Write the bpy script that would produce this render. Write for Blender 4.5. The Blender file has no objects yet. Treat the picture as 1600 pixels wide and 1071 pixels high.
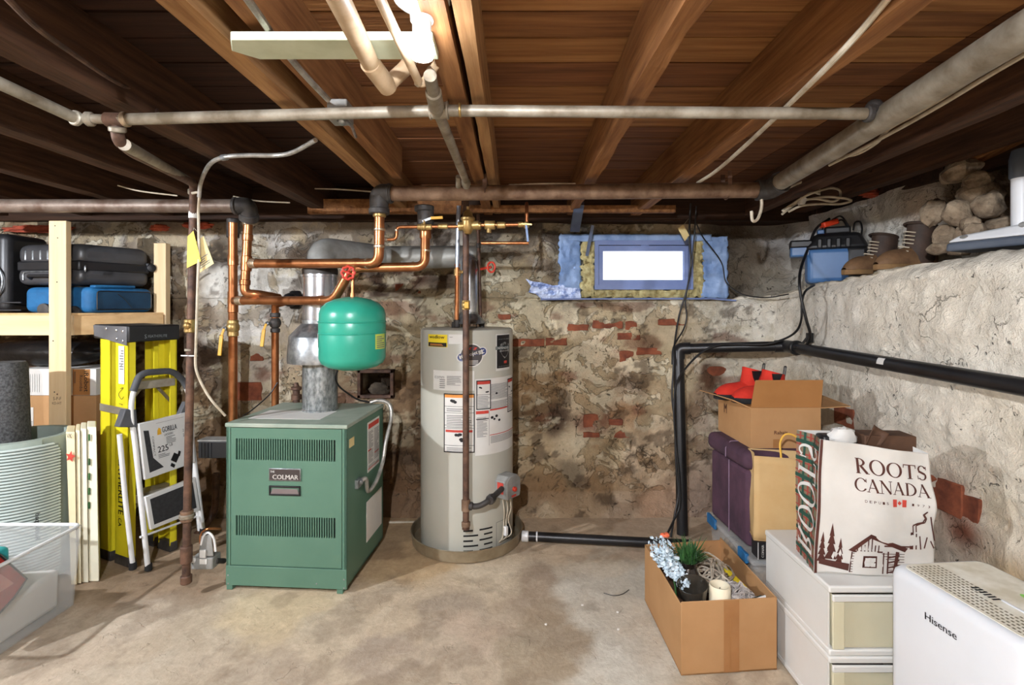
import bpy, math, random
import numpy as np
from mathutils import Vector, Matrix
random.seed(7)
C = bpy.context.scene.collection
sin, cos, pi = math.sin, math.cos, math.pi

# ------------------------------------------------------------ camera, world, exposure
FX, CX, CY, EYE = 800.0, 803.0, 480.0, 1.36
cam_d = bpy.data.cameras.new('camera')
cam_d.sensor_width = 36.0
cam_d.lens = 36.0 * FX / 1600.0
cam_d.shift_x = (800.0 - CX) / 1600.0
cam_d.shift_y = (CY - 535.5) / 1600.0
cam_d.clip_start = 0.02
cam = bpy.data.objects.new('camera', cam_d)
C.objects.link(cam)
cam.location = (0, 0, EYE)
cam.rotation_euler = (pi / 2, 0, 0)
bpy.context.scene.camera = cam
w = bpy.data.worlds.new('world')
bpy.context.scene.world = w
w.use_nodes = True
w.node_tree.nodes['Background'].inputs[0].default_value = (0.8, 0.85, 1.0, 1)
w.node_tree.nodes['Background'].inputs[1].default_value = 0.03
vs = bpy.context.scene.view_settings
vs.view_transform = 'Standard'
vs.look = 'None'
vs.exposure = 0.08
vs.gamma = 1.0
vs.use_curve_mapping = False
BULB_POWER = (95, 10500, 9500)      # radiance of the bulb in view, the one to the left, the added fill behind

# ------------------------------------------------------------ helpers
def P(px, py, Y):
    """a measured point of the photograph at depth Y"""
    return Vector(((px - CX) * Y / FX, Y, EYE - (py - CY) * Y / FX))

def PX(px, py, X):
    return P(px, py, X * FX / (px - CX))

def PZ(px, py, Z):
    return P(px, py, (EYE - Z) * FX / (py - CY))

def PV(px, py, A, B):
    """on the vertical plane through plan points A and B"""
    d = (px - CX) / FX
    nx, ny = B[1] - A[1], -(B[0] - A[0])
    Y = (A[0] * nx + A[1] * ny) / (d * nx + ny)
    return P(px, py, Y)

def lin(c):
    return tuple(((v / 255) / 12.92 if v / 255 <= .04045 else ((v / 255 + .055) / 1.055) ** 2.4) for v in c)

class MB:
    def __init__(self):
        self.v, self.f = [], []
    def add(self, vs, fs):
        b = len(self.v)
        self.v.extend(Vector(x) for x in vs)
        self.f.extend(tuple(i + b for i in f) for f in fs)
        return self
    def box(self, lo, hi, M=None):
        (x0, y0, z0), (x1, y1, z1) = lo, hi
        p = [Vector(q) for q in ((x0, y0, z0), (x1, y0, z0), (x1, y1, z0), (x0, y1, z0), (x0, y0, z1), (x1, y0, z1), (x1, y1, z1), (x0, y1, z1))]
        if M is not None: p = [M @ q for q in p]
        return self.add(p, ((3, 2, 1, 0), (4, 5, 6, 7), (0, 1, 5, 4), (1, 2, 6, 5), (2, 3, 7, 6), (3, 0, 4, 7)))
    def beam(self, a, b, w, h, up=(0, 0, 1)):
        a, b = Vector(a), Vector(b)
        y = (b - a); L = y.length; y.normalize()
        x = y.cross(Vector(up)); x.normalize(); z = x.cross(y)
        M = Matrix(((x.x, y.x, z.x, a.x), (x.y, y.y, z.y, a.y), (x.z, y.z, z.z, a.z), (0, 0, 0, 1)))
        return self.box((-w / 2, 0, -h / 2), (w / 2, L, h / 2), M)
    def hexa(self, bot, top):
        """four bottom corners, four top corners (same order, counter-clockwise from above)"""
        return self.add(list(bot) + list(top), ((3, 2, 1, 0), (4, 5, 6, 7), (0, 1, 5, 4), (1, 2, 6, 5), (2, 3, 7, 6), (3, 0, 4, 7)))
    def tube(self, pts, r, n=10, cap=True):
        pts = [Vector(p) for p in pts]
        q = [pts[0]]
        for p in pts[1:]:
            if (p - q[-1]).length > 1e-5: q.append(p)
        pts = q
        m = len(pts)
        rs = r if isinstance(r, (list, tuple)) else [r] * m
        t0 = (pts[1] - pts[0]).normalized()
        ref = Vector((0, 0, 1)) if abs(t0.z) < .9 else Vector((1, 0, 0))
        nrm = t0.cross(ref).normalized()
        vs, fs = [], []
        for i in range(m):
            if i == 0: t = t0
            elif i == m - 1: t = (pts[-1] - pts[-2]).normalized()
            else:
                t = ((pts[i] - pts[i - 1]).normalized() + (pts[i + 1] - pts[i]).normalized())
                t = t.normalized() if t.length > 1e-6 else (pts[i] - pts[i - 1]).normalized()
            nrm = nrm - t * nrm.dot(t)
            if nrm.length < 1e-6: nrm = t.orthogonal()
            nrm.normalize()
            bi = t.cross(nrm)
            for k in range(n):
                a = 2 * pi * k / n
                vs.append(pts[i] + (nrm * cos(a) + bi * sin(a)) * rs[min(i, len(rs) - 1)])
        for i in range(m - 1):
            for k in range(n):
                fs.append((i * n + k, i * n + (k + 1) % n, (i + 1) * n + (k + 1) % n, (i + 1) * n + k))
        if cap:
            fs.append(tuple(range(n - 1, -1, -1)))
            fs.append(tuple(range((m - 1) * n, m * n)))
        return self.add(vs, fs)
    def lathe(self, prof, c=(0, 0, 0), n=28, M=None, sx=1, sy=1, cap=True):
        """profile [(r, z), ...] turned round the z axis through c"""
        vs, fs = [], []
        M = M or Matrix.Translation(Vector(c))
        for r, z in prof:
            for k in range(n):
                a = 2 * pi * k / n
                vs.append(M @ Vector((r * cos(a) * sx, r * sin(a) * sy, z)))
        m = len(prof)
        for i in range(m - 1):
            for k in range(n):
                fs.append((i * n + k, i * n + (k + 1) % n, (i + 1) * n + (k + 1) % n, (i + 1) * n + k))
        if cap:
            fs.append(tuple(range(n - 1, -1, -1)))
            fs.append(tuple(range((m - 1) * n, m * n)))
        return self.add(vs, fs)
    def prism(self, poly, f, d0, d1):
        """2-D outline put through f(u, v, d) at two depths"""
        n = len(poly)
        vs = [f(u, v, d0) for u, v in poly] + [f(u, v, d1) for u, v in poly]
        fs = [tuple(range(n - 1, -1, -1)), tuple(range(n, 2 * n))] + [(i, (i + 1) % n, n + (i + 1) % n, n + i) for i in range(n)]
        return self.add(vs, fs)
    def grid(self, f, nu, nv, cu=False):
        vs = [f(i / nu, j / nv) for j in range(nv + 1) for i in range(nu + 1)]
        fs = [(j * (nu + 1) + i, j * (nu + 1) + i + 1, (j + 1) * (nu + 1) + i + 1, (j + 1) * (nu + 1) + i) for j in range(nv) for i in range(nu)]
        return self.add(vs, fs)
    def blob(self, c, rx, ry, rz, n=16, m=10, M=None, jit=0):
        vs, fs = [], []
        M = M or Matrix.Translation(Vector(c))
        vs.append(M @ Vector((0, 0, -rz)))
        for j in range(1, m):
            b = -pi / 2 + pi * j / m
            for k in range(n):
                a = 2 * pi * k / n
                s = 1 + random.uniform(-jit, jit)
                vs.append(M @ Vector((rx * cos(b) * cos(a) * s, ry * cos(b) * sin(a) * s, rz * sin(b) * s)))
        vs.append(M @ Vector((0, 0, rz)))
        for k in range(n): fs.append((0, 1 + (k + 1) % n, 1 + k))
        for j in range(m - 2):
            for k in range(n):
                a = 1 + j * n
                fs.append((a + k, a + (k + 1) % n, a + n + (k + 1) % n, a + n + k))
        e = len(vs) - 1; a = 1 + (m - 2) * n
        for k in range(n): fs.append((a + k, a + (k + 1) % n, e))
        return self.add(vs, fs)

LOC = {}
def mesh_obj(name, mb, mat, origin=(0, 0, 0), smooth=35):
    me = bpy.data.meshes.new(name)
    o0 = Vector(origin)
    me.from_pydata([v - o0 for v in mb.v], [], mb.f)
    me.update()
    if smooth:
        me.polygons.foreach_set('use_smooth', [True] * len(me.polygons))
        me.set_sharp_from_angle(angle=math.radians(smooth))
    me.materials.append(mat)
    ob = bpy.data.objects.new(name, me)
    C.objects.link(ob)
    return ob

def part(name, mb, mat, parent, bevel=0, seg=2, smooth=35, label=None, kind=None):
    base = LOC[parent.name]
    ob = mesh_obj(name, mb, mat, base, smooth)
    ob.parent = parent
    LOC[ob.name] = base
    if bevel: bev(ob, bevel, seg)
    if label: ob['label'] = label
    if kind or name in ('fine_print', 'red_bars', 'pictogram', 'lettering', 'red_check', 'green_check', 'rib'): ob['kind'] = kind or 'stuff'
    return ob

def bev(ob, w, seg=2):
    m = ob.modifiers.new('bevel', 'BEVEL'); m.width = w; m.segments = seg; m.limit_method = 'ANGLE'; m.angle_limit = .6
    m.harden_normals = False

def tag(o, label, cat, group=None):
    o['label'] = label; o['category'] = cat
    if group: o['group'] = group
    return o

def thing(name, label, cat, loc, group=None):
    o = bpy.data.objects.new(name, None); C.objects.link(o)
    o.location = Vector(loc); o.empty_display_size = .05
    LOC[o.name] = Vector(loc)
    return tag(o, label, cat, group)

def single(name, mb, mat, label, cat, group=None, bevel=0, seg=2, smooth=35):
    xs = [v.x for v in mb.v]; ys = [v.y for v in mb.v]; zs = [v.z for v in mb.v]
    base = Vector(((min(xs) + max(xs)) / 2, (min(ys) + max(ys)) / 2, min(zs)))
    ob = mesh_obj(name, mb, mat, base, smooth)
    ob.location = base; LOC[ob.name] = base
    if bevel: bev(ob, bevel, seg)
    return tag(ob, label, cat, group)

def struct(name, mb=None, mat=None, loc=(0, 0, 0), smooth=35):
    if mb is None:
        o = bpy.data.objects.new(name, None); C.objects.link(o)
    else:
        o = mesh_obj(name, mb, mat, loc, smooth)
    o.location = Vector(loc); LOC[o.name] = Vector(loc)
    o['kind'] = 'structure'
    return o

def fillet(pts, rad, n=5):
    pts = [Vector(p) for p in pts]
    out = [pts[0]]
    for i in range(1, len(pts) - 1):
        a, b, c = pts[i - 1], pts[i], pts[i + 1]
        r = min(rad, (a - b).length * .48, (c - b).length * .48)
        p, q = b + (a - b).normalized() * r, b + (c - b).normalized() * r
        for k in range(n + 1):
            t = k / n
            out.append(p * (1 - t) ** 2 + b * 2 * t * (1 - t) + q * t * t)
    out.append(pts[-1])
    return out

def spline(pts, n=6):
    pts = [Vector(p) for p in pts]
    q = [pts[0] * 2 - pts[1]] + pts + [pts[-1] * 2 - pts[-2]]
    out = []
    for i in range(1, len(q) - 2):
        a, b, c, d = q[i - 1:i + 3]
        for k in range(n):
            t = k / n
            out.append(.5 * ((2 * b) + (c - a) * t + (2 * a - 5 * b + 4 * c - d) * t * t + (3 * b - a - 3 * c + d) * t ** 3))
    out.append(pts[-1])
    return out

def frame(o, x, y=None, z=None):
    """matrix from origin and axes; the missing axis is the cross product"""
    o, x = Vector(o), Vector(x).normalized()
    if z is not None:
        z = Vector(z).normalized(); y = z.cross(x).normalized(); z = x.cross(y)
    else:
        y = Vector(y).normalized(); z = x.cross(y).normalized(); y = z.cross(x)
    return Matrix(((x.x, y.x, z.x, o.x), (x.y, y.y, z.y, o.y), (x.z, y.z, z.z, o.z), (0, 0, 0, 1)))

def along(a, b):
    """matrix with z from a to b"""
    a, b = Vector(a), Vector(b)
    z = (b - a).normalized(); x = z.orthogonal().normalized(); y = z.cross(x)
    return Matrix(((x.x, y.x, z.x, a.x), (x.y, y.y, z.y, a.y), (x.z, y.z, z.z, a.z), (0, 0, 0, 1)))

def ring(mb, a, b, r, n=14):
    """a collar from a to b with rounded lips"""
    L = (Vector(b) - Vector(a)).length
    e = min(.004, L * .2, r * .3)
    mb.lathe([(r * .75, 0), (r - e, 0), (r, e), (r, L - e), (r - e, L), (r * .75, L)], M=along(a, b), n=n)

_tc = {}
def textgeo(s):
    if s in _tc: return _tc[s]
    cu = bpy.data.curves.new('lettering', 'FONT'); cu.body = s; cu.resolution_u = 2
    ob = bpy.data.objects.new('lettering', cu)
    me = ob.to_mesh()
    vs = [(v.co.x, v.co.y) for v in me.vertices]; fs = [tuple(p.vertices) for p in me.polygons]
    ob.to_mesh_clear(); bpy.data.objects.remove(ob); bpy.data.curves.remove(cu)
    xs = [v[0] for v in vs]; ys = [v[1] for v in vs]
    x0, x1, y0, y1 = min(xs), max(xs), min(ys), max(ys)
    vs = [((x - x0) / (x1 - x0), (y - y0) / (y1 - y0)) for x, y in vs]
    _tc[s] = (vs, fs)
    return _tc[s]

def lettering(mb, s, f, u0, u1, v0, v1, bold=0):
    vs, fs = textgeo(s)
    mb.add([f(u0 + x * (u1 - u0), v0 + y * (v1 - v0)) for x, y in vs], fs)
    if bold:
        mb.add([f(u0 + x * (u1 - u0) + bold, v0 + y * (v1 - v0), .0001) if False else f(u0 + x * (u1 - u0) + bold, v0 + y * (v1 - v0)) for x, y in vs], fs)

def patch(mb, f, u0, u1, v0, v1, nu=1, nv=1):
    mb.grid(lambda a, b: f(u0 + a * (u1 - u0), v0 + b * (v1 - v0)), nu, nv)

def poly(mb, f, pts):
    mb.add([f(u, v) for u, v in pts], [tuple(range(len(pts)))])

def printed_lines(mb, f, u0, u1, v0, v1, n, nu=2, fill=.45):
    dv = (v1 - v0) / n
    for i in range(n):
        e = u1 - (u1 - u0) * random.choice((0, 0, .05, .12, .4))
        patch(mb, f, u0, e, v0 + i * dv, v0 + (i + fill) * dv, nu)

def outline(mb, f, u0, u1, v0, v1, t, nu=4):
    patch(mb, f, u0, u1, v0, v0 + t, nu); patch(mb, f, u0, u1, v1 - t, v1, nu)
    patch(mb, f, u0, u0 + t, v0, v1); patch(mb, f, u1 - t, u1, v0, v1)

# ------------------------------------------------------------ numpy noise
def _h(ix, iy, iz, seed):
    h = (ix.astype(np.int64) * 374761393 + iy.astype(np.int64) * 668265263 + iz.astype(np.int64) * 1274126177 + seed * 974634777) & 0xffffffff
    h = ((h ^ (h >> 13)) * 1274126177) & 0xffffffff
    h = ((h ^ (h >> 16)) * 2246822519) & 0xffffffff
    return ((h ^ (h >> 15)) & 0xffffff) / float(0xffffff)

def vnoise(p, seed=0):
    i = np.floor(p); f = p - i; f = f * f * (3 - 2 * f); i = i.astype(np.int64)
    r = 0
    for dx in (0, 1):
        for dy in (0, 1):
            for dz in (0, 1):
                wgt = (f[:, 0] if dx else 1 - f[:, 0]) * (f[:, 1] if dy else 1 - f[:, 1]) * (f[:, 2] if dz else 1 - f[:, 2])
                r = r + wgt * _h(i[:, 0] + dx, i[:, 1] + dy, i[:, 2] + dz, seed)
    return r * 2 - 1

def fbm(p, scale, octaves=4, seed=0, gain=.5):
    r, a, s = 0, 1.0, scale
    for k in range(octaves):
        r = r + a * vnoise(p * s, seed + k); a *= gain; s *= 2.03
    return r

# ------------------------------------------------------------ materials
def base_mat(name):
    m = bpy.data.materials.new(name); m.use_nodes = True
    nt = m.node_tree; b = nt.nodes['Principled BSDF']
    return m, nt, b

def nd(nt, t, **kw):
    n = nt.nodes.new(t)
    for k, v in kw.items(): setattr(n, k, v)
    return n

def pm(name, c1, c2=None, scale=8, rough=.6, metal=0, bump=0, bscale=None, stretch=(1, 1, 1), detail=5, lo=.35, hi=.65, spec=.5, trans=0, alpha=1, coat=0):
    """principled material whose colour wanders between c1 and c2 with a noise, plus fine relief"""
    if 0 < metal < .02: metal, bump, bscale = 0, metal, bump or None      # (bump, bump scale) given in place of metal
    m, nt, b = base_mat(name)
    c2 = c2 or tuple(v * .86 for v in c1)
    tc = nd(nt, 'ShaderNodeTexCoord'); mp = nd(nt, 'ShaderNodeMapping'); mp.inputs['Scale'].default_value = stretch
    nt.links.new(tc.outputs['Object'], mp.inputs['Vector'])
    nz = nd(nt, 'ShaderNodeTexNoise'); nz.inputs['Scale'].default_value = scale; nz.inputs['Detail'].default_value = detail; nz.inputs['Roughness'].default_value = .6
    nt.links.new(mp.outputs[0], nz.inputs['Vector'])
    cr = nd(nt, 'ShaderNodeValToRGB')
    cr.color_ramp.elements[0].position = lo; cr.color_ramp.elements[1].position = hi
    cr.color_ramp.elements[0].color = (*lin(c1), 1); cr.color_ramp.elements[1].color = (*lin(c2), 1)
    nt.links.new(nz.outputs['Fac'], cr.inputs[0]); nt.links.new(cr.outputs[0], b.inputs['Base Color'])
    b.inputs['Roughness'].default_value = rough; b.inputs['Metallic'].default_value = metal
    b.inputs['Specular IOR Level'].default_value = spec
    if trans: b.inputs['Transmission Weight'].default_value = trans
    if alpha < 1: b.inputs['Alpha'].default_value = alpha
    if coat: b.inputs['Coat Weight'].default_value = coat
    if bump:
        n2 = nd(nt, 'ShaderNodeTexNoise'); n2.inputs['Scale'].default_value = bscale or scale * 6; n2.inputs['Detail'].default_value = 4
        nt.links.new(mp.outputs[0], n2.inputs['Vector'])
        bp = nd(nt, 'ShaderNodeBump'); bp.inputs['Strength'].default_value = 1; bp.inputs['Distance'].default_value = bump
        nt.links.new(n2.outputs['Fac'], bp.inputs['Height']); nt.links.new(bp.outputs[0], b.inputs['Normal'])
    return m

def emit(name, c, s):
    m, nt, b = base_mat(name)
    b.inputs['Base Color'].default_value = (*lin(c), 1)
    b.inputs['Emission Color'].default_value = (*lin(c), 1); b.inputs['Emission Strength'].default_value = s
    return m

def attr_mat(name, rough=.85, fine=.5, cracks=.75, bump=.011, pits=True, fscale=9):
    """colour laid on the mesh by hand-placed stains and painted shade, broken up by noise, cracks and pits"""
    m, nt, b = base_mat(name)
    L = nt.links.new
    at = nd(nt, 'ShaderNodeVertexColor', layer_name='Col')
    tc = nd(nt, 'ShaderNodeTexCoord')
    def noise(s, d=6, r=.65, dist=0):
        n = nd(nt, 'ShaderNodeTexNoise'); n.inputs['Scale'].default_value = s; n.inputs['Detail'].default_value = d; n.inputs['Roughness'].default_value = r; n.inputs['Distortion'].default_value = dist
        L(tc.outputs['Object'], n.inputs['Vector']); return n
    def ramp(src, a, bb, ca=(0, 0, 0, 1), cb=(1, 1, 1, 1)):
        r = nd(nt, 'ShaderNodeValToRGB'); r.color_ramp.elements[0].position = a; r.color_ramp.elements[1].position = bb
        r.color_ramp.elements[0].color = ca; r.color_ramp.elements[1].color = cb
        L(src, r.inputs[0]); return r
    def mix(fac, c1, c2, mode='MIX'):
        n = nd(nt, 'ShaderNodeMix', data_type='RGBA', blend_type=mode)
        if isinstance(fac, float): n.inputs[0].default_value = fac
        else: L(fac, n.inputs[0])
        for sock, c in ((n.inputs[6], c1), (n.inputs[7], c2)):
            if isinstance(c, tuple): sock.default_value = c
            else: L(c, sock)
        return n.outputs[2]
    n1 = noise(fscale, 8, .7, .6); n2 = noise(fscale * 4.2, 6, .7, .3)
    r1 = ramp(n1.outputs['Fac'], .3, .72, (.72, .69, .65, 1), (1.22, 1.22, 1.22, 1))
    col = mix(fine, at.outputs['Color'], r1.outputs[0], 'MULTIPLY')
    r2 = ramp(n2.outputs['Fac'], .25, .75, (.78, .75, .72, 1), (1.2, 1.2, 1.2, 1))
    col = mix(fine, col, r2.outputs[0], 'MULTIPLY')
    nf = noise(4.6, 12, .62, .7)
    fm = ramp(nf.outputs['Fac'], .492, .512)
    fc = ramp(nf.outputs['Fac'], .492, .515, (.76, .67, .55, 1), (1.12, 1.11, 1.08, 1))
    col = mix(at.outputs['Alpha'], col, fc.outputs[0], 'MULTIPLY')
    vd = nd(nt, 'ShaderNodeVectorMath', operation='ADD'); sc = nd(nt, 'ShaderNodeVectorMath', operation='SCALE'); sc.inputs['Scale'].default_value = .12
    nn = noise(9, 5, .65); L(nn.outputs['Color'], sc.inputs[0]); L(tc.outputs['Object'], vd.inputs[0]); L(sc.outputs[0], vd.inputs[1])
    vo = nd(nt, 'ShaderNodeTexVoronoi', feature='DISTANCE_TO_EDGE'); vo.inputs['Scale'].default_value = 9
    L(vd.outputs[0], vo.inputs['Vector'])
    cm = ramp(vo.outputs['Distance'], .0, .022, (1, 1, 1, 1), (0, 0, 0, 1))
    mk = ramp(noise(7.5, 4, .6).outputs['Fac'], .56, .62)
    mm = nd(nt, 'ShaderNodeMath', operation='MULTIPLY'); L(cm.outputs[0], mm.inputs[0]); L(mk.outputs[0], mm.inputs[1])
    ca_ = nd(nt, 'ShaderNodeMath', operation='MULTIPLY_ADD'); L(at.outputs['Alpha'], ca_.inputs[0]); ca_.inputs[1].default_value = cracks; ca_.inputs[2].default_value = .06
    m3 = nd(nt, 'ShaderNodeMath', operation='MULTIPLY'); L(mm.outputs[0], m3.inputs[0]); L(ca_.outputs[0], m3.inputs[1])
    col = mix(m3.outputs[0], col, (.05, .037, .028, 1))
    hsum = n2.outputs['Fac']
    if pits:
        pt = ramp(noise(24, 5, .6, 1.6).outputs['Fac'], .30, .345, (1, 1, 1, 1), (0, 0, 0, 1))
        pk = nd(nt, 'ShaderNodeMath', operation='MULTIPLY'); L(pt.outputs[0], pk.inputs[0]); pk.inputs[1].default_value = .8
        col = mix(pk.outputs[0], col, (.06, .045, .034, 1))
        sb = nd(nt, 'ShaderNodeMath', operation='SUBTRACT'); L(hsum, sb.inputs[0]); L(pt.outputs[0], sb.inputs[1]); hsum = sb.outputs[0]
    s2 = nd(nt, 'ShaderNodeMath', operation='SUBTRACT'); L(hsum, s2.inputs[0]); L(mm.outputs[0], s2.inputs[1])
    fa = nd(nt, 'ShaderNodeMath', operation='MULTIPLY_ADD'); L(fm.outputs[0], fa.inputs[0]); L(at.outputs['Alpha'], fa.inputs[1]); L(s2.outputs[0], fa.inputs[2])
    n3 = noise(fscale * 14, 4, .6)
    ad = nd(nt, 'ShaderNodeMath', operation='MULTIPLY_ADD'); L(n3.outputs['Fac'], ad.inputs[0]); ad.inputs[1].default_value = .35; L(fa.outputs[0], ad.inputs[2])
    n1m = nd(nt, 'ShaderNodeMath', operation='MULTIPLY_ADD'); L(n1.outputs['Fac'], n1m.inputs[0]); n1m.inputs[1].default_value = 1.6; L(ad.outputs[0], n1m.inputs[2])
    bp = nd(nt, 'ShaderNodeBump'); bp.inputs['Strength'].default_value = 1; bp.inputs['Distance'].default_value = bump
    L(n1m.outputs[0], bp.inputs['Height']); L(bp.outputs[0], b.inputs['Normal'])
    L(col, b.inputs['Base Color']); b.inputs['Roughness'].default_value = rough; b.inputs['Specular IOR Level'].default_value = .25
    return m

def wood(name, c1, c2, axis=1, rough=.7, bump=.002, scale=3.0):
    st = [14, 14, 14]; st[axis] = .9
    return pm(name, c1, c2, scale=scale, rough=rough, bump=bump, bscale=6, stretch=tuple(st), detail=8, lo=.3, hi=.7, spec=.2)

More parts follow.
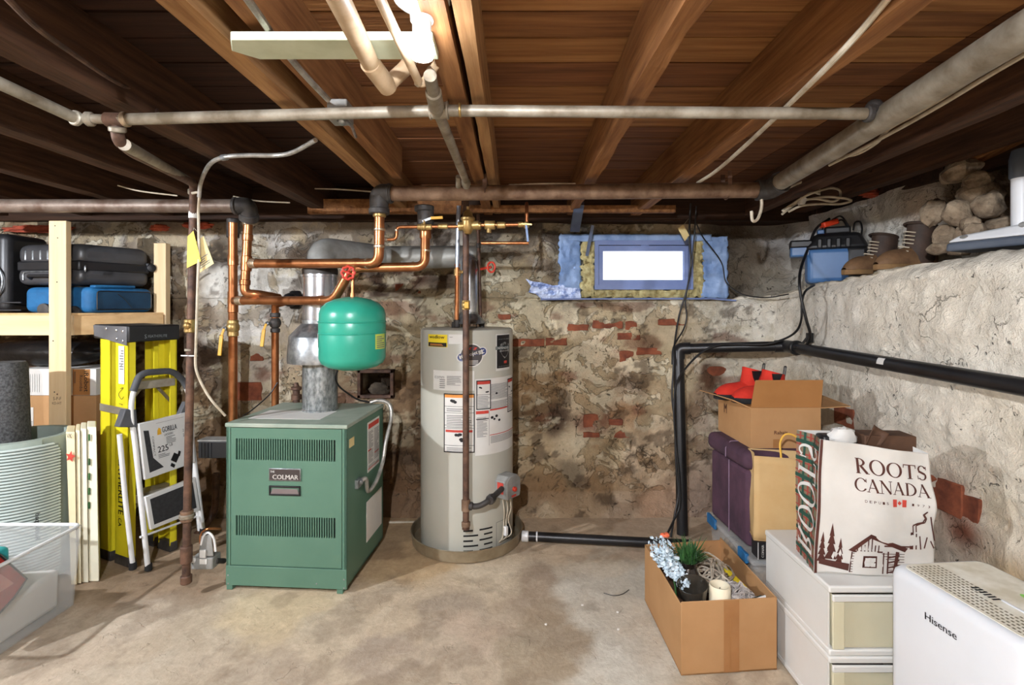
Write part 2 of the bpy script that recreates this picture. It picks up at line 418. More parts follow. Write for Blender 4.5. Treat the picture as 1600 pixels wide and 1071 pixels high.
M = dict(
    joist=wood('joist_wood', (158, 112, 70), (104, 66, 38), 1),
    joist_dark=wood('dark_joist_wood', (94, 66, 48), (50, 33, 24), 1),  # darker wood tone used outside the middle bays
    joist_pale=wood('pale_joist_wood', (176, 136, 92), (122, 84, 52), 1),
    sill=wood('sill_wood', (70, 48, 34), (38, 26, 19), 0),
    pine=wood('pine', (232, 208, 168), (212, 182, 138), 2, .6, .0006, 1.2),
    pineX=wood('pine_rail', (230, 206, 166), (210, 178, 134), 0, .6, .0006, 1.2),
    pineY=wood('pine_end_rail', (214, 180, 132), (190, 152, 104), 1, .6, .0006, 1.2),
    iron=pm('iron_pipe', (142, 116, 94), (98, 72, 54), 14, .55, .3, .0012, 60),
    iron_d=pm('dark_iron', (78, 74, 70), (48, 44, 42), 16, .6, .3, .0012, 60),
    galv=pm('galvanised_pipe', (168, 160, 144), (118, 106, 88), 10, .5, .35, .0008, 60),
    rust=pm('rusty_pipe', (112, 82, 64), (62, 44, 36), 18, .6, .25, .0012, 70),
    copper=pm('copper', (196, 132, 86), (140, 82, 48), 9, .33, .85, .0002, 60, lo=.35, hi=.75),
    solder=pm('solder', (205, 190, 165), (165, 140, 110), 30, .4, .8),
    brass=pm('brass', (198, 170, 112), (150, 120, 70), 22, .4, .7, .0005, 90),
    zinc=pm('galvanised_sheet', (176, 180, 182), (128, 132, 134), 26, .35, .8, .0004, 80, detail=2),
    steel=pm('bright_steel', (205, 208, 212), (165, 170, 178), 12, .25, .9),
    grey_metal=pm('grey_painted_metal', (150, 150, 146), (120, 118, 112), 10, .5, .1),
    lever=pm('yellow_lever', (222, 170, 50), (200, 148, 40), 10, .5),
    red=pm('red_handle', (206, 66, 44), (180, 50, 34), 10, .5),
    pvc=pm('cream_pipe', (206, 182, 150), (178, 150, 116), 12, .5),
    abs=pm('black_pipe', (34, 33, 34), (22, 21, 22), 8, .38),
    black=pm('black_plastic', (26, 26, 28), (18, 18, 19), 10, .45),
    blackcord=pm('black_cord', (24, 23, 24), (16, 16, 16), 10, .5),
    rubber=pm('rubber', (32, 32, 33), (22, 22, 23), 20, .8),
    white=pm('white_plastic', (226, 226, 224), (216, 216, 214), 5, .4),
    paper=pm('white_paper', (216, 214, 208), (206, 203, 196), 6, .7),
    ink=pm('ink_black', (26, 24, 26), (20, 18, 20), 6, .6),
    inkgrey=pm('ink_grey', (128, 128, 126), (112, 112, 112), 6, .6),
    inkred=pm('ink_red', (196, 66, 52), (180, 56, 44), 6, .6),
    inkorange=pm('ink_orange', (226, 150, 70), (216, 140, 60), 6, .6),
    boiler=pm('green_enamel', (88, 122, 103), (81, 115, 97), 3, .42, spec=.4),
    boiler_top=pm('dusty_green_enamel', (158, 166, 152), (128, 144, 128), 5, .6),
    dark=pm('dark_void', (14, 13, 12), (10, 9, 9), 6, .9),
    tank=pm('teal_enamel', (48, 158, 134), (42, 148, 124), 4, .3, spec=.5),
    heater=pm('heater_enamel', (182, 180, 168), (175, 173, 160), 2, .35, spec=.4),
    pan=pm('pan_metal', (166, 154, 130), (140, 126, 102), 8, .4, .5),
    kraft=pm('cardboard', (180, 140, 98), (168, 127, 86), 3, .8, .0004, 40, spec=.1),
    kraft2=pm('dark_cardboard', (164, 116, 70), (150, 104, 60), 3, .8, .0004, 40, spec=.1),
    kraftbag=pm('kraft_paper', (194, 164, 118), (184, 152, 104), 6, .75, .0006, 30, spec=.1),
    tape=pm('clear_tape', (168, 120, 76), (150, 104, 62), 4, .22),
    yellow=pm('yellow_fibreglass', (226, 212, 36), (206, 190, 26), 4, .5),
    alu=pm('aluminium', (176, 168, 152), (150, 140, 122), 14, .45, .6),
    stoolw=pm('stool_white', (222, 222, 220), (208, 208, 206), 4, .4),
    gripgrey=pm('grip_grey', (78, 80, 84), (66, 68, 72), 8, .65),
    tread=pm('tread_black', (52, 52, 54), (40, 40, 42), 60, .85, .001, 120),
    mat=pm('sage_foam', (156, 168, 158), (146, 158, 148), 5, .7),
    matin=pm('pale_foam', (200, 214, 212), (188, 204, 202), 5, .7),
    foam=pm('charcoal_foam', (82, 82, 82), (50, 50, 50), 90, .95, .002, 160, detail=2),
    purple=pm('purple_velvet', (80, 52, 68), (58, 38, 52), 8, .85, .001, 60),
    bluecase=pm('blue_nylon', (28, 104, 156), (20, 84, 130), 10, .7, .0006, 200),
    bluedk=pm('dark_blue_nylon', (22, 66, 96), (16, 52, 78), 10, .7, .0006, 200),
    suit=pm('charcoal_shell', (74, 74, 76), (58, 58, 60), 6, .35),
    suit_d=pm('black_shell', (36, 36, 38), (26, 26, 28), 6, .4),
    bagplastic=pm('black_bag', (20, 18, 18), (12, 11, 11), 5, .35, .01, 9),
    clear=pm('clear_plastic', (214, 216, 214), (206, 208, 206), 4, .25, alpha=.22),
    clear2=pm('frosted_plastic', (240, 234, 204), (232, 224, 192), 4, .4, alpha=.5),
    drawer=pm('drawer_white', (212, 211, 206), (205, 203, 196), 4, .4),
    dehum=pm('appliance_white', (206, 208, 210), (200, 202, 204), 3, .38),
    dehumtop=pm('dusty_appliance_white', (222, 218, 204), (196, 188, 166), 14, .6),
    slot=pm('grille_shadow', (120, 112, 92), (96, 88, 70), 12, .8),
    totebag=pm('bag_white', (212, 209, 202), (202, 198, 190), 5, .5, .004, 9),
    brownink=pm('brown_ink', (82, 40, 30), (68, 32, 24), 12, .6),
    tartan=pm('tartan_base', (92, 116, 92), (160, 108, 88), 9, .6),
    brownbag=pm('brown_bag', (88, 60, 40), (70, 46, 30), 10, .8),
    redboot=pm('red_suede', (206, 46, 26), (184, 36, 20), 14, .85, .0008, 120),
    leather=pm('brown_leather', (132, 100, 68), (92, 66, 44), 12, .7, .001, 60),
    leather_d=pm('dark_leather', (76, 56, 44), (48, 36, 28), 14, .7, .0012, 50),
    sole=pm('tan_sole', (142, 110, 70), (112, 84, 52), 12, .8),
    vacblue=pm('vacuum_blue', (72, 112, 160), (62, 98, 144), 5, .4),
    orange=pm('orange_plastic', (232, 74, 34), (220, 64, 28), 5, .45),
    mop=pm('mop_white', (222, 224, 226), (208, 210, 212), 4, .35),
    mopgrey=pm('mop_grey', (84, 92, 104), (70, 78, 90), 6, .45),
    boardw=pm('painted_board', (206, 214, 190), (188, 196, 168), 8, .55),
    wire=pm('white_wire', (206, 196, 176), (170, 156, 132), 16, .6),
    bx=pm('armoured_cable', (196, 194, 188), (150, 146, 138), 30, .35, .6),
    porcelain=pm('porcelain', (226, 228, 222), (214, 216, 208), 4, .3),
    tagy=pm('yellow_tag', (236, 216, 92), (224, 200, 76), 6, .7),
    tagw=pm('manila_tag', (226, 206, 150), (212, 190, 130), 6, .7),
    silver=pm('smoked_glass', (120, 112, 100), (70, 64, 56), 5, .12, .7),
    vase=pm('bronze_vase', (62, 54, 48), (44, 38, 34), 8, .22, .5),
    leaf=pm('green_leaf', (58, 104, 50), (34, 70, 34), 20, .6),
    flowerw=pm('pale_flower', (222, 232, 236), (190, 210, 222), 30, .7),
    flowerp=pm('peach_flower', (240, 124, 84), (226, 104, 66), 20, .7),
    candle=pm('candle_wax', (232, 222, 196), (222, 210, 180), 6, .45),
    lights=pm('light_string', (206, 196, 178), (146, 130, 110), 40, .5),
    lights2=pm('tinsel', (216, 208, 200), (150, 140, 136), 50, .35),
    yellowp=pm('yellow_plastic', (232, 208, 50), (220, 194, 40), 6, .45),
    teal=pm('teal_plastic', (32, 160, 160), (26, 144, 146), 6, .45),
    redbag=pm('red_mesh', (176, 50, 42), (146, 40, 34), 30, .7),
    brick=pm('brick', (150, 84, 56), (104, 54, 36), 14, .9, .002, 60),
    stone=pm('rubble_stone', (164, 146, 122), (92, 74, 56), 12, .95, .012, 26),
    wool=pm('mineral_wool', (206, 196, 146), (160, 144, 94), 30, .95, .006, 60),
    daylit_blue=pm('daylit_blue_sheeting', (104, 136, 186), (156, 184, 226), 6, .6, .003, 30, lo=.35, hi=.65),  # blue sheeting, its colour also carrying the window's daylight
    foil=pm('blue_foil', (200, 216, 248), (100, 124, 180), 26, .35, .2, .012, 30, lo=.4, hi=.6),
    frameb=pm('window_frame', (134, 152, 200), (118, 138, 190), 4, .4),
    insul=pm('pink_insulation', (196, 96, 66), (160, 70, 50), 14, .95, .01, 30),
    ash=pm('ash', (112, 100, 84), (60, 52, 44), 14, .95, .006, 30),
)

# ------------------------------------------------------------ lamps (the bulb in view, one to the left, an added fill bulb behind)
def make_lamp(x, y, zb, power, label, group):
    '''zb = height of the middle of the lit globe'''
    z = zb + .105
    t = thing('lampholder', label, 'ceiling lamp', (x, y, z - .13), group)
    m = MB(); m.lathe([(.055, z), (.055, 2.146), (.05, 2.15)], (x, y, 0), 8); part('ceiling_box', m, M['grey_metal'], t)
    m = MB(); m.lathe([(.02, z - .052), (.024, z - .05), (.026, z - .03), (.03, z - .022), (.052, z - .012), (.059, z - .006), (.059, z), (.03, z + .001)], (x, y, 0), 32); part('porcelain_base', m, M['porcelain'], t)
    m = MB(); m.lathe([(.015, z - .079), (.02, z - .076), (.02, z - .054), (.0185, z - .052), (.0185, z - .049), (.0205, z - .047), (.0205, z - .03), (.012, z - .03)], (x, y, 0), 24); col = part('bulb_collar', m, M['white'], t)
    m = MB(); zc = z - .106
    prof = [(.012, zc + .03), (.017, zc + .028), (.0195, zc + .022), (.017, zc + .017), (.022, zc + .012), (.0255, zc + .004), (.0255, zc - .012), (.022, zc - .021), (.012, zc - .025)]
    m.lathe(prof, (x, y, 0), 24)
    part('bulb_glass', m, emit('bulb_light', (240, 245, 254), power), t)
    return t
lamp_a = make_lamp(-.193, 1.075, 1.905, BULB_POWER[0], 'white porcelain lampholder with a lit bulb beside the cream pipe', None)
lamp_b = make_lamp(-3.04, .65, 1.957, BULB_POWER[1], 'porcelain lampholder with a lit bulb above the left shelves, out of the picture', None)
fill_lamp = make_lamp(-.35, -.50, 1.957, BULB_POWER[2], 'added fill bulb on a porcelain lampholder behind the viewpoint, out of the picture', None)  # added fill bulb, brightens the room from behind the viewpoint

# ------------------------------------------------------------ walls: one ribbon of parged rubble, lower face, ledge, upper face
ST = [  # lower x, y, upper x, y, ledge z, top z
    (-3.95, 3.40, -3.95, 3.402, 1.42, 1.95), (0.05, 3.40, 0.05, 3.405, 1.42, 1.95), (0.30, 3.40, 0.31, 3.46, 1.42, 1.95), (0.45, 3.40, 0.47, 3.50, 1.415, 1.95),
    (1.25, 3.40, 1.27, 3.50, 1.415, 1.95), (1.44, 3.39, 1.58, 3.57, 1.42, 1.95), (1.58, 3.36, 1.80, 3.54, 1.43, 1.95), (1.67, 3.28, 1.95, 3.38, 1.445, 1.955),
    (1.71, 3.15, 2.02, 3.15, 1.465, 1.97), (1.71, 2.60, 2.06, 2.62, 1.516, 2.0), (1.71, 2.34, 2.09, 2.47, 1.533, 2.03), (1.71, 2.20, 2.34, 2.42, 1.543, 2.05),
    (1.71, 2.00, 2.46, 2.20, 1.55, 2.06), (1.71, 1.70, 2.48, 1.70, 1.565, 2.08), (1.71, .9, 2.48, .9, 1.58, 2.1), (1.71, -1.2, 2.48, -1.2, 1.6, 2.1)]
ST = np.array(ST)
seg = np.hypot(np.diff(ST[:, 0]), np.diff(ST[:, 1])); cum = np.concatenate([[0], np.cumsum(seg)])
s_dense = np.concatenate([np.arange(0, cum[13], .0145), np.linspace(cum[13], cum[15], 60)])
col = np.stack([np.interp(s_dense, cum, ST[:, k]) for k in range(6)], 1)
NC = len(s_dense)
tx = np.gradient(col[:, 0]); ty = np.gradient(col[:, 1]); ln = np.hypot(tx, ty); tx /= ln; ty /= ln
k = np.ones(15) / 15
nx = np.convolve(np.pad(ty, 7, 'edge'), k, 'valid'); ny = np.convolve(np.pad(-tx, 7, 'edge'), k, 'valid')
ln = np.hypot(nx, ny); nx /= ln; ny /= ln               # towards the room
RL, RG, RU = 104, 14, 40
rows = []
for i in range(RL): rows.append((0, i / (RL - 1)))
for i in range(1, RG): rows.append((1, i / RG))
for i in range(RU): rows.append((2, i / (RU - 1)))
NR = len(rows)
V = np.zeros((NR, NC, 3)); N = np.zeros((NR, NC, 3))
for j, (kd, t) in enumerate(rows):
    if kd == 0:
        z = col[:, 4] * t
        back = .05 * np.clip((t - .95) / .05, 0, 1) ** 2 * np.clip((col[:, 3] - col[:, 1]) * 20 + (col[:, 2] - col[:, 0]) * 8, 0, 1)
        foot = .07 * np.clip(1 - z / .10, 0, 1) ** 1.5 + .03 * np.clip(1 - z / .35, 0, 1)
        V[j] = np.stack([col[:, 0] + nx * (foot - back), col[:, 1] + ny * (foot - back), z], 1)
        N[j] = np.stack([nx, ny, 0 * nx], 1)
    elif kd == 1:
        V[j] = np.stack([col[:, 0] * (1 - t) + col[:, 2] * t, col[:, 1] * (1 - t) + col[:, 3] * t, col[:, 4] + 0 * t], 1)
        d = np.hypot(col[:, 2] - col[:, 0], col[:, 3] - col[:, 1])
        N[j] = np.stack([.5 * nx, .5 * ny, np.clip(d * 4, 0, .7)], 1)
    else:
        V[j] = np.stack([col[:, 2], col[:, 3], col[:, 4] + (col[:, 5] - col[:, 4]) * t], 1)
        N[j] = np.stack([nx, ny, 0 * nx], 1)
Q = V.reshape(-1, 3).copy(); NN = N.reshape(-1, 3)
big = fbm(Q, 1.7, 3, 3); mid = fbm(Q, 6.5, 4, 11); fine = fbm(Q, 24, 3, 23)
ridge = 1 - np.abs(fbm(Q * np.array([1, 1, 1.6]), 4.2, 3, 31))
smoothwall = (Q[:, 0] > 1.55) & (Q[:, 2] < 1.5)
amp = np.where(smoothwall, .75, 1.0)
disp = .016 * big + .016 * mid * amp + .0055 * fine * amp + .012 * (ridge - .6) * amp
# courses of rounded stones under the parging
wx = Q[:, 0] + Q[:, 1] * 1.0 + .08 * vnoise(Q * 3, 51); wz = Q[:, 2] + .05 * vnoise(Q * 2.6, 52)
cw = np.abs(np.sin(wz * pi / .20)); cwx = np.abs(np.sin((wx + .17 * np.floor(wz / .20)) * pi / .34))
stone_relief = np.minimum(cw, .5) * np.minimum(cwx, .5) * 4
disp += .014 * (stone_relief - .6) * np.where(smoothwall, .25, .9)
# the flue clean-out hole
hx0, hz0 = (589 - CX) * .00425, EYE - (600 - CY) * .00425
hole = np.clip(1.0 - np.maximum(np.abs(Q[:, 0] - hx0) / .105, np.abs(Q[:, 2] - hz0) / .085), 0, .25) * 4 * (Q[:, 1] > 3.2)
disp -= .10 * np.clip(hole * 2, 0, 1)
# deep holes left of the heater
for (px, py, rx, rz, dp) in ((650, 428, .20, .05, .05), (600, 445, .10, .06, .05), (705, 455, .09, .04, .035), (350, 402, .14, .02, .03), (1130, 578, .12, .035, .03), (870, 640, .12, .05, .025)):
    g = np.exp(-(((Q[:, 0] - (px - CX) * .00425) / rx) ** 2 + ((Q[:, 2] - (EYE - (py - CY) * .00425)) / rz) ** 2) ** 2) * (Q[:, 1] > 3.0)
    disp -= dp * g * (.7 + .5 * mid)
Qd = Q + NN * disp[:, None]
Qd[:, 2] = np.where(Q[:, 2] < .002, -.03, Qd[:, 2])

# stains and coats of the wall, some shade painted in, placed by hand: (x or y along the wall, z, radius, colour)
def WB(px, py): return ((px - CX) * .00425, EYE - (py - CY) * .00425)
cream, tan, brown, dbrown = (220, 210, 182), (172, 146, 104), (126, 98, 62), (84, 62, 42)
grey, white, pinkish, dgrey = (150, 142, 130), (222, 220, 212), (178, 144, 108), (92, 84, 74)
back_spots = [(20, 360, 60, (160, 135, 104)), (150, 350, 60, grey), (300, 365, 50, (186, 179, 168)), (240, 365, 40, (180, 173, 162)), (430, 362, 50, (198, 194, 188)), (530, 362, 50, (186, 181, 172)), (640, 370, 40, (140, 128, 116)),
    (330, 400, 28, dgrey), (420, 396, 22, grey), (470, 392, 30, (120, 112, 102)), (560, 395, 30, (124, 116, 106)), (280, 440, 40, (160, 145, 124)), (285, 500, 40, (128, 106, 80)),
    (350, 450, 46, white), (420, 440, 40, white), (400, 500, 50, (214, 210, 202)), (330, 520, 30, (178, 169, 156)), (450, 540, 40, (204, 196, 182)), (470, 480, 30, (200, 194, 184)), (400, 560, 36, (200, 188, 170)), (440, 610, 36, (186, 167, 140)),
    (300, 560, 36, dbrown), (310, 640, 40, brown), (250, 600, 40, (110, 84, 58)), (200, 560, 60, (96, 74, 54)), (150, 450, 60, (128, 108, 84)), (330, 720, 40, (140, 108, 72)), (330, 780, 40, (160, 129, 98)),  # dark browns at the lower left have the shade there painted in
    (540, 440, 20, (160, 123, 96)), (590, 435, 26, (92, 70, 54)), (640, 440, 26, (110, 76, 56)), (690, 440, 22, (96, 80, 64)), (600, 480, 26, (180, 161, 134)), (640, 480, 30, (202, 190, 158)), (620, 530, 34, (190, 175, 136)), (650, 560, 34, (174, 153, 112)), (560, 590, 36, (174, 147, 116)),
    (640, 610, 34, (160, 129, 92)), (630, 690, 46, (126, 98, 66)), (630, 760, 46, (140, 106, 70)), (690, 390, 30, (178, 171, 160)), (690, 500, 30, (190, 177, 140)),
    (790, 365, 30, dgrey), (860, 352, 36, (96, 92, 90)), (800, 390, 30, grey), (840, 400, 30, (160, 151, 138)), (800, 430, 36, (198, 190, 162)), (850, 425, 26, (186, 175, 148)), (780, 470, 30, (200, 188, 152)), (840, 490, 40, (216, 204, 166)), (900, 500, 40, (220, 206, 172)), (960, 480, 40, (220, 208, 172)), (1030, 490, 40, (222, 210, 180)), (1100, 490, 50, (226, 218, 194)), (1160, 480, 46, (228, 222, 204)),
    (830, 550, 26, (178, 159, 120)), (880, 550, 30, (210, 192, 150)), (940, 545, 36, (214, 194, 156)), (1010, 540, 36, (216, 198, 160)), (1040, 560, 30, (218, 202, 164)),
    (815, 600, 30, (160, 127, 80)), (840, 640, 30, (120, 92, 56)), (870, 650, 26, (88, 66, 46)), (870, 605, 26, (160, 129, 84)), (920, 620, 30, (200, 178, 138)), (980, 600, 26, (170, 147, 116)), (985, 650, 30, (176, 133, 84)), (930, 660, 24, (160, 115, 88)), (1030, 630, 36, (200, 180, 144)), (1045, 690, 36, (186, 161, 124)),
    (840, 710, 36, (186, 161, 116)), (900, 700, 34, (202, 182, 142)), (890, 735, 26, (140, 122, 92)), (960, 700, 40, (190, 167, 124)), (1000, 740, 40, (198, 170, 132)), (850, 770, 34, (166, 133, 90)), (930, 770, 40, (178, 147, 104)), (1020, 780, 40, (180, 141, 104)), (860, 805, 26, (200, 176, 136)), (960, 805, 40, (202, 174, 140)), (1050, 810, 40, (188, 151, 116)),
    (1090, 560, 26, (210, 196, 168)), (1110, 590, 20, (120, 84, 58)), (1100, 640, 24, (160, 135, 108)), (1100, 700, 40, (174, 151, 124)), (1110, 780, 40, (160, 133, 110)), (1150, 560, 36, (222, 214, 192)), (1160, 640, 40, (204, 192, 170)),
    (500, 700, 60, brown), (500, 600, 40, (180, 155, 124)), (720, 600, 50, brown), (60, 600, 80, (84, 66, 50)), (60, 450, 80, (110, 92, 72))]
bs = np.array([[*WB(x, y), r * .00425] for x, y, r, c in back_spots]); bc = np.array([lin(c) for *_, c in back_spots])
right_spots = [(1.2, .5, .5, (240, 234, 220)), (1.6, 1.3, .4, (236, 229, 212)), (2.2, 1.3, .3, (232, 225, 208)), (2.7, 1.3, .3, (232, 225, 210)), (3.1, 1.2, .25, (230, 223, 206)), (2.2, .9, .3, (234, 227, 210)), (2.8, .85, .22, (224, 215, 194)), (1.6, .85, .3, (232, 223, 202)), (1.3, 1.1, .3, (234, 227, 212)),
    (2.45, .68, .10, (126, 96, 76)), (2.02, .60, .08, (150, 88, 60)), (1.93, .52, .08, (146, 84, 58)), (1.75, .45, .1, (196, 170, 130)), (1.78, .66, .1, (232, 219, 192)), (1.6, .35, .12, (190, 160, 124)), (2.2, .45, .1, (180, 150, 120)), (3.1, .8, .2, (188, 172, 144)), (3.1, .4, .25, (150, 122, 96)), (2.4, .3, .3, (176, 156, 130)), (.0, 1., .8, (230, 223, 206))]
rs_ = np.array([[a, b, r] for a, b, r, c in right_spots]); rc = np.array([lin(c) for *_, c in right_spots])
up_spots = [(1.30, 3.5, 1.7, .10, (140, 126, 108)), (1.5, 3.55, 1.85, .12, (104, 92, 78)), (1.5, 3.55, 1.6, .12, (128, 116, 98)), (1.65, 3.55, 1.75, .14, (120, 108, 92)), (1.75, 3.5, 1.55, .1, (150, 142, 126)), (1.8, 3.5, 1.9, .12, (150, 148, 146)), (1.95, 3.3, 1.85, .12, (210, 213, 218)), (2.0, 3.0, 1.9, .12, (228, 229, 228)), (2.03, 2.8, 1.75, .15, (236, 233, 222)), (2.05, 2.6, 1.85, .12, (214, 197, 178)), (2.06, 2.6, 1.65, .12, (224, 213, 190)), (2.0, 3.1, 1.6, .2, (224, 219, 204)),
    (2.3, 2.42, 1.8, .15, (110, 88, 64)), (2.46, 2.1, 1.8, .3, (32, 22, 16)), (2.48, 1.6, 1.8, .4, (30, 23, 18)), (2.48, .8, 1.8, .6, (30, 23, 18)), (1.9, 3.0, 1.46, .12, (238, 233, 216)), (1.9, 2.5, 1.52, .15, (230, 221, 202)), (1.85, 2.0, 1.55, .2, (234, 227, 210)), (2.2, 2.0, 1.56, .15, (120, 100, 76))]  # near-black entries paint shade into the rubble cavity
us = np.array([[a, b, c_, r] for a, b, c_, r, c in up_spots]); uc = np.array([lin(c) for *_, c in up_spots])
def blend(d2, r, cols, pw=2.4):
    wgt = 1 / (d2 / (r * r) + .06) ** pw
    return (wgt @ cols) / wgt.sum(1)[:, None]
warp = .05 * np.stack([fbm(Q, 5, 4, 61), fbm(Q, 5, 4, 67), fbm(Q, 5, 4, 71)], 1)
Qw = Q + warp
iscol = np.tile(np.arange(NC), NR); kind_row = np.repeat(np.array([r[0] for r in rows]), NC)
corner = int(np.searchsorted(s_dense, cum[7]))
lowback = (iscol < corner) & ((kind_row == 0) | (s_dense[iscol] < cum[4]))
lowright = (iscol >= corner) & (kind_row == 0)
upper = ~(lowback | lowright)
colr = np.zeros((len(Q), 3))
i = np.where(lowback)[0]
for ch in np.array_split(i, 8):
    d2 = (Qw[ch, 0][:, None] - bs[:, 0]) ** 2 + (Qw[ch, 2][:, None] - bs[:, 1]) ** 2
    colr[ch] = blend(d2, bs[:, 2], bc)
i = np.where(lowright)[0]
d2 = (Qw[i, 1][:, None] - rs_[:, 0]) ** 2 + (Qw[i, 2][:, None] - rs_[:, 1]) ** 2
colr[i] = blend(d2, rs_[:, 2], rc, 1.6)
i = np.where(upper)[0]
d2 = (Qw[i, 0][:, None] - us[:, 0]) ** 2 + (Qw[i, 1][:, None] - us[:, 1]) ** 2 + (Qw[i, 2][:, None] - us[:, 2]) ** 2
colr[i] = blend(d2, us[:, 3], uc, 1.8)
# flaked coats: thin dark scars and pale patches of plaster on the back wall
fl = fbm(Q * np.array([1, 1, 1.5]), 7, 5, 81, .6)
pale = np.clip((fl - .25) * 6, 0, 1)[:, None] * (lowback & (Q[:, 2] > .35))[:, None] * .55
colr = colr * (1 - pale) + np.array(lin((206, 194, 160))) * pale
scar = np.clip((-fl - .52) * 9, 0, 1)[:, None] * lowback[:, None] * .6
colr = colr * (1 - scar) + np.array(lin((82, 60, 40))) * scar
rfl = np.clip((fbm(Q * np.array([1, 1, 2.2]), 3.6, 4, 91, .55) - .52) * 7, 0, 1)[:, None] * (lowback & (Q[:, 0] > -1.9) & (Q[:, 2] > .3) & (Q[:, 2] < 1.4))[:, None] * .6
colr = colr * (1 - rfl) + np.array(lin((138, 82, 56))) * rfl
stain = np.clip(fbm(Q * np.array([2, 2, .6]), 2.2, 4, 97), -1, 1)[:, None]
colr *= 1 + .16 * stain
lum = colr @ np.array([.3, .55, .15]); colr += (lum[:, None] - colr) * np.where(lowback, .26, .12)[:, None]
hk = np.clip(hole * 1.3, 0, 1)[:, None] * .9
colr = colr * (1 - hk) + np.array(lin((52, 42, 34))) * hk  # shade of the clean-out recess put into the colour
flake_amt = np.where(lowback, .85 * np.clip((1.62 - Q[:, 0]) * 2.2, .25, 1), np.where(lowright, .16, .35)) * np.where(Q[:, 2] < .14, .4, 1)
M['parging'] = attr_mat('parged_rubble')

def ribbon(name, c0, c1):
    idx = (np.arange(NR)[:, None] * NC + np.arange(c0, c1 + 1)[None]).ravel()
    n = c1 - c0 + 1
    vv = Qd[idx]; cc = colr[idx]; fa_ = flake_amt[idx]
    j, i_ = np.meshgrid(np.arange(NR - 1), np.arange(n - 1), indexing='ij')
    a = (j * n + i_).ravel()
    fs = np.stack([a, a + 1, a + n + 1, a + n], 1)
    me = bpy.data.meshes.new(name)
    me.vertices.add(len(vv)); me.vertices.foreach_set('co', vv.astype(np.float32).ravel())
    me.loops.add(fs.size); me.loops.foreach_set('vertex_index', fs.astype(np.int32).ravel())
    me.polygons.add(len(fs)); me.polygons.foreach_set('loop_start', np.arange(0, fs.size, 4, dtype=np.int32))
    me.polygons.foreach_set('use_smooth', [True] * len(fs))
    me.update(); me.validate()
    ca = me.color_attributes.new('Col', 'FLOAT_COLOR', 'POINT')
    ca.data.foreach_set('color', np.concatenate([cc, fa_[:, None]], 1).astype(np.float32).ravel())
    me.materials.append(M['parging'])
    o = bpy.data.objects.new(name, me); C.objects.link(o); o['kind'] = 'structure'; LOC[name] = Vector((0, 0, 0))
    return o
wall_back = ribbon('wall_back', 0, corner)
wall_right = ribbon('wall_right', corner, NC - 1)
Qlow = Qd.reshape(NR, NC, 3)
def wall_y(x, z):
    """surface of the back wall's lower face at x, z"""
    c_ = int(np.argmin(np.abs(col[:corner, 0] - x))); r_ = int(np.argmin(np.abs(Qlow[:RL, c_, 2] - z)))
    return float(Qlow[r_, c_, 1])
def wall_x(y, z):
    c_ = corner + int(np.argmin(np.abs(col[corner:, 1] - y))); r_ = int(np.argmin(np.abs(Qlow[:RL, c_, 2] - z)))
    return float(Qlow[r_, c_, 0])
def ledge_z(y):
    return float(np.interp(-y, [-3.15, -2.6, -2.1, -1.7, -.9], [1.465, 1.516, 1.545, 1.565, 1.58]))

m = MB(); m.box((-3.95, -1.2, -.05), (-3.88, 3.5, 2.2)); struct('wall_left', m, M['stone'])
m = MB(); m.box((-3.95, -1.3, -.05), (2.6, -1.2, 2.2)); struct('wall_rear', m, M['stone'])
m = MB(); m.box((-3.95, 3.36, 1.925), (1.95, 3.75, 2.15)); part('sill_beam', m, M['sill'], wall_back, .006)
m = MB(); m.box((1.95, 3.3, 1.94), (2.6, 3.75, 2.15)); m.box((2.05, 2.45, 1.975), (2.6, 3.3, 2.15)); m.box((2.44, -1.2, 2.03), (2.6, 2.45, 2.2)); part('sill_beam', m, M['sill'], wall_right, .006)

def flake(parent, name, pts, f, mat, d0, d1, jit=.004):
    out = []
    n = len(pts)
    for i in range(n):
        (x0, y0), (x1, y1) = pts[i], pts[(i + 1) % n]
        for t in (0, .33, .66):
            out.append((x0 + (x1 - x0) * t + random.uniform(-jit, jit), y0 + (y1 - y0) * t + random.uniform(-jit, jit)))
    mb = MB(); mb.prism(out, f, d0, d1)
    return part(name, mb, mat, parent, .003, 1)
for (x0, y0, x1, y1) in ((801, 530, 851, 541), (853, 528, 886, 540), (887, 507, 920, 517), (926, 501, 974, 514), (977, 502, 996, 516), (965, 520, 1001, 531), (1028, 499, 1070, 508), (995, 544, 1034, 555),
                         (969, 549, 990, 566), (912, 648, 936, 668), (911, 675, 936, 683), (950, 655, 972, 664), (959, 674, 988, 685), (618, 444, 657, 458), (372, 598, 410, 626), (389, 549, 410, 564), (762, 491, 798, 500), (1098, 573, 1160, 588)):
    a, b = WB(x0, y1), WB(x1, y0)
    cx_, cz_ = (a[0] + b[0]) / 2, (a[1] + b[1]) / 2
    yw = wall_y(cx_, cz_)
    flake(wall_back, 'brick', [a, (b[0], a[1]), b, (a[0], b[1])], lambda u, v, d, yw=yw: Vector((u, yw - d, v)), M['brick'], -.03, .006)
for (x0, y0, x1, y1) in ((1432, 752, 1480, 778), (1470, 760, 1508, 796), (1500, 782, 1534, 812), (1306, 642, 1338, 660)):
    A = P(x0, y1, 1.72 * FX / (x0 - CX)); B = P(x1, y0, 1.72 * FX / (x1 - CX))
    zc = (A.z + B.z) / 2; yc = (A.y + B.y) / 2; xw = wall_x(yc, zc)
    flake(wall_right, 'brick', [(A.y, A.z), (B.y, A.z), (B.y, B.z), (A.y, B.z)], lambda u, v, d, xw=xw: Vector((xw - d, u, v)), M['brick'], -.03, .006)

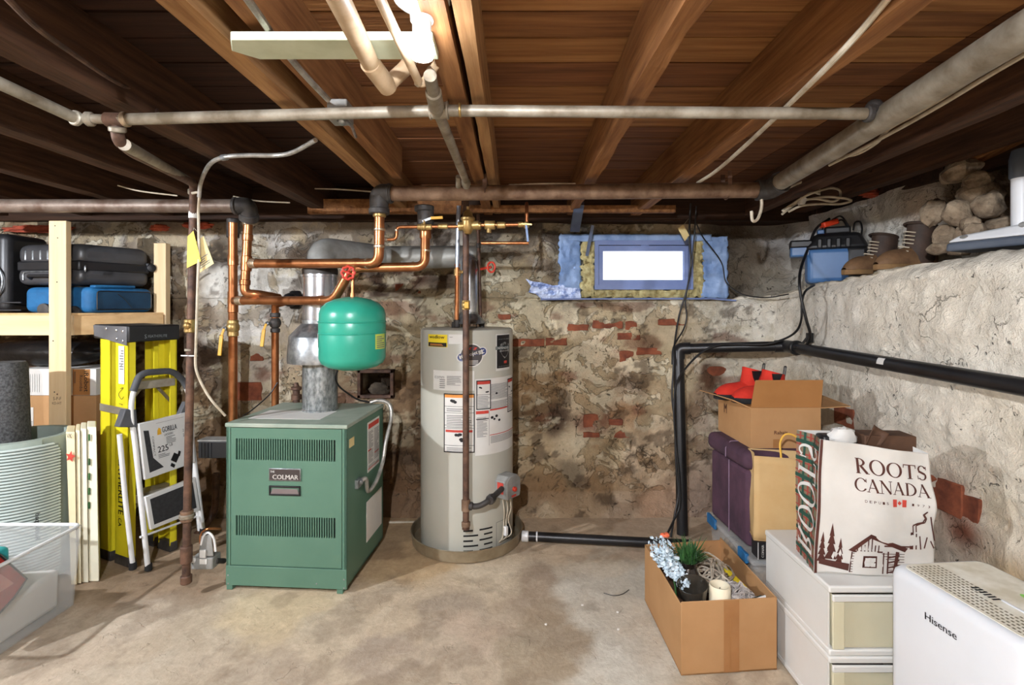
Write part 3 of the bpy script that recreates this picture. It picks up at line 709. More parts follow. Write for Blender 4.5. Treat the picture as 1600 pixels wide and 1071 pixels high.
# loose rubble stones in the cavity at the upper right
def stone(parent, c, r, seed):
    random.seed(seed)
    mb = MB(); R = Matrix.Translation(Vector(c)) @ Matrix.Rotation(random.uniform(-.5, .5), 4, 'X') @ Matrix.Rotation(random.uniform(-.6, .6), 4, 'Y')
    mb.blob((0, 0, 0), r[0], r[1], r[2], 16, 12, Matrix.Identity(4))
    pts_ = np.array([tuple(v) for v in mb.v]); nn_ = pts_ / np.maximum(1e-6, np.linalg.norm(pts_, axis=1))[:, None]
    cell = np.round(nn_ * 1.4 + seed * .37) / 1.4                      # broken faces
    k_ = 1 + .22 * fbm(pts_ / max(r) + seed, 1.3, 2, seed) + .10 * fbm(pts_ / max(r) + seed, 4, 3, seed + 3) + .10 * vnoise(cell * 3, seed)
    mb.v = [R @ Vector(tuple(p_ * q_)) for p_, q_ in zip(pts_, k_)]
    return part('stone', mb, M['stone'], parent, smooth=28)
for i_, (px, py, Y, r) in enumerate(((1500, 268, 2.22, (.075, .07, .04)), (1528, 282, 2.16, (.055, .06, .035)), (1530, 305, 2.2, (.085, .07, .05)), (1545, 322, 2.12, (.06, .05, .06)), (1498, 336, 2.22, (.07, .06, .05)), (1522, 362, 2.1, (.035, .04, .035)),
                                    (1518, 350, 2.12, (.035, .035, .03)), (1478, 372, 2.3, (.05, .05, .06)), (1500, 374, 2.2, (.025, .03, .06)), (1466, 390, 2.24, (.045, .04, .025)), (1498, 390, 2.16, (.045, .04, .025)), (1565, 352, 2.1, (.06, .05, .03)), (1462, 330, 2.36, (.05, .05, .06)))):
    stone(wall_right, P(px, py, Y), r, 100 + i_)
random.seed(17)
m = MB(); m.beam(P(1488, 262, 2.28), P(1640, 190, 2.0), .07, .05); part('timber_end', m, M['joist'], wall_right, .004, label='rough sawn timber end lying on the rubble')
m = MB(); m.beam(P(1290, 268, 2.75), P(1432, 263, 2.55), .03, .03); part('timber_end', m, M['joist_dark'], wall_right, .004, label='short dark batten under the joists')
for (px, py, Y, sx) in ((310, 352, 3.33, .09), (60, 358, 3.33, .22), (250, 356, 3.33, .06), (1365, 303, 2.9, .07)):
    mb = MB(); mb.blob(P(px, py, Y), sx, .03, .022, 18, 10, None, .3); part('insulation_tuft', mb, M['insul'], wall_back if px < 900 else wall_right, label='tuft of pink insulation at the sill')
# metal frame round the clean-out opening and the ash in it
m = MB(); a, b = WB(561, 621), WB(617, 577); yw = wall_y(a[0] - .02, hz0) - .012
f = lambda u, v, d=0: Vector((u, yw + d, v))
for (u0, u1, v0, v1) in ((a[0], b[0], a[1], a[1] + .022), (a[0], b[0], b[1] - .022, b[1]), (a[0], a[0] + .022, a[1], b[1]), (b[0] - .022, b[0], a[1], b[1])):
    m.box((u0, yw - .008, v0), (u1, yw + .05, v1))
part('cleanout_frame', m, M['rust'], wall_back, .003, label='rusty iron frame of the small clean-out opening')
m = MB(); m.blob((hx0 + .01, yw + .05, a[1] + .05), .07, .035, .045, 12, 8, None, .15); part('ash_heap', m, M['ash'], wall_back)

# ------------------------------------------------------------ floor
xs = np.concatenate([np.linspace(-3.95, -2.6, 20), np.arange(-2.58, 1.75, .02), np.linspace(1.76, 2.5, 6)]); ys = np.concatenate([np.linspace(-1.3, 1.6, 20), np.arange(1.62, 3.46, .02)])
gx, gy = np.meshgrid(xs, ys)
F = np.stack([gx.ravel(), gy.ravel(), 0 * gx.ravel()], 1)
F[:, 2] = .004 * fbm(F, 2.2, 3, 5) + .0016 * fbm(F, 9, 3, 7) - .004
floor_spots = [(520, 1000, .2, (200, 183, 156)), (620, 960, .2, (204, 185, 156)), (430, 960, .2, (210, 189, 152)), (300, 1000, .25, (190, 173, 148)), (150, 1000, .25, (192, 175, 152)), (200, 1060, .2, (190, 175, 152)), (400, 1050, .2, (182, 165, 142)),
    (600, 1030, .12, (174, 157, 136)), (700, 960, .12, (180, 163, 140)), (740, 1000, .12, (196, 175, 150)), (700, 1040, .2, (192, 175, 150)), (840, 900, .12, (164, 145, 122)), (830, 930, .1, (174, 155, 130)), (860, 960, .1, (170, 151, 124)), (820, 1035, .12, (172, 155, 128)), (870, 1000, .1, (164, 147, 122)),
    (960, 900, .14, (198, 191, 174)), (950, 960, .14, (202, 195, 178)), (940, 1030, .14, (200, 195, 180)), (900, 1060, .08, (204, 197, 180)), (1010, 1040, .14, (200, 193, 176)), (1000, 990, .1, (198, 189, 170)), (930, 880, .12, (200, 187, 164)), (760, 900, .16, (210, 193, 164)), (640, 880, .2, (194, 165, 122)), (680, 850, .2, (190, 161, 118)), (620, 860, .1, (154, 127, 92)),
    (900, 840, .16, (198, 175, 144)), (1000, 840, .16, (184, 161, 134)), (260, 900, .3, (164, 139, 110)), (340, 880, .15, (180, 155, 124)), (1150, 1060, .2, (190, 175, 150)), (1250, 1060, .2, (194, 179, 154))]
fs_ = np.array([[*PZ(x, y, 0).xy, r] for x, y, r, c in floor_spots]); fc = np.array([lin(c) for *_, c in floor_spots])
Fw = F + .08 * np.stack([fbm(F, 4, 5, 41, .6), fbm(F, 4, 5, 43, .6), 0 * F[:, 0]], 1)
fcol = np.zeros((len(F), 3))
for ch in np.array_split(np.arange(len(F)), 6):
    d2 = (Fw[ch, 0][:, None] - fs_[:, 0]) ** 2 + (Fw[ch, 1][:, None] - fs_[:, 1]) ** 2
    fcol[ch] = blend(d2, fs_[:, 2], fc, 3.2)
sm = np.clip((fbm(F, 5.5, 5, 47, .6) - .25) * 4, 0, 1)[:, None] * .3
fcol = fcol * (1 - sm) + np.array(lin((120, 100, 78))) * sm
lum = fcol @ np.array([.3, .55, .15]); fcol += (lum[:, None] - fcol) * .15
nX, nY = len(xs), len(ys)
me = bpy.data.meshes.new('floor')
j, i_ = np.meshgrid(np.arange(nY - 1), np.arange(nX - 1), indexing='ij'); a = (j * nX + i_).ravel()
me.from_pydata(F.tolist(), [], np.stack([a, a + 1, a + nX + 1, a + nX], 1).tolist())
me.polygons.foreach_set('use_smooth', [True] * len(me.polygons))
ca = me.color_attributes.new('Col', 'FLOAT_COLOR', 'POINT'); ca.data.foreach_set('color', np.concatenate([fcol, np.full((len(F), 1), .16)], 1).astype(np.float32).ravel())
me.materials.append(attr_mat('worn_concrete', .75, .6, .10, .0022, False, 11))
flo = bpy.data.objects.new('floor', me); C.objects.link(flo); flo['kind'] = 'structure'; LOC['floor'] = Vector((0, 0, 0))
m = MB(); m.tube(spline([PZ(943, 927, .003), PZ(958, 931, .004), PZ(972, 929, .004), PZ(983, 922, .003)]), .0016, 5); single('wire_offcut', m, M['black'], 'thin black wire offcut lying on the pale strip of floor', 'wire')
for px, py in ((910, 946, ), (965, 957), (966, 984), (853, 976)):
    m = MB(); m.blob(PZ(px, py, .003), .006, .005, .004, 7, 5, None, .2); part('plaster_chip', m, M['paper'], flo)

# ------------------------------------------------------------ ceiling: subfloor planks and joists
ceil = struct('ceiling', loc=(0, 0, 2.15))
y, kk = -1.25, 0
widths = [.22, .19, .24, .21, .23, .20, .22, .18, .24]
plank_mats = [wood('plank_wood_%s' % 'abc'[i], *c, 0, .75, .002, 2.2) for i, c in enumerate((((172, 124, 76), (122, 80, 46)), ((154, 108, 66), (104, 66, 40)), ((138, 92, 58), (90, 56, 36))))]
edges = [-1.25, -1.0, -.75, -.5, -.25, 0, .22, .45, .68, .92, 1.15, 1.372, 1.505, 1.66, 1.838, 1.99, 2.255, 2.40, 2.55, 2.78, 2.95, 3.13, 3.32, 3.5]
plank_shaded = wood('shaded_plank', (66, 42, 31), (36, 24, 18), 0, .8, .002, 2.2)  # left bays: joist shade painted in as dark boards
plank_side_shaded = wood('plank_wood_d', (108, 69, 42), (70, 44, 28), 0, .8, .002, 2.2)  # right bays: shade put into the board colour
for i_ in range(len(edges) - 1):
    y0, y1 = edges[i_] + .003, edges[i_ + 1] - .005
    for xa, xb, mt_ in ((-3.95, -.672, plank_shaded), (-.670, 1.329, plank_mats[[0, 1, 0, 2, 1][i_ % 5] if edges[i_] < 2.2 else 2]), (1.331, 2.6, plank_side_shaded)):
        if xa > 1 and edges[i_] < .4: mt_ = plank_side_shaded
        m = MB(); dz = random.uniform(0, .004)
        n = 14; ph = random.uniform(0, 6)
        wv = lambda x, e: .002 * sin(x * 3.1 + ph + e) + .0012 * sin(x * 9 + e * 2)
        vsb = []
        for k_ in range(n + 1):
            x = xa + (xb - xa) * k_ / n
            vsb += [(x, y0 + wv(x, 0), 2.15 + dz), (x, y1 + wv(x, 1), 2.15 + dz), (x, y1, 2.175), (x, y0, 2.175)]
        fsb = [(3, 2, 1, 0), tuple(4 * n + q for q in (0, 1, 2, 3))]
        for k_ in range(n):
            b = 4 * k_
            fsb += [(b + e, b + 4 + e, b + 4 + (e + 1) % 4, b + (e + 1) % 4) for e in range(4)]
        m.add(vsb, fsb)
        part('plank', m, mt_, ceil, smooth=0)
m = MB(); m.box((-3.95, -1.3, 2.18), (2.6, 3.55, 2.2)); part('floor_above', m, M['dark'], ceil)

def joist(xl, xr, y0, y1, zb, mat, wob=.003, dx=0, seed=0, zt=2.15):
    """a joist running away from the camera; rough edges; dx = drift of x from near to far"""
    rnd = random.Random(seed); n = 30
    vsb, fsb = [], []
    o = [rnd.uniform(-wob, wob) for _ in range(4 * (n + 1))]
    for k_ in range(n + 1):
        t = k_ / n; y = y0 + (y1 - y0) * t; d = dx * t
        vsb += [(xl + d + o[4 * k_], y, zb + o[4 * k_ + 1] * .6), (xr + d + o[4 * k_ + 2], y, zb + o[4 * k_ + 3] * .6), (xr + d, y, zt), (xl + d, y, zt)]
    fsb = [(0, 1, 2, 3), tuple(4 * n + e for e in (3, 2, 1, 0))]
    for k_ in range(n):
        b = 4 * k_
        fsb += [(b + (e + 1) % 4, b + e, b + 4 + e, b + 4 + (e + 1) % 4) for e in range(4)]
    m = MB(); m.add(vsb, fsb)
    return part('joist', m, mat, ceil, smooth=0)
joist(-.70, -.643, -1.2, 3.45, 1.965, M['joist_pale'], .002, -.01, 1)
joist(-.590, -.545, -1.2, 2.5, 1.985, M['joist'], .002, 0, 2)
joist(-.190, -.137, -1.2, 3.45, 1.965, M['joist'], .002, -.005, 3)
joist(-.122, -.083, -1.2, 3.45, 1.972, M['joist_pale'], .002, -.005, 4)
joist(.318, .372, -1.2, 3.45, 1.962, M['joist'], .007, .03, 5)
joist(.765, .826, -1.2, 3.45, 1.962, M['joist'], .003, .0, 6)
joist(1.30, 1.36, -1.2, 3.45, 1.955, M['joist_dark'], .003, .22, 7)
joist(1.80, 1.86, -1.2, 3.45, 1.98, M['joist_dark'], .003, .05, 8)
joist(2.2, 2.26, -1.2, 2.5, 2.0, M['joist_dark'], .003, .0, 14)
joist(-1.205, -1.125, -1.2, 3.45, 1.962, M['joist_dark'], .005, -.04, 9)
joist(-1.735, -1.66, -1.2, 3.45, 1.96, M['joist_dark'], .005, -.06, 10)
joist(-2.25, -2.17, -1.2, 3.45, 1.96, M['joist_dark'], .005, -.06, 11)
joist(-2.8, -2.73, -1.2, 3.45, 1.96, M['joist_dark'], .005, -.04, 12)
joist(-3.35, -3.28, -1.2, 3.45, 1.96, M['joist_dark'], .005, -.04, 13)
m = MB(); m.box((-1.26, 3.12, 1.93), (-.32, 3.16, 2.02)); part('blocking', m, M['joist'], ceil, .003, label='board nailed across the joist ends')
m = MB(); m.box((-.35, 3.16, 1.945), (1.0, 3.2, 1.99)); part('blocking', m, M['joist'], ceil, .003)
m = MB(); bq = [(-.62, 1.12), (-.178, 1.12), (-.178, 1.21), (-.60, 1.21), (-.645, 1.17)]
m.prism([(a, b) for a, b in bq], lambda u, v, d: Vector((u, v, d)), 1.945, 1.964); o_ = single('painted_board', m, M['boardw'], 'short pale green painted board nailed under the joists by the lamp', 'board', None, .002)
for px, py in ((370, 0), (640, 0)): pass

# ------------------------------------------------------------ window in the back wall
win = struct('window_1', loc=(.85, 3.45, 1.41))
Yw = 3.465
def WR(mb, x0, y0, x1, y1, d0, d1, Y=Yw):
    A, B = P(x0, y1, Y), P(x1, y0, Y); mb.box((A.x, d0, A.z), (B.x, d1, B.z))
def window_ring(x0, y0, x1, y1, wl, wt_, d0, d1):
    mb = MB()
    for r in ((x0, y0, x1, y0 + wt_), (x0, y1 - wt_, x1, y1), (x0, y0 + wt_, x0 + wl, y1 - wt_), (x1 - wl, y0 + wt_, x1, y1 - wt_)): WR(mb, *r, d0, d1)
    return mb
part('frame', window_ring(928, 377, 1080, 453, 6, 7, 3.425, 3.49), M['frameb'], win)
part('sash', window_ring(935, 385, 1073, 446, 6, 8, 3.437, 3.492), M['frameb'], win)
part('seal', window_ring(933.8, 383.8, 1074.2, 447.2, 1.4, 1.6, 3.445, 3.49), M['suit_d'], win, label='dark seal between frame and sash')
m = MB(); WR(m, 939, 391, 1066, 441, 3.458, 3.47); part('pane', m, emit('daylit_pane', (234, 239, 246), .9), win)
m = MB(); WR(m, 1000, 381, 1012, 385, 3.432, 3.45); part('latch', m, M['frameb'], win, .002)
def rough_strip(name, x0, y0, x1, y1, Y, mat, amp, seed, tilt=0, th=.02):
    A, B = P(x0, y1, Y), P(x1, y0, Y)
    nu, nv = max(4, int((B.x - A.x) / .012)), max(4, int((B.z - A.z) / .012))
    arr = np.array([[i_ / nu * 9 * (B.x - A.x) * 5, seed, j_ / nv * 9 * (B.z - A.z) * 5] for j_ in range(nv + 1) for i_ in range(nu + 1)])
    nz_ = fbm(arr, 1.0, 3, seed)
    mb = MB(); cnt = [0]
    def f(u, v):
        q = nz_[cnt[0]]; cnt[0] += 1
        e = .6 if 0 < u < 1 and 0 < v < 1 else .25
        jx = amp * .8 * q if u in (0, 1) else 0; jz = amp * .5 * q if v in (0, 1) else 0
        return Vector((A.x + u * (B.x - A.x) + jx, Y + tilt * (u - .5) - amp * (q + .2) * e, A.z + v * (B.z - A.z) + jz))
    mb.grid(f, nu, nv)
    return mb
for nme, r, Y, amp, sd, tl in (('surround_sheet', (874, 368, 908, 465), 3.43, .013, 3, .05), ('surround_sheet', (1098, 370, 1136, 466), 3.44, .013, 5, -.02), ('surround_sheet', (880, 366, 1112, 377), 3.43, .006, 7, 0)):
    o_ = part(nme, rough_strip(nme, *r, Y, M['daylit_blue'], amp, sd, tl), M['daylit_blue'], win)
    sd_ = o_.modifiers.new('thick', 'SOLIDIFY'); sd_.thickness = .012; sd_.offset = -1
for nme, r, Y, sd in (('mineral_wool', (908, 376, 930, 464), 3.45, 11), ('mineral_wool', (1079, 376, 1100, 464), 3.45, 13), ('mineral_wool', (926, 452, 1084, 466), 3.45, 17)):
    o_ = part(nme, rough_strip(nme, *r, Y, M['wool'], .022, sd), M['wool'], win)
    sd_ = o_.modifiers.new('thick', 'SOLIDIFY'); sd_.thickness = .03; sd_.offset = -1
# torn foil tail and bottom lip
mb = MB(); random.seed(4)
outl = [(822, 437), (832, 441), (846, 442), (862, 446), (878, 446), (884, 450), (906, 452), (908, 466), (845, 467), (836, 460), (826, 457), (829, 447)]
def ff(u, v, d):
    p_ = P(u, v, 3.40); return Vector((p_.x, 3.385 - .012 * sin(u * .5) * sin(v * .6) - d, p_.z))
mb.prism([(u + random.uniform(-1, 1), v + random.uniform(-1, 1)) for u, v in outl], ff, 0, .006)
part('torn_foil', mb, M['foil'], win, label='torn end of the blue foil lying against the wall')
mb = MB(); mb.tube([P(845, 468, 3.38), P(900, 467.5, 3.37), P(1000, 467, 3.37), P(1112, 467, 3.38), P(1150, 470, 3.38)], .006, 6); part('sill_lip', mb, M['frameb'], win)

# ------------------------------------------------------------ boiler
ba = math.radians(4)
BM = Matrix.Translation(Vector((-1.3855, 2.4646, 0))) @ Matrix.Rotation(-ba, 4, 'Z')
BW, BD, BH = .596, .53, .80
boiler = thing('boiler', 'green enamelled boiler cabinet with two slotted bands standing on the concrete floor', 'boiler', BM @ Vector((BW / 2, BD / 2, 0)))
bf = lambda u, v, d=0: BM @ Vector((u, -d, v))                       # front face
bs_ = lambda u, v, d=0: BM @ Vector((BW + d, u, v))                  # right face: u runs back
m = MB(); m.box((0, 0, .03), (.014, BD, .782), BM); m.box((BW - .014, 0, .03), (BW, BD, .782), BM); m.box((0, BD - .014, .03), (BW, BD, .782), BM); m.box((0, .01, .03), (BW, BD, .045), BM)
m.box((0, 0, .03), (.021, .014, .782), BM); m.box((.573, 0, .03), (BW, .014, .782), BM)
part('cabinet', m, M['boiler'], boiler, .002)
m = MB(); m.box((-.004, -.005, .782), (BW + .004, BD + .004, .802), BM); part('lid', m, M['boiler_top'], boiler, .004)
m = MB(); m.box((.0, -.003, .022), (BW, .012, .116), BM); part('kick_panel', m, M['boiler'], boiler, .002)
m = MB()
x0, x1 = .024, .570
z0, z1, z2, z3, z4, z5 = .120, .262, .358, .626, .728, .779
sx0, sx1 = .048, .540
for (a, b_, c, d) in ((x0, x1, z0, z1), (x0, x1, z2, z3), (x0, x1, z4, z5), (x0, sx0, z1, z2), (sx1, x1, z1, z2), (x0, sx0, z3, z4), (sx1, x1, z3, z4)):
    m.box((a, .001, c), (b_, .012, d), BM)
nf = 41; pit = (sx1 - sx0) / nf
for i in range(1, nf):
    xx = sx0 + i * pit
    for (c, d) in ((z1, z2), (z3, z4)):
        m.box((xx - pit * .21, .0015, c), (xx + pit * .21, .010, d), BM)
part('front_panel', m, M['boiler'], boiler)
m = MB(); m.box((sx0 - .01, .016, z1 - .01), (sx1 + .01, .02, z2 + .01), BM); m.box((sx0 - .01, .016, z3 - .01), (sx1 + .01, .02, z4 + .01), BM); part('slot_backing', m, M['dark'], boiler)
m = MB(); m.box((.216, -.006, .530), (.373, .002, .590), BM); npl = part('nameplate', m, M['zinc'], boiler, .002)
m = MB(); m.box((.220, -.0075, .534), (.369, -.005, .586), BM); part('nameplate_face', m, pm('plate_face', (66, 58, 56), (58, 50, 48), 5, .4), npl)
m = MB(); f = lambda u, v: bf(u, v, .0082); lettering(m, 'COLMAR', f, .236, .362, .539, .561, .0014); lettering(m, 'COLMAR', f, .2355, .3615, .5395, .5605); lettering(m, 'THE', f, .224, .246, .570, .580, .0006); part('lettering', m, M['paper'], npl, smooth=0)
m = MB()
for (a, b_, c, d) in ((.216, .370, .498, .506), (.216, .370, .460, .468), (.216, .223, .460, .506), (.363, .370, .460, .506)): m.box((a, -.006, c), (b_, .004, d), BM)
h = part('pull_handle', m, M['black'], boiler, .0015, label='black recessed pull')
m = MB(); m.hexa([bf(.223, .468, -.001), bf(.363, .468, -.001), bf(.363, .468, .003), bf(.223, .468, .003)][::-1], [bf(.232, .490, -.001), bf(.354, .490, -.001), bf(.354, .491, .0), bf(.232, .491, .0)][::-1]); part('scoop', m, pm('scoop_grey', (120, 108, 104), (104, 92, 90), 5, .5), h)
for (a, b_) in ((.0, 0), (BW - .05, 0), (0, BD - .05), (BW - .05, BD - .05)):
    m = MB(); m.box((a, b_ + .002, -.002), (a + .03, b_ + .03, .03), BM); part('foot', m, M['boiler'], boiler, .002)
m = MB()
for (u, v) in ((.012, .07), (.012, .03), (.584, .07), (.584, .03), (.45, .045)): m.lathe([(.004, 0), (.004, .002), (.002, .003)], n=8, M=along(bf(u, v, .002), bf(u, v, .01)))
part('screw', m, M['zinc'], boiler, kind='stuff')
def rlab(u0, u1, v0, v1, mat, name):
    mb = MB(); mb.hexa([bs_(u0, v0, 0), bs_(u1, v0, 0), bs_(u1, v0, .0012), bs_(u0, v0, .0012)], [bs_(u0, v1, 0), bs_(u1, v1, 0), bs_(u1, v1, .0012), bs_(u0, v1, .0012)]); return part(name, mb, mat, boiler)
wl = rlab(.275, .46, .485, .748, M['paper'], 'warning_label')
fl_ = lambda u, v: bs_(u, v, .002)
m = MB(); printed_lines(m, fl_, .285, .45, .50, .52, 3); printed_lines(m, fl_, .285, .36, .53, .70, 22); printed_lines(m, fl_, .375, .45, .53, .70, 22); part('fine_print', m, M['inkgrey'], wl, smooth=0)
m = MB(); patch(m, fl_, .285, .45, .712, .738); patch(m, fl_, .28, .33, .595, .602); patch(m, fl_, .38, .45, .560, .567); patch(m, fl_, .28, .45, .498, .503); part('red_bars', m, M['inkred'], wl, smooth=0)
rlab(.26, .50, .125, .335, M['paper'], 'blank_label')
sl = rlab(.03, .09, .683, .725, M['tagw'], 'small_label')
m = MB(); m.box((.05, .10, .8022), (.42, .30, .8034), BM); part('paper_sheet', m, M['paper'], boiler)

# armoured cable on the boiler's right side, with its box connector
pts = [bs_(.14, .485, .012), bs_(.17, .49, .03), P(575, 768, 2.66), P(588, 752, 2.74), P(598, 722, 2.82), P(603, 690, 2.86), P(611, 655, 2.92), P(610, 636, 2.94), P(603, 628, 2.94), P(590, 626, 2.94), P(578, 629, 2.93)]
cab = thing('flexible_conduit', 'grey flexible conduit looping down the right side of the green boiler', 'conduit', pts[0])
m = MB(); m.tube(spline(pts, 6), .0105, 10); part('sheath', m, M['bx'], cab)
m = MB(); ring(m, bs_(.13, .483, .0), bs_(.145, .487, .022), .016); m.box((.595, .10, .462), (.612, .15, .505), BM); part('connector', m, M['zinc'], cab, .002)
m = MB(); m.tube(spline([P(578, 629, 2.93), P(560, 625, 2.90), P(545, 616, 2.86), P(530, 604, 2.78), P(524, 590, 2.72), P(530, 575, 2.62)]), .005, 8); part('black_lead', m, M['blackcord'], cab)

# ------------------------------------------------------------ flue with draught hood
fx, fy = -1.052, 2.78
flue = thing('flue_pipe', 'galvanised flue with a wide draught hood rising from the green boiler', 'flue', (fx, fy, .80))
m = MB(); m.lathe([(.094, .803), (.094, .812), (.0905, .814), (.0905, 1.10)], (fx, fy, 0), 32, cap=False); part('lower_pipe', m, pm('spangled_zinc', (168, 172, 172), (108, 114, 114), 60, .4, .7, 0, None, (1, 1, .5), 3), flue)
m = MB(); m.lathe([(.150, 1.060), (.166, 1.062), (.168, 1.075), (.160, 1.20), (.156, 1.207), (.098, 1.268), (.092, 1.272), (.092, 1.29)], (fx, fy, 0), 36, cap=False); m.lathe([(.150, 1.060), (.156, 1.19), (.09, 1.26)], (fx, fy, 0), 36, cap=False); part('draught_hood', m, M['zinc'], flue)
m = MB(); m.lathe([(.089, 1.27), (.089, 1.40), (.0905, 1.402), (.0905, 1.408), (.089, 1.41), (.089, 1.52), (.092, 1.522), (.092, 1.535)], (fx, fy, 0), 32, cap=False); part('upper_pipe', m, M['steel'], flue)
m = MB(); m.lathe([(.0925, 1.535), (.0925, 1.56), (.088, 1.575)], (fx, fy, 0), 32, cap=False); part('collar', m, M['iron_d'], flue, label='dark band at the top of the pipe')
m = MB(); m.tube(fillet([(fx, fy, 1.56), (fx, fy + .03, 1.665), (-.86, 3.12, 1.665)], .11, 8), .078, 22); part('elbow', m, M['grey_metal'], flue)
m = MB(); m.tube([(-.95, 3.02, 1.665), (-.80, 3.17, 1.667), (-.23, 3.18, 1.672)], [.074, .07, .07], 22); part('horizontal_run', m, pm('dull_vent', (158, 158, 152), (128, 124, 116), 6, .5, .4), flue)

# water heater's own vent
vent = thing('heater_vent', 'shiny narrow vent pipe rising from the grey water heater', 'vent pipe', (-.268, 3.05, 1.24))
m = MB(); m.lathe([(.098, 1.262), (.10, 1.266), (.072, 1.30), (.060, 1.315), (.056, 1.32), (.056, 1.33)], (-.268, 3.05, 0), 28, cap=False); part('hood', m, M['zinc'], vent)
m = MB()
for a in range(4): m.tube([(-.268 + .09 * cos(a * pi / 2 + .6), 3.05 + .09 * sin(a * pi / 2 + .6), 1.236), (-.268 + .09 * cos(a * pi / 2 + .6), 3.05 + .09 * sin(a * pi / 2 + .6), 1.27)], .004, 6)
part('hood_leg', m, M['iron_d'], vent, kind='stuff')
m = MB(); m.tube(fillet([(-.268, 3.05, 1.315), (-.268, 3.05, 1.60), (-.29, 3.2, 1.672)], .10, 8), .054, 22); part('pipe', m, M['steel'], vent)

# ------------------------------------------------------------ water heater in its drain pan
hx, hy, hr = -.277, 3.03, .27
pan = MB(); pan.lathe([(.30, -.001), (.318, .002), (.326, .062), (.330, .066), (.327, .069), (.321, .066), (.314, .010), (.29, .006), (.02, .006)], (hx, hy, 0), 56)
pan_o = thing('drain_pan', 'round tan metal drain pan under the grey water heater', 'drain pan', (hx, hy, 0)); part('tray', pan, M['pan'], pan_o)
heater = thing('water_heater', 'tall pale grey cylindrical water heater standing in the round pan', 'water heater', (hx, hy, .006))
m = MB(); m.lathe([(.262, .006), (hr, .012), (hr, 1.222), (.266, 1.232), (.258, 1.236), (.02, 1.240)], (hx, hy, 0), 64); part('jacket', m, M['heater'], heater)
def hc(u, v, d=0):
    a = u / hr; return Vector((hx + (hr + .0015 + d) * sin(a), hy - (hr + .0015 + d) * cos(a), v))
def hit(px, py):
    dx, dz = (px - CX) / FX, (CY - py) / FX
    A, B, D = dx * dx + 1, -2 * (dx * hx + hy), hx * hx + hy * hy - hr * hr
    disc = max(B * B - 4 * A * D, 0); t = (-B - math.sqrt(disc)) / (2 * A)
    return hr * math.asin(max(-1, min(1, (t * dx - hx) / hr))), EYE + t * dz
def hrect(x0, y0, x1, y1):
    (u0, _), (u1, _) = hit(x0, y0), hit(x1, y0)
    v1 = hit((x0 + x1) / 2, y0)[1]; v0 = hit((x0 + x1) / 2, y1)[1]
    return u0, u1, v0, v1
def hlabel(name, r, mat, d=0, parent=None):
    mb = MB(); u0, u1, v0, v1 = hrect(*r); patch(mb, lambda a, b: hc(a, b, d), u0, u1, v0, v1, max(2, int(abs(u1 - u0) / .02)), 1)
    return part(name, mb, mat, parent or heater, label=None), (u0, u1, v0, v1)
def hl(d): return lambda a, b: hc(a, b, d)
yl, (u0, u1, v0, v1) = hlabel('yellow_sticker', (669.5, 523, 699, 542.5), pm('sticker_yellow', (232, 206, 48), (226, 198, 40), 6, .5))
m = MB(); patch(m, hl(.0012), u0 + .004, u1 - .004, v0 + .002, v0 + .024, 6); lettering(m, 'wedlow', hl(.0012), u0 + .013, u1 - .017, v0 + .046, v0 + .064, .0012); part('black_print', m, M['ink'], yl, smooth=0)
m = MB(); lettering(m, 'JUNE 16', hl(.0018), u0 + .02, u1 - .02, v0 + .012, v0 + .019) if False else printed_lines(m, hl(.0018), u0 + .02, u1 - .02, v0 + .008, v0 + .02, 2, 4); part('fine_print', m, M['inkorange'], yl, smooth=0)
ws, (u0, u1, v0, v1) = hlabel('white_sticker', (701, 523, 727, 538), M['paper'])
m = MB(); printed_lines(m, hl(.001), u0 + .006, u0 + .035, v1 - .016, v1 - .010, 1, 4); part('fine_print', m, M['inkgrey'], ws, smooth=0)
# round badge with the blue pill
uc_, vc_ = hit(737, 555.5); rr = .064
def disc(mb, f, u, v, ru, rv, n=28, a0=0, a1=2 * pi):
    mb.add([f(u, v)] + [f(u + ru * cos(a0 + (a1 - a0) * k / n), v + rv * sin(a0 + (a1 - a0) * k / n)) for k in range(n + 1)], [(0, k + 1, k + 2) for k in range(n)])
def pill(mb, f, u, v, L, h_, tilt, n=10):
    pts = [(L / 2 - h_ / 2 + h_ / 2 * cos(-pi / 2 + pi * k / n), h_ / 2 * sin(-pi / 2 + pi * k / n)) for k in range(n + 1)] + [(-L / 2 + h_ / 2 + h_ / 2 * cos(pi / 2 + pi * k / n), h_ / 2 * sin(pi / 2 + pi * k / n)) for k in range(n + 1)]
    c_, s_ = cos(tilt), sin(tilt)
    q = [(u + x * c_ - y * s_, v + x * s_ + y * c_) for x, y in pts]
    mb.add([f(u, v)] + [f(*p_) for p_ in q], [(0, k + 1, (k + 1) % len(q) + 1) for k in range(len(q))])
badge = MB(); disc(badge, hl(.0006), uc_, vc_, rr, rr); pill(badge, hl(.0007), uc_ + .002, vc_ + .004, .172, .052, .26); bd = part('badge', badge, M['paper'], heater, smooth=0)
m = MB(); disc(m, hl(.0012), uc_, vc_, rr - .006, rr - .006); part('badge_disc', m, pm('badge_grey', (74, 70, 72), (60, 56, 58), 6, .4), bd, smooth=0)
m = MB(); pill(m, hl(.0018), uc_ + .002, vc_ + .004, .160, .040, .26); part('badge_band', m, pm('badge_blue', (40, 58, 118), (34, 50, 106), 6, .4), bd, smooth=0)
m = MB(); tf = lambda a, b: hc(uc_ + .002 + a * cos(.26) - b * sin(.26), vc_ + .004 + a * sin(.26) + b * cos(.26), .0026)
lettering(m, 'Hydrojet', tf, -.070, .030, -.011, .014, .001); printed_lines(m, tf, .036, .070, -.010, .012, 3, 2, .6)
printed_lines(m, lambda a, b: hc(uc_ + a, vc_ + b, .0018), -.03, .035, -.05, -.024, 4, 4, .4); part('lettering', m, M['paper'], bd, smooth=0)
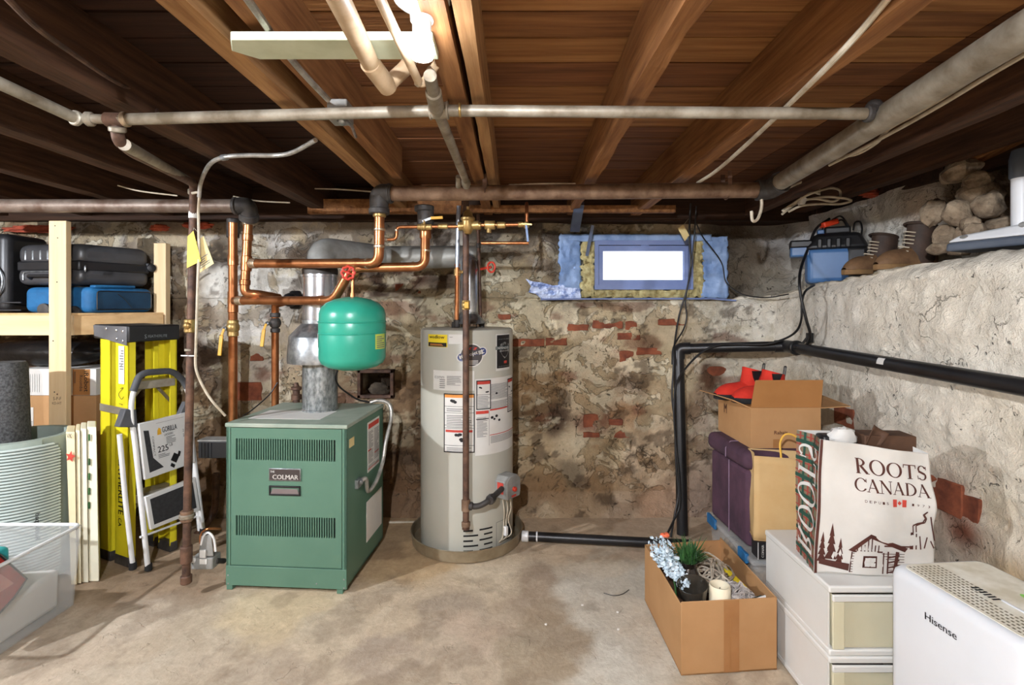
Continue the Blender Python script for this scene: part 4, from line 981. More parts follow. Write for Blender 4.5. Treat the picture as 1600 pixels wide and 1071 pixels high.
m = MB(); poly(m, hl(.0018), [(uc_ - .018, vc_ + .032), (uc_ + .02, vc_ + .028), (uc_ + .03, vc_ + .042), (uc_ - .008, vc_ + .044)]); part('badge_flash', m, M['inkred'], bd, smooth=0)
dk, (u0, u1, v0, v1) = hlabel('black_label', (774.5, 522, 795.5, 579), M['paper'])
m = MB(); patch(m, hl(.001), u0 + .007, u1 - .004, v0 + .014, v1 - .006, 5); part('label_ground', m, M['ink'], dk, smooth=0)
uw = u1 - u0; vh = v1 - v0
m = MB(); poly(m, hl(.0016), [(u0 + uw * a, v0 + vh * b) for a, b in ((.25, .72), (.55, .78), (.9, .72), (.9, .5), (.72, .38), (.55, .32), (.4, .4), (.25, .52))]); lettering(m, 'BRADFORD WHITE', hl(.0016), u0 + uw * .15, u0 + uw * .93, v0 + vh * .84, v0 + vh * .875); lettering(m, 'bradfordwhite.com', hl(.0016), u0 + uw * .15, u0 + uw * .93, v0 + vh * .10, v0 + vh * .135); part('shield', m, M['zinc'], dk, smooth=0)
m = MB(); patch(m, hl(.0022), u0 - uw * .02, u0 + uw * .92, v0 + vh * .575, v0 + vh * .665, 4); part('shield_band', m, pm('band_teal', (46, 70, 72), (40, 62, 64), 6, .5), dk, smooth=0)
m = MB(); lettering(m, 'DEFENDER', hl(.0028), u0 + uw * .02, u0 + uw * .88, v0 + vh * .59, v0 + vh * .65); lettering(m, 'SAFETY SYSTEM', hl(.0028), u0 + uw * .2, u0 + uw * .88, v0 + vh * .515, v0 + vh * .55); part('lettering', m, M['paper'], dk, smooth=0)
m = MB(); patch(m, hl(.0018), u0 + uw * .5, u0 + uw * .72, v0 + vh * .19, v0 + vh * .26); part('red_mark', m, M['inkred'], dk, smooth=0)
wl_, (u0, u1, v0, v1) = hlabel('rating_label', (677.5, 580, 741, 611), M['paper'])
m = MB(); lettering(m, 'icomm', hl(.001), u0 + .010, u0 + .075, v1 - .045, v1 - .025); printed_lines(m, hl(.001), u0 + .09, u0 + .17, v0 + .03, v1 - .025, 11, 5); printed_lines(m, hl(.001), u0 + .045, u0 + .08, v0 + .012, v0 + .065, 5, 3); part('fine_print', m, M['inkgrey'], wl_, smooth=0)
pl_, (u0, u1, v0, v1) = hlabel('instruction_panel', (742, 591, 800, 709), M['paper'])
m = MB(); printed_lines(m, hl(.001), u0 + .09, u1 - .03, v1 - .115, v1 - .03, 14, 6); printed_lines(m, hl(.001), u0 + .01, u0 + .07, v0 + .10, v0 + .21, 18, 4); printed_lines(m, hl(.001), u0 + .09, u1 - .01, v0 + .06, v0 + .10, 6, 6); printed_lines(m, hl(.001), u0 + .09, u1 - .01, v1 - .17, v1 - .125, 6, 6); part('fine_print', m, M['inkgrey'], pl_, smooth=0)
m = MB(); patch(m, hl(.0012), u0 + .005, u0 + .078, v0 + .225, v0 + .242, 3); patch(m, hl(.0012), u0 + .085, u1, v0 + .238, v0 + .246, 6); patch(m, hl(.0012), u0 + .085, u1, v0 + .103, v0 + .107, 6); part('red_bars', m, M['inkred'], pl_, smooth=0)
m = MB(); patch(m, hl(.0012), u0 + .006, u0 + .078, v0 + .195, v0 + .2, 3); patch(m, hl(.0012), u0 + .08, u0 + .0815, v0 + .05, v0 + .24); 
for (a, b, s_) in ((.10, .2, .01), (.115, .19, .008), (.13, .205, .01), (.15, .18, .009), (.13, .33, .008)): disc(m, hl(.0012), u0 + a, v0 + b, s_, s_ * .8, 8)
part('pictogram', m, M['ink'], pl_, smooth=0)
def warning(r, parent, two=False):
    lab, (u0, u1, v0, v1) = hlabel('warning_label', r, M['paper'], .0014)
    t = .0055; h_ = v1 - v0; w_ = u1 - u0
    mb = MB(); outline(mb, hl(.0024), u0, u1, v0, v1, t, 6)
    for b in ((.78, .67, .46, .41, .12) if two else (.5,)): patch(mb, hl(.0024), u0, u1, v0 + h_ * b, v0 + h_ * b + .002, 6)
    rnd = random.Random(3)
    for (a, b) in (((.35, .87), (.45, .31), (.55, .22)) if two else ((.3, .75), (.7, .6))):
        for k_ in range(4):
            disc(mb, hl(.0026), u0 + w_ * (a + rnd.uniform(-.08, .1)), v0 + h_ * (b + rnd.uniform(-.015, .015)), w_ * .06, w_ * .05, 7)
    part('border', mb, M['ink'], lab, smooth=0)
    mb = MB(); 
    for (b0, b1) in (((.70, .765), (.48, .65), (.02, .10), (.425, .455)) if two else ((.06, .48),)): printed_lines(mb, hl(.0022), u0 + w_ * .1, u1 - w_ * .1, v0 + h_ * b0, v0 + h_ * b1, max(2, int((b1 - b0) * h_ / .008)), 6)
    part('fine_print', mb, M['inkgrey'], lab, smooth=0)
    mb = MB(); patch(mb, hl(.0022), u0 + t, u1 - t, v1 - .022, v1 - t, 6)
    part('caution_bar', mb, M['inkorange'] if two else M['inkred'], lab, smooth=0)
    if two:
        mb = MB(); patch(mb, hl(.0024), u0 + t * 2, u1 - t * 2, v0 + h_ * .345, v0 + h_ * .385, 6); part('danger_bar', mb, M['inkred'], lab, smooth=0)
warning((694, 615.6, 741.5, 708), None, True)
warning((744, 594.5, 766.5, 640), None)
warning((792, 591, 799.6, 643), None)
m = MB()
for i, py in enumerate((830, 837.5, 846, 854, 862)):
    u0, v0 = hit(724, py); u1, _ = hit(739 if i % 2 == 0 else 747, py); 
    v0 = .152 - i * .0275
    patch(m, hl(.0008), u0, u1, v0 - .0045, v0 + .0045, 3)
    ua = hit(749 if i % 2 == 0 else 756, py)[0]; ub = hit(769, py)[0]
    patch(m, hl(.0008), ua, ub, v0 - .0045, v0 + .0045, 3)
part('air_slot', m, M['dark'], heater, kind='stuff', smooth=0)
m = MB(); u0, u1, v0, v1 = hrect(775, 812, 797, 853); outline(m, hl(.0006), u0, u1, .035, .17, .003, 3); part('access_panel', m, M['inkgrey'], heater, smooth=0)
m = MB(); lo_ = lambda a, b: hc(a, b, .003); disc(m, lo_, u0 + .10, .09, .03, .045, 14); part('burner_port', m, M['dark'], heater, smooth=0)
for (dx_, dy_) in ((-.075, -.03), (.085, .06)):
    m = MB(); m.lathe([(.014, 1.236), (.014, 1.268), (.010, 1.272)], (hx + dx_, hy + dy_, 0), 12); part('nipple', m, M['iron_d'], heater)
# gas control on the jacket
th_ = math.radians(52)
ra, ta = Vector((sin(th_), -cos(th_), 0)), Vector((cos(th_), sin(th_), 0))
GM = frame(Vector((hx, hy, 0)) + ra * (hr - .004), ta, z=(0, 0, 1))        # x across, -y outward
gas = thing('gas_control', 'grey gas control box with a red knob on the water heater', 'gas valve', GM @ Vector((0, -.05, .31)))
m = MB(); m.prism([(-.055, .31), (.055, .31), (.06, .34), (.06, .405), (.035, .432), (-.035, .432), (-.06, .405), (-.06, .34)], lambda u, v, d: GM @ Vector((u, -d, v)), .0, .085); part('housing', m, M['grey_metal'], gas, .004)
m = MB(); m.lathe([(.013, 0), (.013, .012), (.009, .016)], n=14, M=along(GM @ Vector((.0, -.085, .36)), GM @ Vector((0, -.2, .36)))); part('knob', m, M['red'], gas)
m = MB(); m.box((-.058, -.06, .34), (-.064, -.02, .40), GM); m.box((-.02, -.0865, .318), (.02, -.085, .328), GM); part('dial_face', m, M['inkred'], gas)
m = MB()
for q in (0, 1, 2): m.tube(spline([GM @ Vector((-.03 + .03 * q, -.03, .312)), GM @ Vector((-.035 + .03 * q, -.045, .24)), GM @ Vector((-.02 + .02 * q, -.03, .17)), GM @ Vector((-.05 + .04 * q, -.045, .10)), GM @ Vector((-.04 + .03 * q, -.012, .06))]), .003, 6)
part('lead', m, M['wire'], gas)
m = MB(); m.box((-.03, -.055, .10), (-.012, -.035, .15), GM); part('connector', m, M['white'], gas, .002)

# gas pipe in front of the heater
gx_, gy_ = -.2456, 2.62
gp = thing('gas_pipe', 'brown iron gas pipe dropping in front of the water heater', 'pipe', (gx_, gy_, .22))
m = MB(); m.tube([(gx_, gy_, .225), (gx_, gy_, 1.94)], .0165, 12); part('riser', m, M['rust'], gp)
for z in (.345, .25):
    m = MB(); ring(m, (gx_, gy_, z - (.03 if z > .3 else .015)), (gx_, gy_, z + (.03 if z > .3 else .012)), .023); part('fitting', m, M['iron'], gp)
m = MB(); ring(m, (gx_, gy_, z - .03), (gx_, gy_, z - .012), .02); part('drip_cap', m, M['rust'], gp)
br = [(gx_, gy_, .345), (gx_ + .06, gy_ + .0, .335), (gx_ + .12, gy_ + .02, .362), tuple(GM @ Vector((-.055, -.05, .372)))]
m = MB(); m.tube(fillet(br, .03), .015, 12); part('branch', m, M['iron_d'], gp)
m = MB(); ring(m, Vector(br[2]) - (Vector(br[3]) - Vector(br[2])) * .02, Vector(br[2]) + (Vector(br[3]) - Vector(br[2])) * .22, .025, 8); part('union', m, M['iron_d'], gp); m = MB(); ring(m, Vector(br[0]) + Vector((.012, 0, -.002)), Vector(br[0]) + Vector((.035, 0, -.006)), .021); part('union', m, M['iron_d'], gp)
zq = P(728, 477, gy_).z
m = MB(); ring(m, (gx_, gy_, zq - .025), (gx_, gy_, zq + .025), .021, 8); m.blob((gx_, gy_ - .012, zq), .022, .022, .022, 12, 8); shut = part('shutoff_valve', m, M['brass'], gp)
m = MB(); m.box((gx_ - .004, gy_ - .045, zq - .016), (gx_ + .018, gy_ - .036, zq + .016)); part('valve_lever', m, M['lever'], shut, .002)

# drain line
dp = thing('drain_line', 'black plastic drain line running along the floor from the pan', 'pipe', (.5, 2.9, 0))
m = MB(); m.tube([(.075, 2.965, .032), (.98, 2.86, .032)], .027, 14); part('pipe', m, M['abs'], dp)
m = MB(); ring(m, (.045, 2.967, .032), (.085, 2.963, .032), .031); part('fitting', m, M['white'], dp); m = MB(); ring(m, (.128, 2.959, .032), (.138, 2.958, .032), .0285); part('fitting', m, M['white'], dp)
m = MB(); m.tube([P(607, 818, 3.24), P(652, 818, 3.24), P(664, 818, 3.24)], .013, 10); o_ = single('floor_pipe', m, M['wire'], 'thin white pipe low on the wall between boiler and heater', 'pipe')

# ------------------------------------------------------------ expansion tank
tx_, ty_ = (551 - CX) * 2.5 / FX, 2.5
tank = thing('expansion_tank', 'teal green expansion tank hanging below the red valve', 'expansion tank', (tx_, ty_, 1.05))
zt = lambda py: P(0, py, 2.5).z
m = MB(); m.lathe([(.02, zt(579)), (.07, zt(577)), (.115, zt(573)), (.145, zt(567)), (.157, zt(559)), (.158, zt(524)), (.1565, zt(521)), (.158, zt(518)), (.158, zt(506)), (.1555, zt(503)), (.157, zt(500)), (.156, zt(490)), (.148, zt(482)), (.125, zt(474)), (.085, zt(468)), (.04, zt(465)), (.012, zt(464))], (tx_, ty_, 0), 48); 
for pz in (503, 520.5): m.tube([(tx_ + .1565 * cos(2 * pi * k / 48), ty_ + .1565 * sin(2 * pi * k / 48), zt(pz)) for k in range(49)], .0045, 6, False)
part('shell', m, M['tank'], tank)
m = MB(); m.tube([(tx_, ty_, zt(467)), (tx_, ty_, zt(458))], .012, 10); m.tube([(tx_, ty_, zt(460)), (tx_ + .001, ty_, zt(424))], .008, 10); part('stem', m, M['copper'], tank)
tc_ = lambda u, v, d=.0015: Vector((tx_ + (.158 + d) * sin(u), ty_ - (.158 + d) * cos(u), v))
m = MB(); patch(m, tc_, 1.0, 1.5, zt(544), zt(521), 5); tl = part('side_label', m, pm('label_lime', (196, 212, 96), (180, 200, 84), 5, .5), tank, smooth=0)
m = MB(); printed_lines(m, lambda u, v: tc_(u, v, .0025), 1.05, 1.45, zt(542), zt(523), 6, 4); part('fine_print', m, M['inkgrey'], tl, smooth=0)
m = MB(); patch(m, tc_, -1.45, -1.05, zt(541), zt(521), 5); part('side_label', m, M['paper'], tank, smooth=0)
m = MB(); m.tube(spline([(tx_ - .06, ty_ - .02, zt(577)), (tx_ - .07, ty_ + .1, zt(580)), (tx_ - .18, ty_ + .2, zt(574))]), .006, 6); part('hanger_strap', m, M['lever'], tank)

# ------------------------------------------------------------ heating pipes: copper risers and cross runs
def pipe_thing(name, label, segs, fittings, mat, group=None, n=14, cat='pipe', collar=None):
    """segs: list of (points, radius, fillet radius, part name[, material]); fittings: (a, b, r, material, name)"""
    allp = [Vector(p) for s in segs for p in s[0]]
    lowp = min(allp, key=lambda q: q.z)
    t = thing(name, label, cat, lowp, group)
    for s in segs:
        mb = MB(); mb.tube(fillet(s[0], s[2], 6), s[1], n); part(s[3], mb, s[4] if len(s) > 4 else mat, t)
    for (a, b, r, mt, nme) in fittings:
        mb = MB(); ring(mb, a, b, r, n); part(nme, mb, mt, t)
    return t
def lerp(a, b, t): return Vector(a) * (1 - t) + Vector(b) * t
cp, sol = M['copper'], M['solder']
A1, A2 = P(364, 348, 2.90), P(364, 690, 3.0)
rl = pipe_thing('supply_riser', 'upright copper pipe nearest the thin black gas pipe, with a brass valve and yellow lever', [([A1, A2], .0245, 0, 'riser')],
    [(P(364, 342, 2.92), P(364, 372, 2.92), .034, M['iron_d'], 'coupling'), (P(364, 398, 2.92), P(364, 416, 2.92), .028, cp, 'coupling'), (P(364, 455, 2.94), P(364, 489, 2.94), .028, cp, 'tee'), (P(364, 500, 2.94), P(364, 506, 2.94), .030, M['brass'], 'fitting'), (P(364, 518, 2.94), P(364, 526, 2.94), .030, M['brass'], 'fitting')], cp)
m = MB(); m.blob(P(364, 512, 2.94), .036, .036, .04, 16, 10); vb = part('valve_body', m, M['brass'], rl)
def lever_handle(c, tip, parent, stem_to):
    mb = MB(); mb.tube([stem_to, c], .008, 8); ring(mb, lerp(stem_to, c, .7), c, .013, 8); part('valve_stem', mb, M['zinc'], parent)
    mb = MB(); mb.beam(c, lerp(c, tip, .25) + Vector((-.004, -.006, 0)), .014, .004, (0, 1, 0)); mb.beam(lerp(c, tip, .25) + Vector((-.004, -.006, 0)), tip, .02, .009, (0, 1, 0)); part('valve_lever', mb, M['lever'], parent, .002)
lever_handle(P(350, 514, 2.90), P(343, 556, 2.88), rl, P(362, 513, 2.94))
B1, B2, B3, B4 = P(390, 345, 2.85), P(384, 462, 2.87), P(398, 464, 2.87), P(432, 466, 2.95)
rr_ = pipe_thing('return_riser', 'copper pipe dropping from the dark iron elbow and turning to the black pump', [([P(388, 342, 2.82), P(382, 459, 2.82), P(402, 460, 2.83), P(436, 466, 2.95)], .0245, .05, 'riser')],
    [(P(388, 342, 2.82), P(388, 352, 2.82), .031, sol, 'adapter'), (P(387, 366, 2.82), P(386.5, 377, 2.82), .0285, cp, 'coupling'), (P(385.5, 400, 2.82), P(384.5, 424, 2.82), .0285, cp, 'tee'), (P(383, 437, 2.82), P(382.6, 446, 2.82), .0285, cp, 'coupling')], cp)
# circulator pump hanging on the return
pc = P(462, 469, 2.99)
pump = thing('circulator_pump', 'black circulator pump between the two copper risers', 'pump', pc)
m = MB(); m.lathe([(.03, -.06), (.034, -.055), (.034, -.03), (.05, -.028), (.055, -.02), (.055, .02), (.05, .028), (.034, .03), (.034, .055), (.03, .06)], n=20, M=along(pc, pc + Vector((1, .25, -.02)))); part('body', m, M['black'], pump)
m = MB(); m.prism([(.02 * cos(a), .075 * sin(a)) if abs(sin(a)) > .3 else (.05 * cos(a), .05 * sin(a)) for a in [k * pi / 8 for k in range(16)]], lambda u, v, d: pc + Vector((.062 + d, u + .01, v)), -.006, .006); m.prism([(.02 * cos(a), .075 * sin(a)) if abs(sin(a)) > .3 else (.05 * cos(a), .05 * sin(a)) for a in [k * pi / 8 for k in range(16)]], lambda u, v, d: pc + Vector((.082 + d, u + .016, v)), -.006, .006); part('flange', m, M['black'], pump, .002)
m = MB(); m.blob(pc + Vector((-.01, -.05, .0)), .04, .05, .04, 14, 10); part('motor', m, M['black'], pump)
lower = pipe_thing('pump_drop', 'short upright copper pipe below the black pump, with a yellow lever', [([P(430, 482, 3.05), P(430, 670, 3.08)], .0215, 0, 'riser'), ([P(430, 484, 3.05), P(430, 476, 3.05), P(446, 472, 3.02)], .022, .03, 'elbow')],
    [(P(430, 489, 3.05), P(430, 496, 3.05), .029, M['iron_d'], 'fitting'), (P(430, 513, 3.05), P(430, 520, 3.05), .027, M['iron_d'], 'fitting')], cp)
m = MB(); m.blob(P(430, 505, 3.05), .034, .034, .036, 16, 10); part('valve_body', m, M['iron_d'], lower)
lever_handle(P(416, 506, 3.0), P(409, 542, 2.98), lower, P(428, 505, 3.05))
# upper cross run and iron elbow's drop
h1 = pipe_thing('upper_copper_run', 'upper of the two horizontal copper pipes between the risers and the iron main', [([P(388, 412, 2.82), P(592, 412, 2.49), P(593, 330, 2.48)], .0245, .055, 'run')],
    [(P(392, 412, 2.813), P(402, 412, 2.797), .028, sol, 'joint'), (P(552, 412, 2.56), P(561, 412, 2.545), .028, M['iron'], 'tee'), (P(572, 412, 2.525), P(577, 412, 2.515), .0275, sol, 'joint'), (P(592.5, 388, 2.485), P(592.5, 383, 2.485), .0275, sol, 'joint'), (P(593, 361, 2.48), P(593, 357, 2.48), .0275, sol, 'joint'), (P(593, 340, 2.48), P(593, 331, 2.48), .031, M['brass'], 'adapter')], cp)
h2 = pipe_thing('lower_copper_run', 'lower horizontal copper pipe climbing past the red valve to the iron fitting', [([P(366, 470, 2.91), P(521, 470, 2.57), P(550, 419, 2.54), P(664, 417, 2.58), P(665, 345, 2.6)], .0235, .05, 'run')],
    [(P(371, 470, 2.899), P(381, 470, 2.877), .027, sol, 'joint'), (P(498, 470, 2.62), P(506, 470, 2.603), .027, cp, 'coupling'), (P(648, 417.3, 2.58), P(643, 417.3, 2.58), .0265, sol, 'joint'), (P(665, 394, 2.59), P(665, 390, 2.59), .0265, sol, 'joint'), (P(665, 374, 2.6), P(665, 352, 2.6), .030, cp, 'tee'), (P(665, 352, 2.6), P(665, 330, 2.6), .042, M['iron_d'], 'reducer'), (P(663, 331, 2.6), P(663, 322, 2.6), .05, M['iron_d'], 'reducer')], cp)
# red wheel valve above the tank
vc = P(546, 427, 2.50)
rv = thing('wheel_valve', 'small valve with a red handwheel above the teal tank', 'valve', vc)
m = MB()
pts = [(sin(2 * pi * k / 48) * (.030 + .0025 * cos(8 * 2 * pi * k / 48)), cos(2 * pi * k / 48) * (.030 + .0025 * cos(8 * 2 * pi * k / 48))) for k in range(48)]
m.tube([vc + Vector((u, -.02, v)) for u, v in pts] + [vc + Vector((pts[0][0], -.02, pts[0][1]))], .0065, 8, False)
for k in range(4):
    a = k * pi / 2 + .4; m.tube([vc + Vector((0, -.02, 0)), vc + Vector((.03 * sin(a), -.02, .03 * cos(a)))], .005, 6)
m.blob(vc + Vector((0, -.022, 0)), .011, .008, .011, 10, 8); part('handwheel', m, M['red'], rv)
m = MB(); m.tube([vc + Vector((0, -.02, 0)), vc + Vector((.012, .06, .005))], .009, 8); m.blob(vc + Vector((.012, .05, .005)), .02, .02, .024, 12, 8); m.tube([P(553, 424, 2.5), P(553, 411, 2.56)], .011, 8); part('valve_body', m, M['brass'], rv)
# fine copper bypass with brass valve, regulator and backflow preventer
yb = 2.56
by = pipe_thing('feed_line', 'thin copper feed line with brass regulator and valves beside the iron main', [([P(597, 375, yb), P(619, 374, yb), P(620, 355, yb), P(716, 354, yb)], .0085, .02, 'tube'), ([P(748, 352, yb), P(823, 351, yb), P(823, 333, yb), P(823, 318, yb + .2)], .0095, .008, 'tube'), ([P(752, 380, 2.62), P(826, 380, 2.62)], .0085, .01, 'tube')],
    [(P(606, 374.5, yb), P(601, 374.5, yb), .0105, sol, 'joint'), (P(619, 362, yb), P(619, 358, yb), .0105, sol, 'joint'), (P(652, 355, yb), P(675, 355, yb), .015, M['brass'], 'fitting'), (P(684, 354, yb), P(700, 354, yb), .013, M['brass'], 'fitting'), (P(742, 353, yb), P(752, 353, yb), .018, M['brass'], 'fitting'), (P(757, 352, yb), P(774, 352, yb), .022, M['brass'], 'backflow_body'), (P(776, 352, yb), P(790, 352, yb), .017, M['brass'], 'fitting'), (P(809, 351, yb), P(818, 351, yb), .014, M['brass'], 'fitting')], cp, n=12)
m = MB(); m.blob(P(662, 355, yb), .021, .021, .021, 14, 8); m.tube([P(662, 355, yb), P(663, 344, yb - .02)], .007, 8); part('valve_body', m, M['brass'], by)
m = MB(); m.beam(P(660, 346, yb - .02), P(674, 341, yb - .02), .012, .004, (0, 1, 0)); part('valve_lever', m, M['zinc'], by, .001); m = MB(); m.beam(P(673, 341, yb - .02), P(692, 340, yb - .02), .014, .008, (0, 1, 0)); part('lever_grip', m, M['lever'], by, .002)
rc_ = P(731, 352, yb)
m = MB(); zz = lambda py: P(0, py, yb).z - rc_.z
m.lathe([(.014, zz(366)), (.022, zz(362)), (.030, zz(358)), (.030, zz(346)), (.036, zz(344)), (.036, zz(341)), (.026, zz(338)), (.022, zz(332)), (.012, zz(329)), (.008, zz(328)), (.008, zz(323))], rc_, 20); part('regulator_bell', m, M['brass'], by)
m = MB(); m.tube([P(716, 354, yb), P(748, 352, yb)], .022, 14); m.tube([P(764, 352, yb), P(764, 364, yb)], .012, 10); part('regulator_body', m, M['brass'], by)
m = MB(); m.beam(P(822, 350, yb - .02), P(825, 378, yb - .02), .012, .006, (0, 1, 0)); part('valve_lever', m, pm('blue_lever', (120, 140, 170), (100, 118, 150), 8, .5, .3), by, .002)
m = MB(); m.beam(P(814, 350, yb - .025), P(831, 351, yb - .025), .008, .006, (0, 1, 0)); m.blob(P(822, 352, yb), .016, .02, .02, 12, 8); part('valve_body', m, M['brass'], by)
# heater's water lines
cl = pipe_thing('heater_inlet', 'copper and silver water pipe left of the gas pipe above the heater', [([P(713.5, 512, 2.98), P(714.5, 418, 2.96)], .0135, 0, 'tube'), ([P(714.5, 418, 2.96), P(716, 340, 2.94), P(717, 322, 2.94)], .0125, 0, 'tube', pm('silver_pipe', (190, 200, 214), (150, 160, 176), 14, .3, .7))],
    [(P(714, 512, 2.98), P(714, 500, 2.98), .02, M['iron_d'], 'fitting'), (P(714.5, 432, 2.97), P(714.5, 420, 2.97), .02, M['brass'], 'valve_body'), (P(714.5, 417, 2.965), P(714.6, 412, 2.965), .017, cp, 'coupling')], cp, n=12)
m = MB(); m.tube([P(715, 426, 2.97), P(725, 425, 2.93)], .009, 8); m.blob(P(725, 425, 2.93), .014, .01, .016, 10, 8); part('valve_knob', m, M['brass'], cl)
ho = pipe_thing('heater_outlet', 'thin dark brown pipe right of the shiny vent above the heater', [([P(751, 512, 3.10), P(749, 440, 3.1), P(747, 335, 3.08)], .0105, 0, 'tube')],
    [(P(751, 508, 3.1), P(751, 499, 3.1), .015, M['iron_d'], 'fitting'), (P(748.2, 388, 3.09), P(748, 380, 3.09), .0145, M['iron_d'], 'fitting'), (P(747.5, 362, 3.09), P(747.4, 357, 3.09), .014, cp, 'fitting')], M['rust'], n=12)
m = MB(); c_ = P(768, 418, 3.08); m.tube([c_ + Vector((.022 * sin(2 * pi * k / 24), -.02 + .006 * cos(2 * pi * k / 12), .03 * cos(2 * pi * k / 24))) for k in range(25)], .006, 8, False); m.tube([P(749, 421, 3.1), c_ + Vector((0, -.02, 0))], .008, 8); part('handwheel', m, M['red'], ho)

# ------------------------------------------------------------ overhead iron and galvanised pipes
ir = M['iron']
e0 = P(597, 303, 2.55); ex = P(1190, 297, 2.50)
main = pipe_thing('iron_main', 'long brown iron main under the joists bending towards the right foreground', [([P(593, 332, 2.48), P(593, 303, 2.48), P(1200, 297, 2.38)], .0365, .05, 'pipe')], [], ir, n=20)
# recolour: the run to the right is greyer
main_pts = [P(1192, 297, 2.45), P(1206, 293, 2.42), P(1225, 280, 2.34)]
m = MB(); m.tube(fillet([P(592.5, 330, 2.48), P(592, 302, 2.48), P(613, 302.5, 2.475)], .06, 8), .045, 20); part('elbow', m, M['iron_d'], main)
m = MB(); ring(m, P(592.5, 335, 2.48), P(592.5, 326, 2.48), .050, 18); ring(m, P(606, 302.5, 2.478), P(612, 302.5, 2.476), .049, 18); part('elbow_collar', m, M['iron_d'], main)
m = MB(); m.tube(fillet([P(1183, 297.5, 2.383), P(1202, 297, 2.38), P(1222, 284, 2.30)], .05, 6), .046, 20); part('elbow', m, M['iron_d'], main)
m = MB(); ring(m, P(1182, 297.5, 2.384), P(1188, 297.5, 2.383), .048, 18); ring(m, P(1216, 287, 2.325), P(1222, 284, 2.30), .05, 18); part('elbow_collar', m, M['iron_d'], main)
m = MB(); m.tube([P(1221, 283.5, 2.285), lerp(P(1221, 283.5, 2.285), P(1640, 23, .97), 2.1)], .0372, 20); part('grey_run', m, M['galv'], main, label='greyer length of pipe coming forward')
lm = pipe_thing('left_iron_main', 'thick iron main crossing above the suitcases to the dark elbow', [([P(-120, 322, 2.72), P(366, 322, 2.77)], .036, 0, 'pipe')], [], pm('iron_main_grey', (142, 128, 116), (98, 76, 62), 9, .5, .35, .0012, 60), n=20)
m = MB(); m.tube(fillet([P(366, 322, 2.77), P(389, 321, 2.78), P(389, 343, 2.82)], .06, 8), .045, 20); part('elbow', m, M['iron_d'], lm)
m = MB(); ring(m, P(389, 334, 2.80), P(389, 344, 2.82), .051, 18); ring(m, P(366, 322, 2.77), P(372, 322, 2.77), .049, 18); part('elbow_collar', m, M['iron_d'], lm)
gl = M['galv']
Yg = 1.495
cross = pipe_thing('galvanised_cross_pipe', 'thin galvanised pipe running right across under the joists', [([P(186, 187, 1.52), P(690, 173, 1.49), P(1358, 178, 1.49)], .0168, .02, 'pipe')],
    [(P(192, 187, 1.52), P(200, 186.5, 1.52), .022, M['solder'], 'coupling'), (P(671, 173, 1.49), P(700, 172.6, 1.49), .0235, gl, 'tee'), (P(671, 173, 1.49), P(674, 173, 1.49), .026, gl, 'coupling'), (P(697, 172.6, 1.49), P(701, 172.6, 1.49), .026, gl, 'coupling'), (P(1352, 178, 1.49), P(1362, 178, 1.49), .024, M['iron_d'], 'coupling'), (P(717, 172, 1.49), P(721, 172, 1.49), .0205, M['brass'], 'strap')], gl, n=16)
m = MB(); m.blob(P(1366, 168, 1.50), .024, .024, .024, 12, 8); m.tube([P(1362, 178, 1.49), P(1366, 166, 1.5)], .02, 12); part('end_elbow', m, M['iron_d'], cross)
left = pipe_thing('gas_supply', 'galvanised gas pipe running back along the joist and dropping in front of the shelves', [([lerp(P(118, 185, 1.50), P(-40, 112, 1.22), 5), P(118, 185, 1.50)], .0165, 0, 'front_run', gl), ([P(118, 185, 1.5), P(183, 187, 1.525)], .014, 0, 'nipple', gl), ([P(183, 187, 1.525), P(184, 219, 1.54), P(205, 237, 1.65), P(303, 287, 2.36), P(302, 330, 2.40), P(291, 890, 2.40)], .0175, .04, 'drop', M['rust']), ([P(194, 226, 1.56), P(297, 284, 2.32)], .0185, 0, 'back_run', gl)],
    [(P(114, 183.5, 1.49), P(122, 186, 1.505), .022, gl, 'coupling'), (P(134, 186, 1.51), P(146, 186.5, 1.512), .021, gl, 'union'), (P(164, 187, 1.52), P(197, 187.5, 1.525), .021, M['rust'], 'tee'), (P(183, 198, 1.525), P(184, 207, 1.53), .023, gl, 'coupling'), (P(302, 296, 2.38), P(302, 304, 2.39), .023, gl, 'coupling'),
     (P(302, 330, 2.4), P(301.5, 342, 2.4), .0195, M['paper'], 'paper_band'), (P(297, 499, 2.4), P(297, 520, 2.4), .025, M['brass'], 'valve_body'), (P(296, 549, 2.4), P(296, 545, 2.4), .021, M['galv'], 'coupling'), (P(292, 798, 2.4), P(292, 815, 2.4), .028, M['iron'], 'union'), (P(292, 803, 2.4), P(292, 810, 2.4), .033, M['galv'], 'union_nut'),
     (P(291.5, 853, 2.4), P(291, 880, 2.4), .026, M['rust'], 'tee'), (P(291, 899, 2.4), P(291, 912, 2.4), .025, M['rust'], 'drip_cap')], M['rust'], n=14)
m = MB(); m.tube([P(291, 880, 2.4), P(291, 904, 2.4)], .0175, 12); part('drip_leg', m, M['rust'], left)
m = MB(); m.blob(P(297, 509, 2.4) + Vector((0, -.02, 0)), .018, .014, .018, 12, 8); part('valve_core', m, M['brass'], left)
m = MB(); m.tube([P(283, 556, 2.385), P(308, 556.5, 2.385)], .003, 6); part('cable_tie', m, M['white'], left)
dr = pipe_thing('grey_drop_pipe', 'grey pipe running back between joists from the bulb to the iron main', [([P(672, 118, 1.26), P(682, 168, 1.45), P(727, 280, 2.28), P(729, 292, 2.32)], .0165, .02, 'pipe'), ([P(716, 292, 2.35), P(716, 276, 2.3)], .012, 0, 'side_tube')], [(P(677, 143, 1.35), P(682, 168, 1.45), .022, gl, 'coupling'), (P(727, 281, 2.29), P(729, 290, 2.31), .021, gl, 'elbow')], gl, n=14)
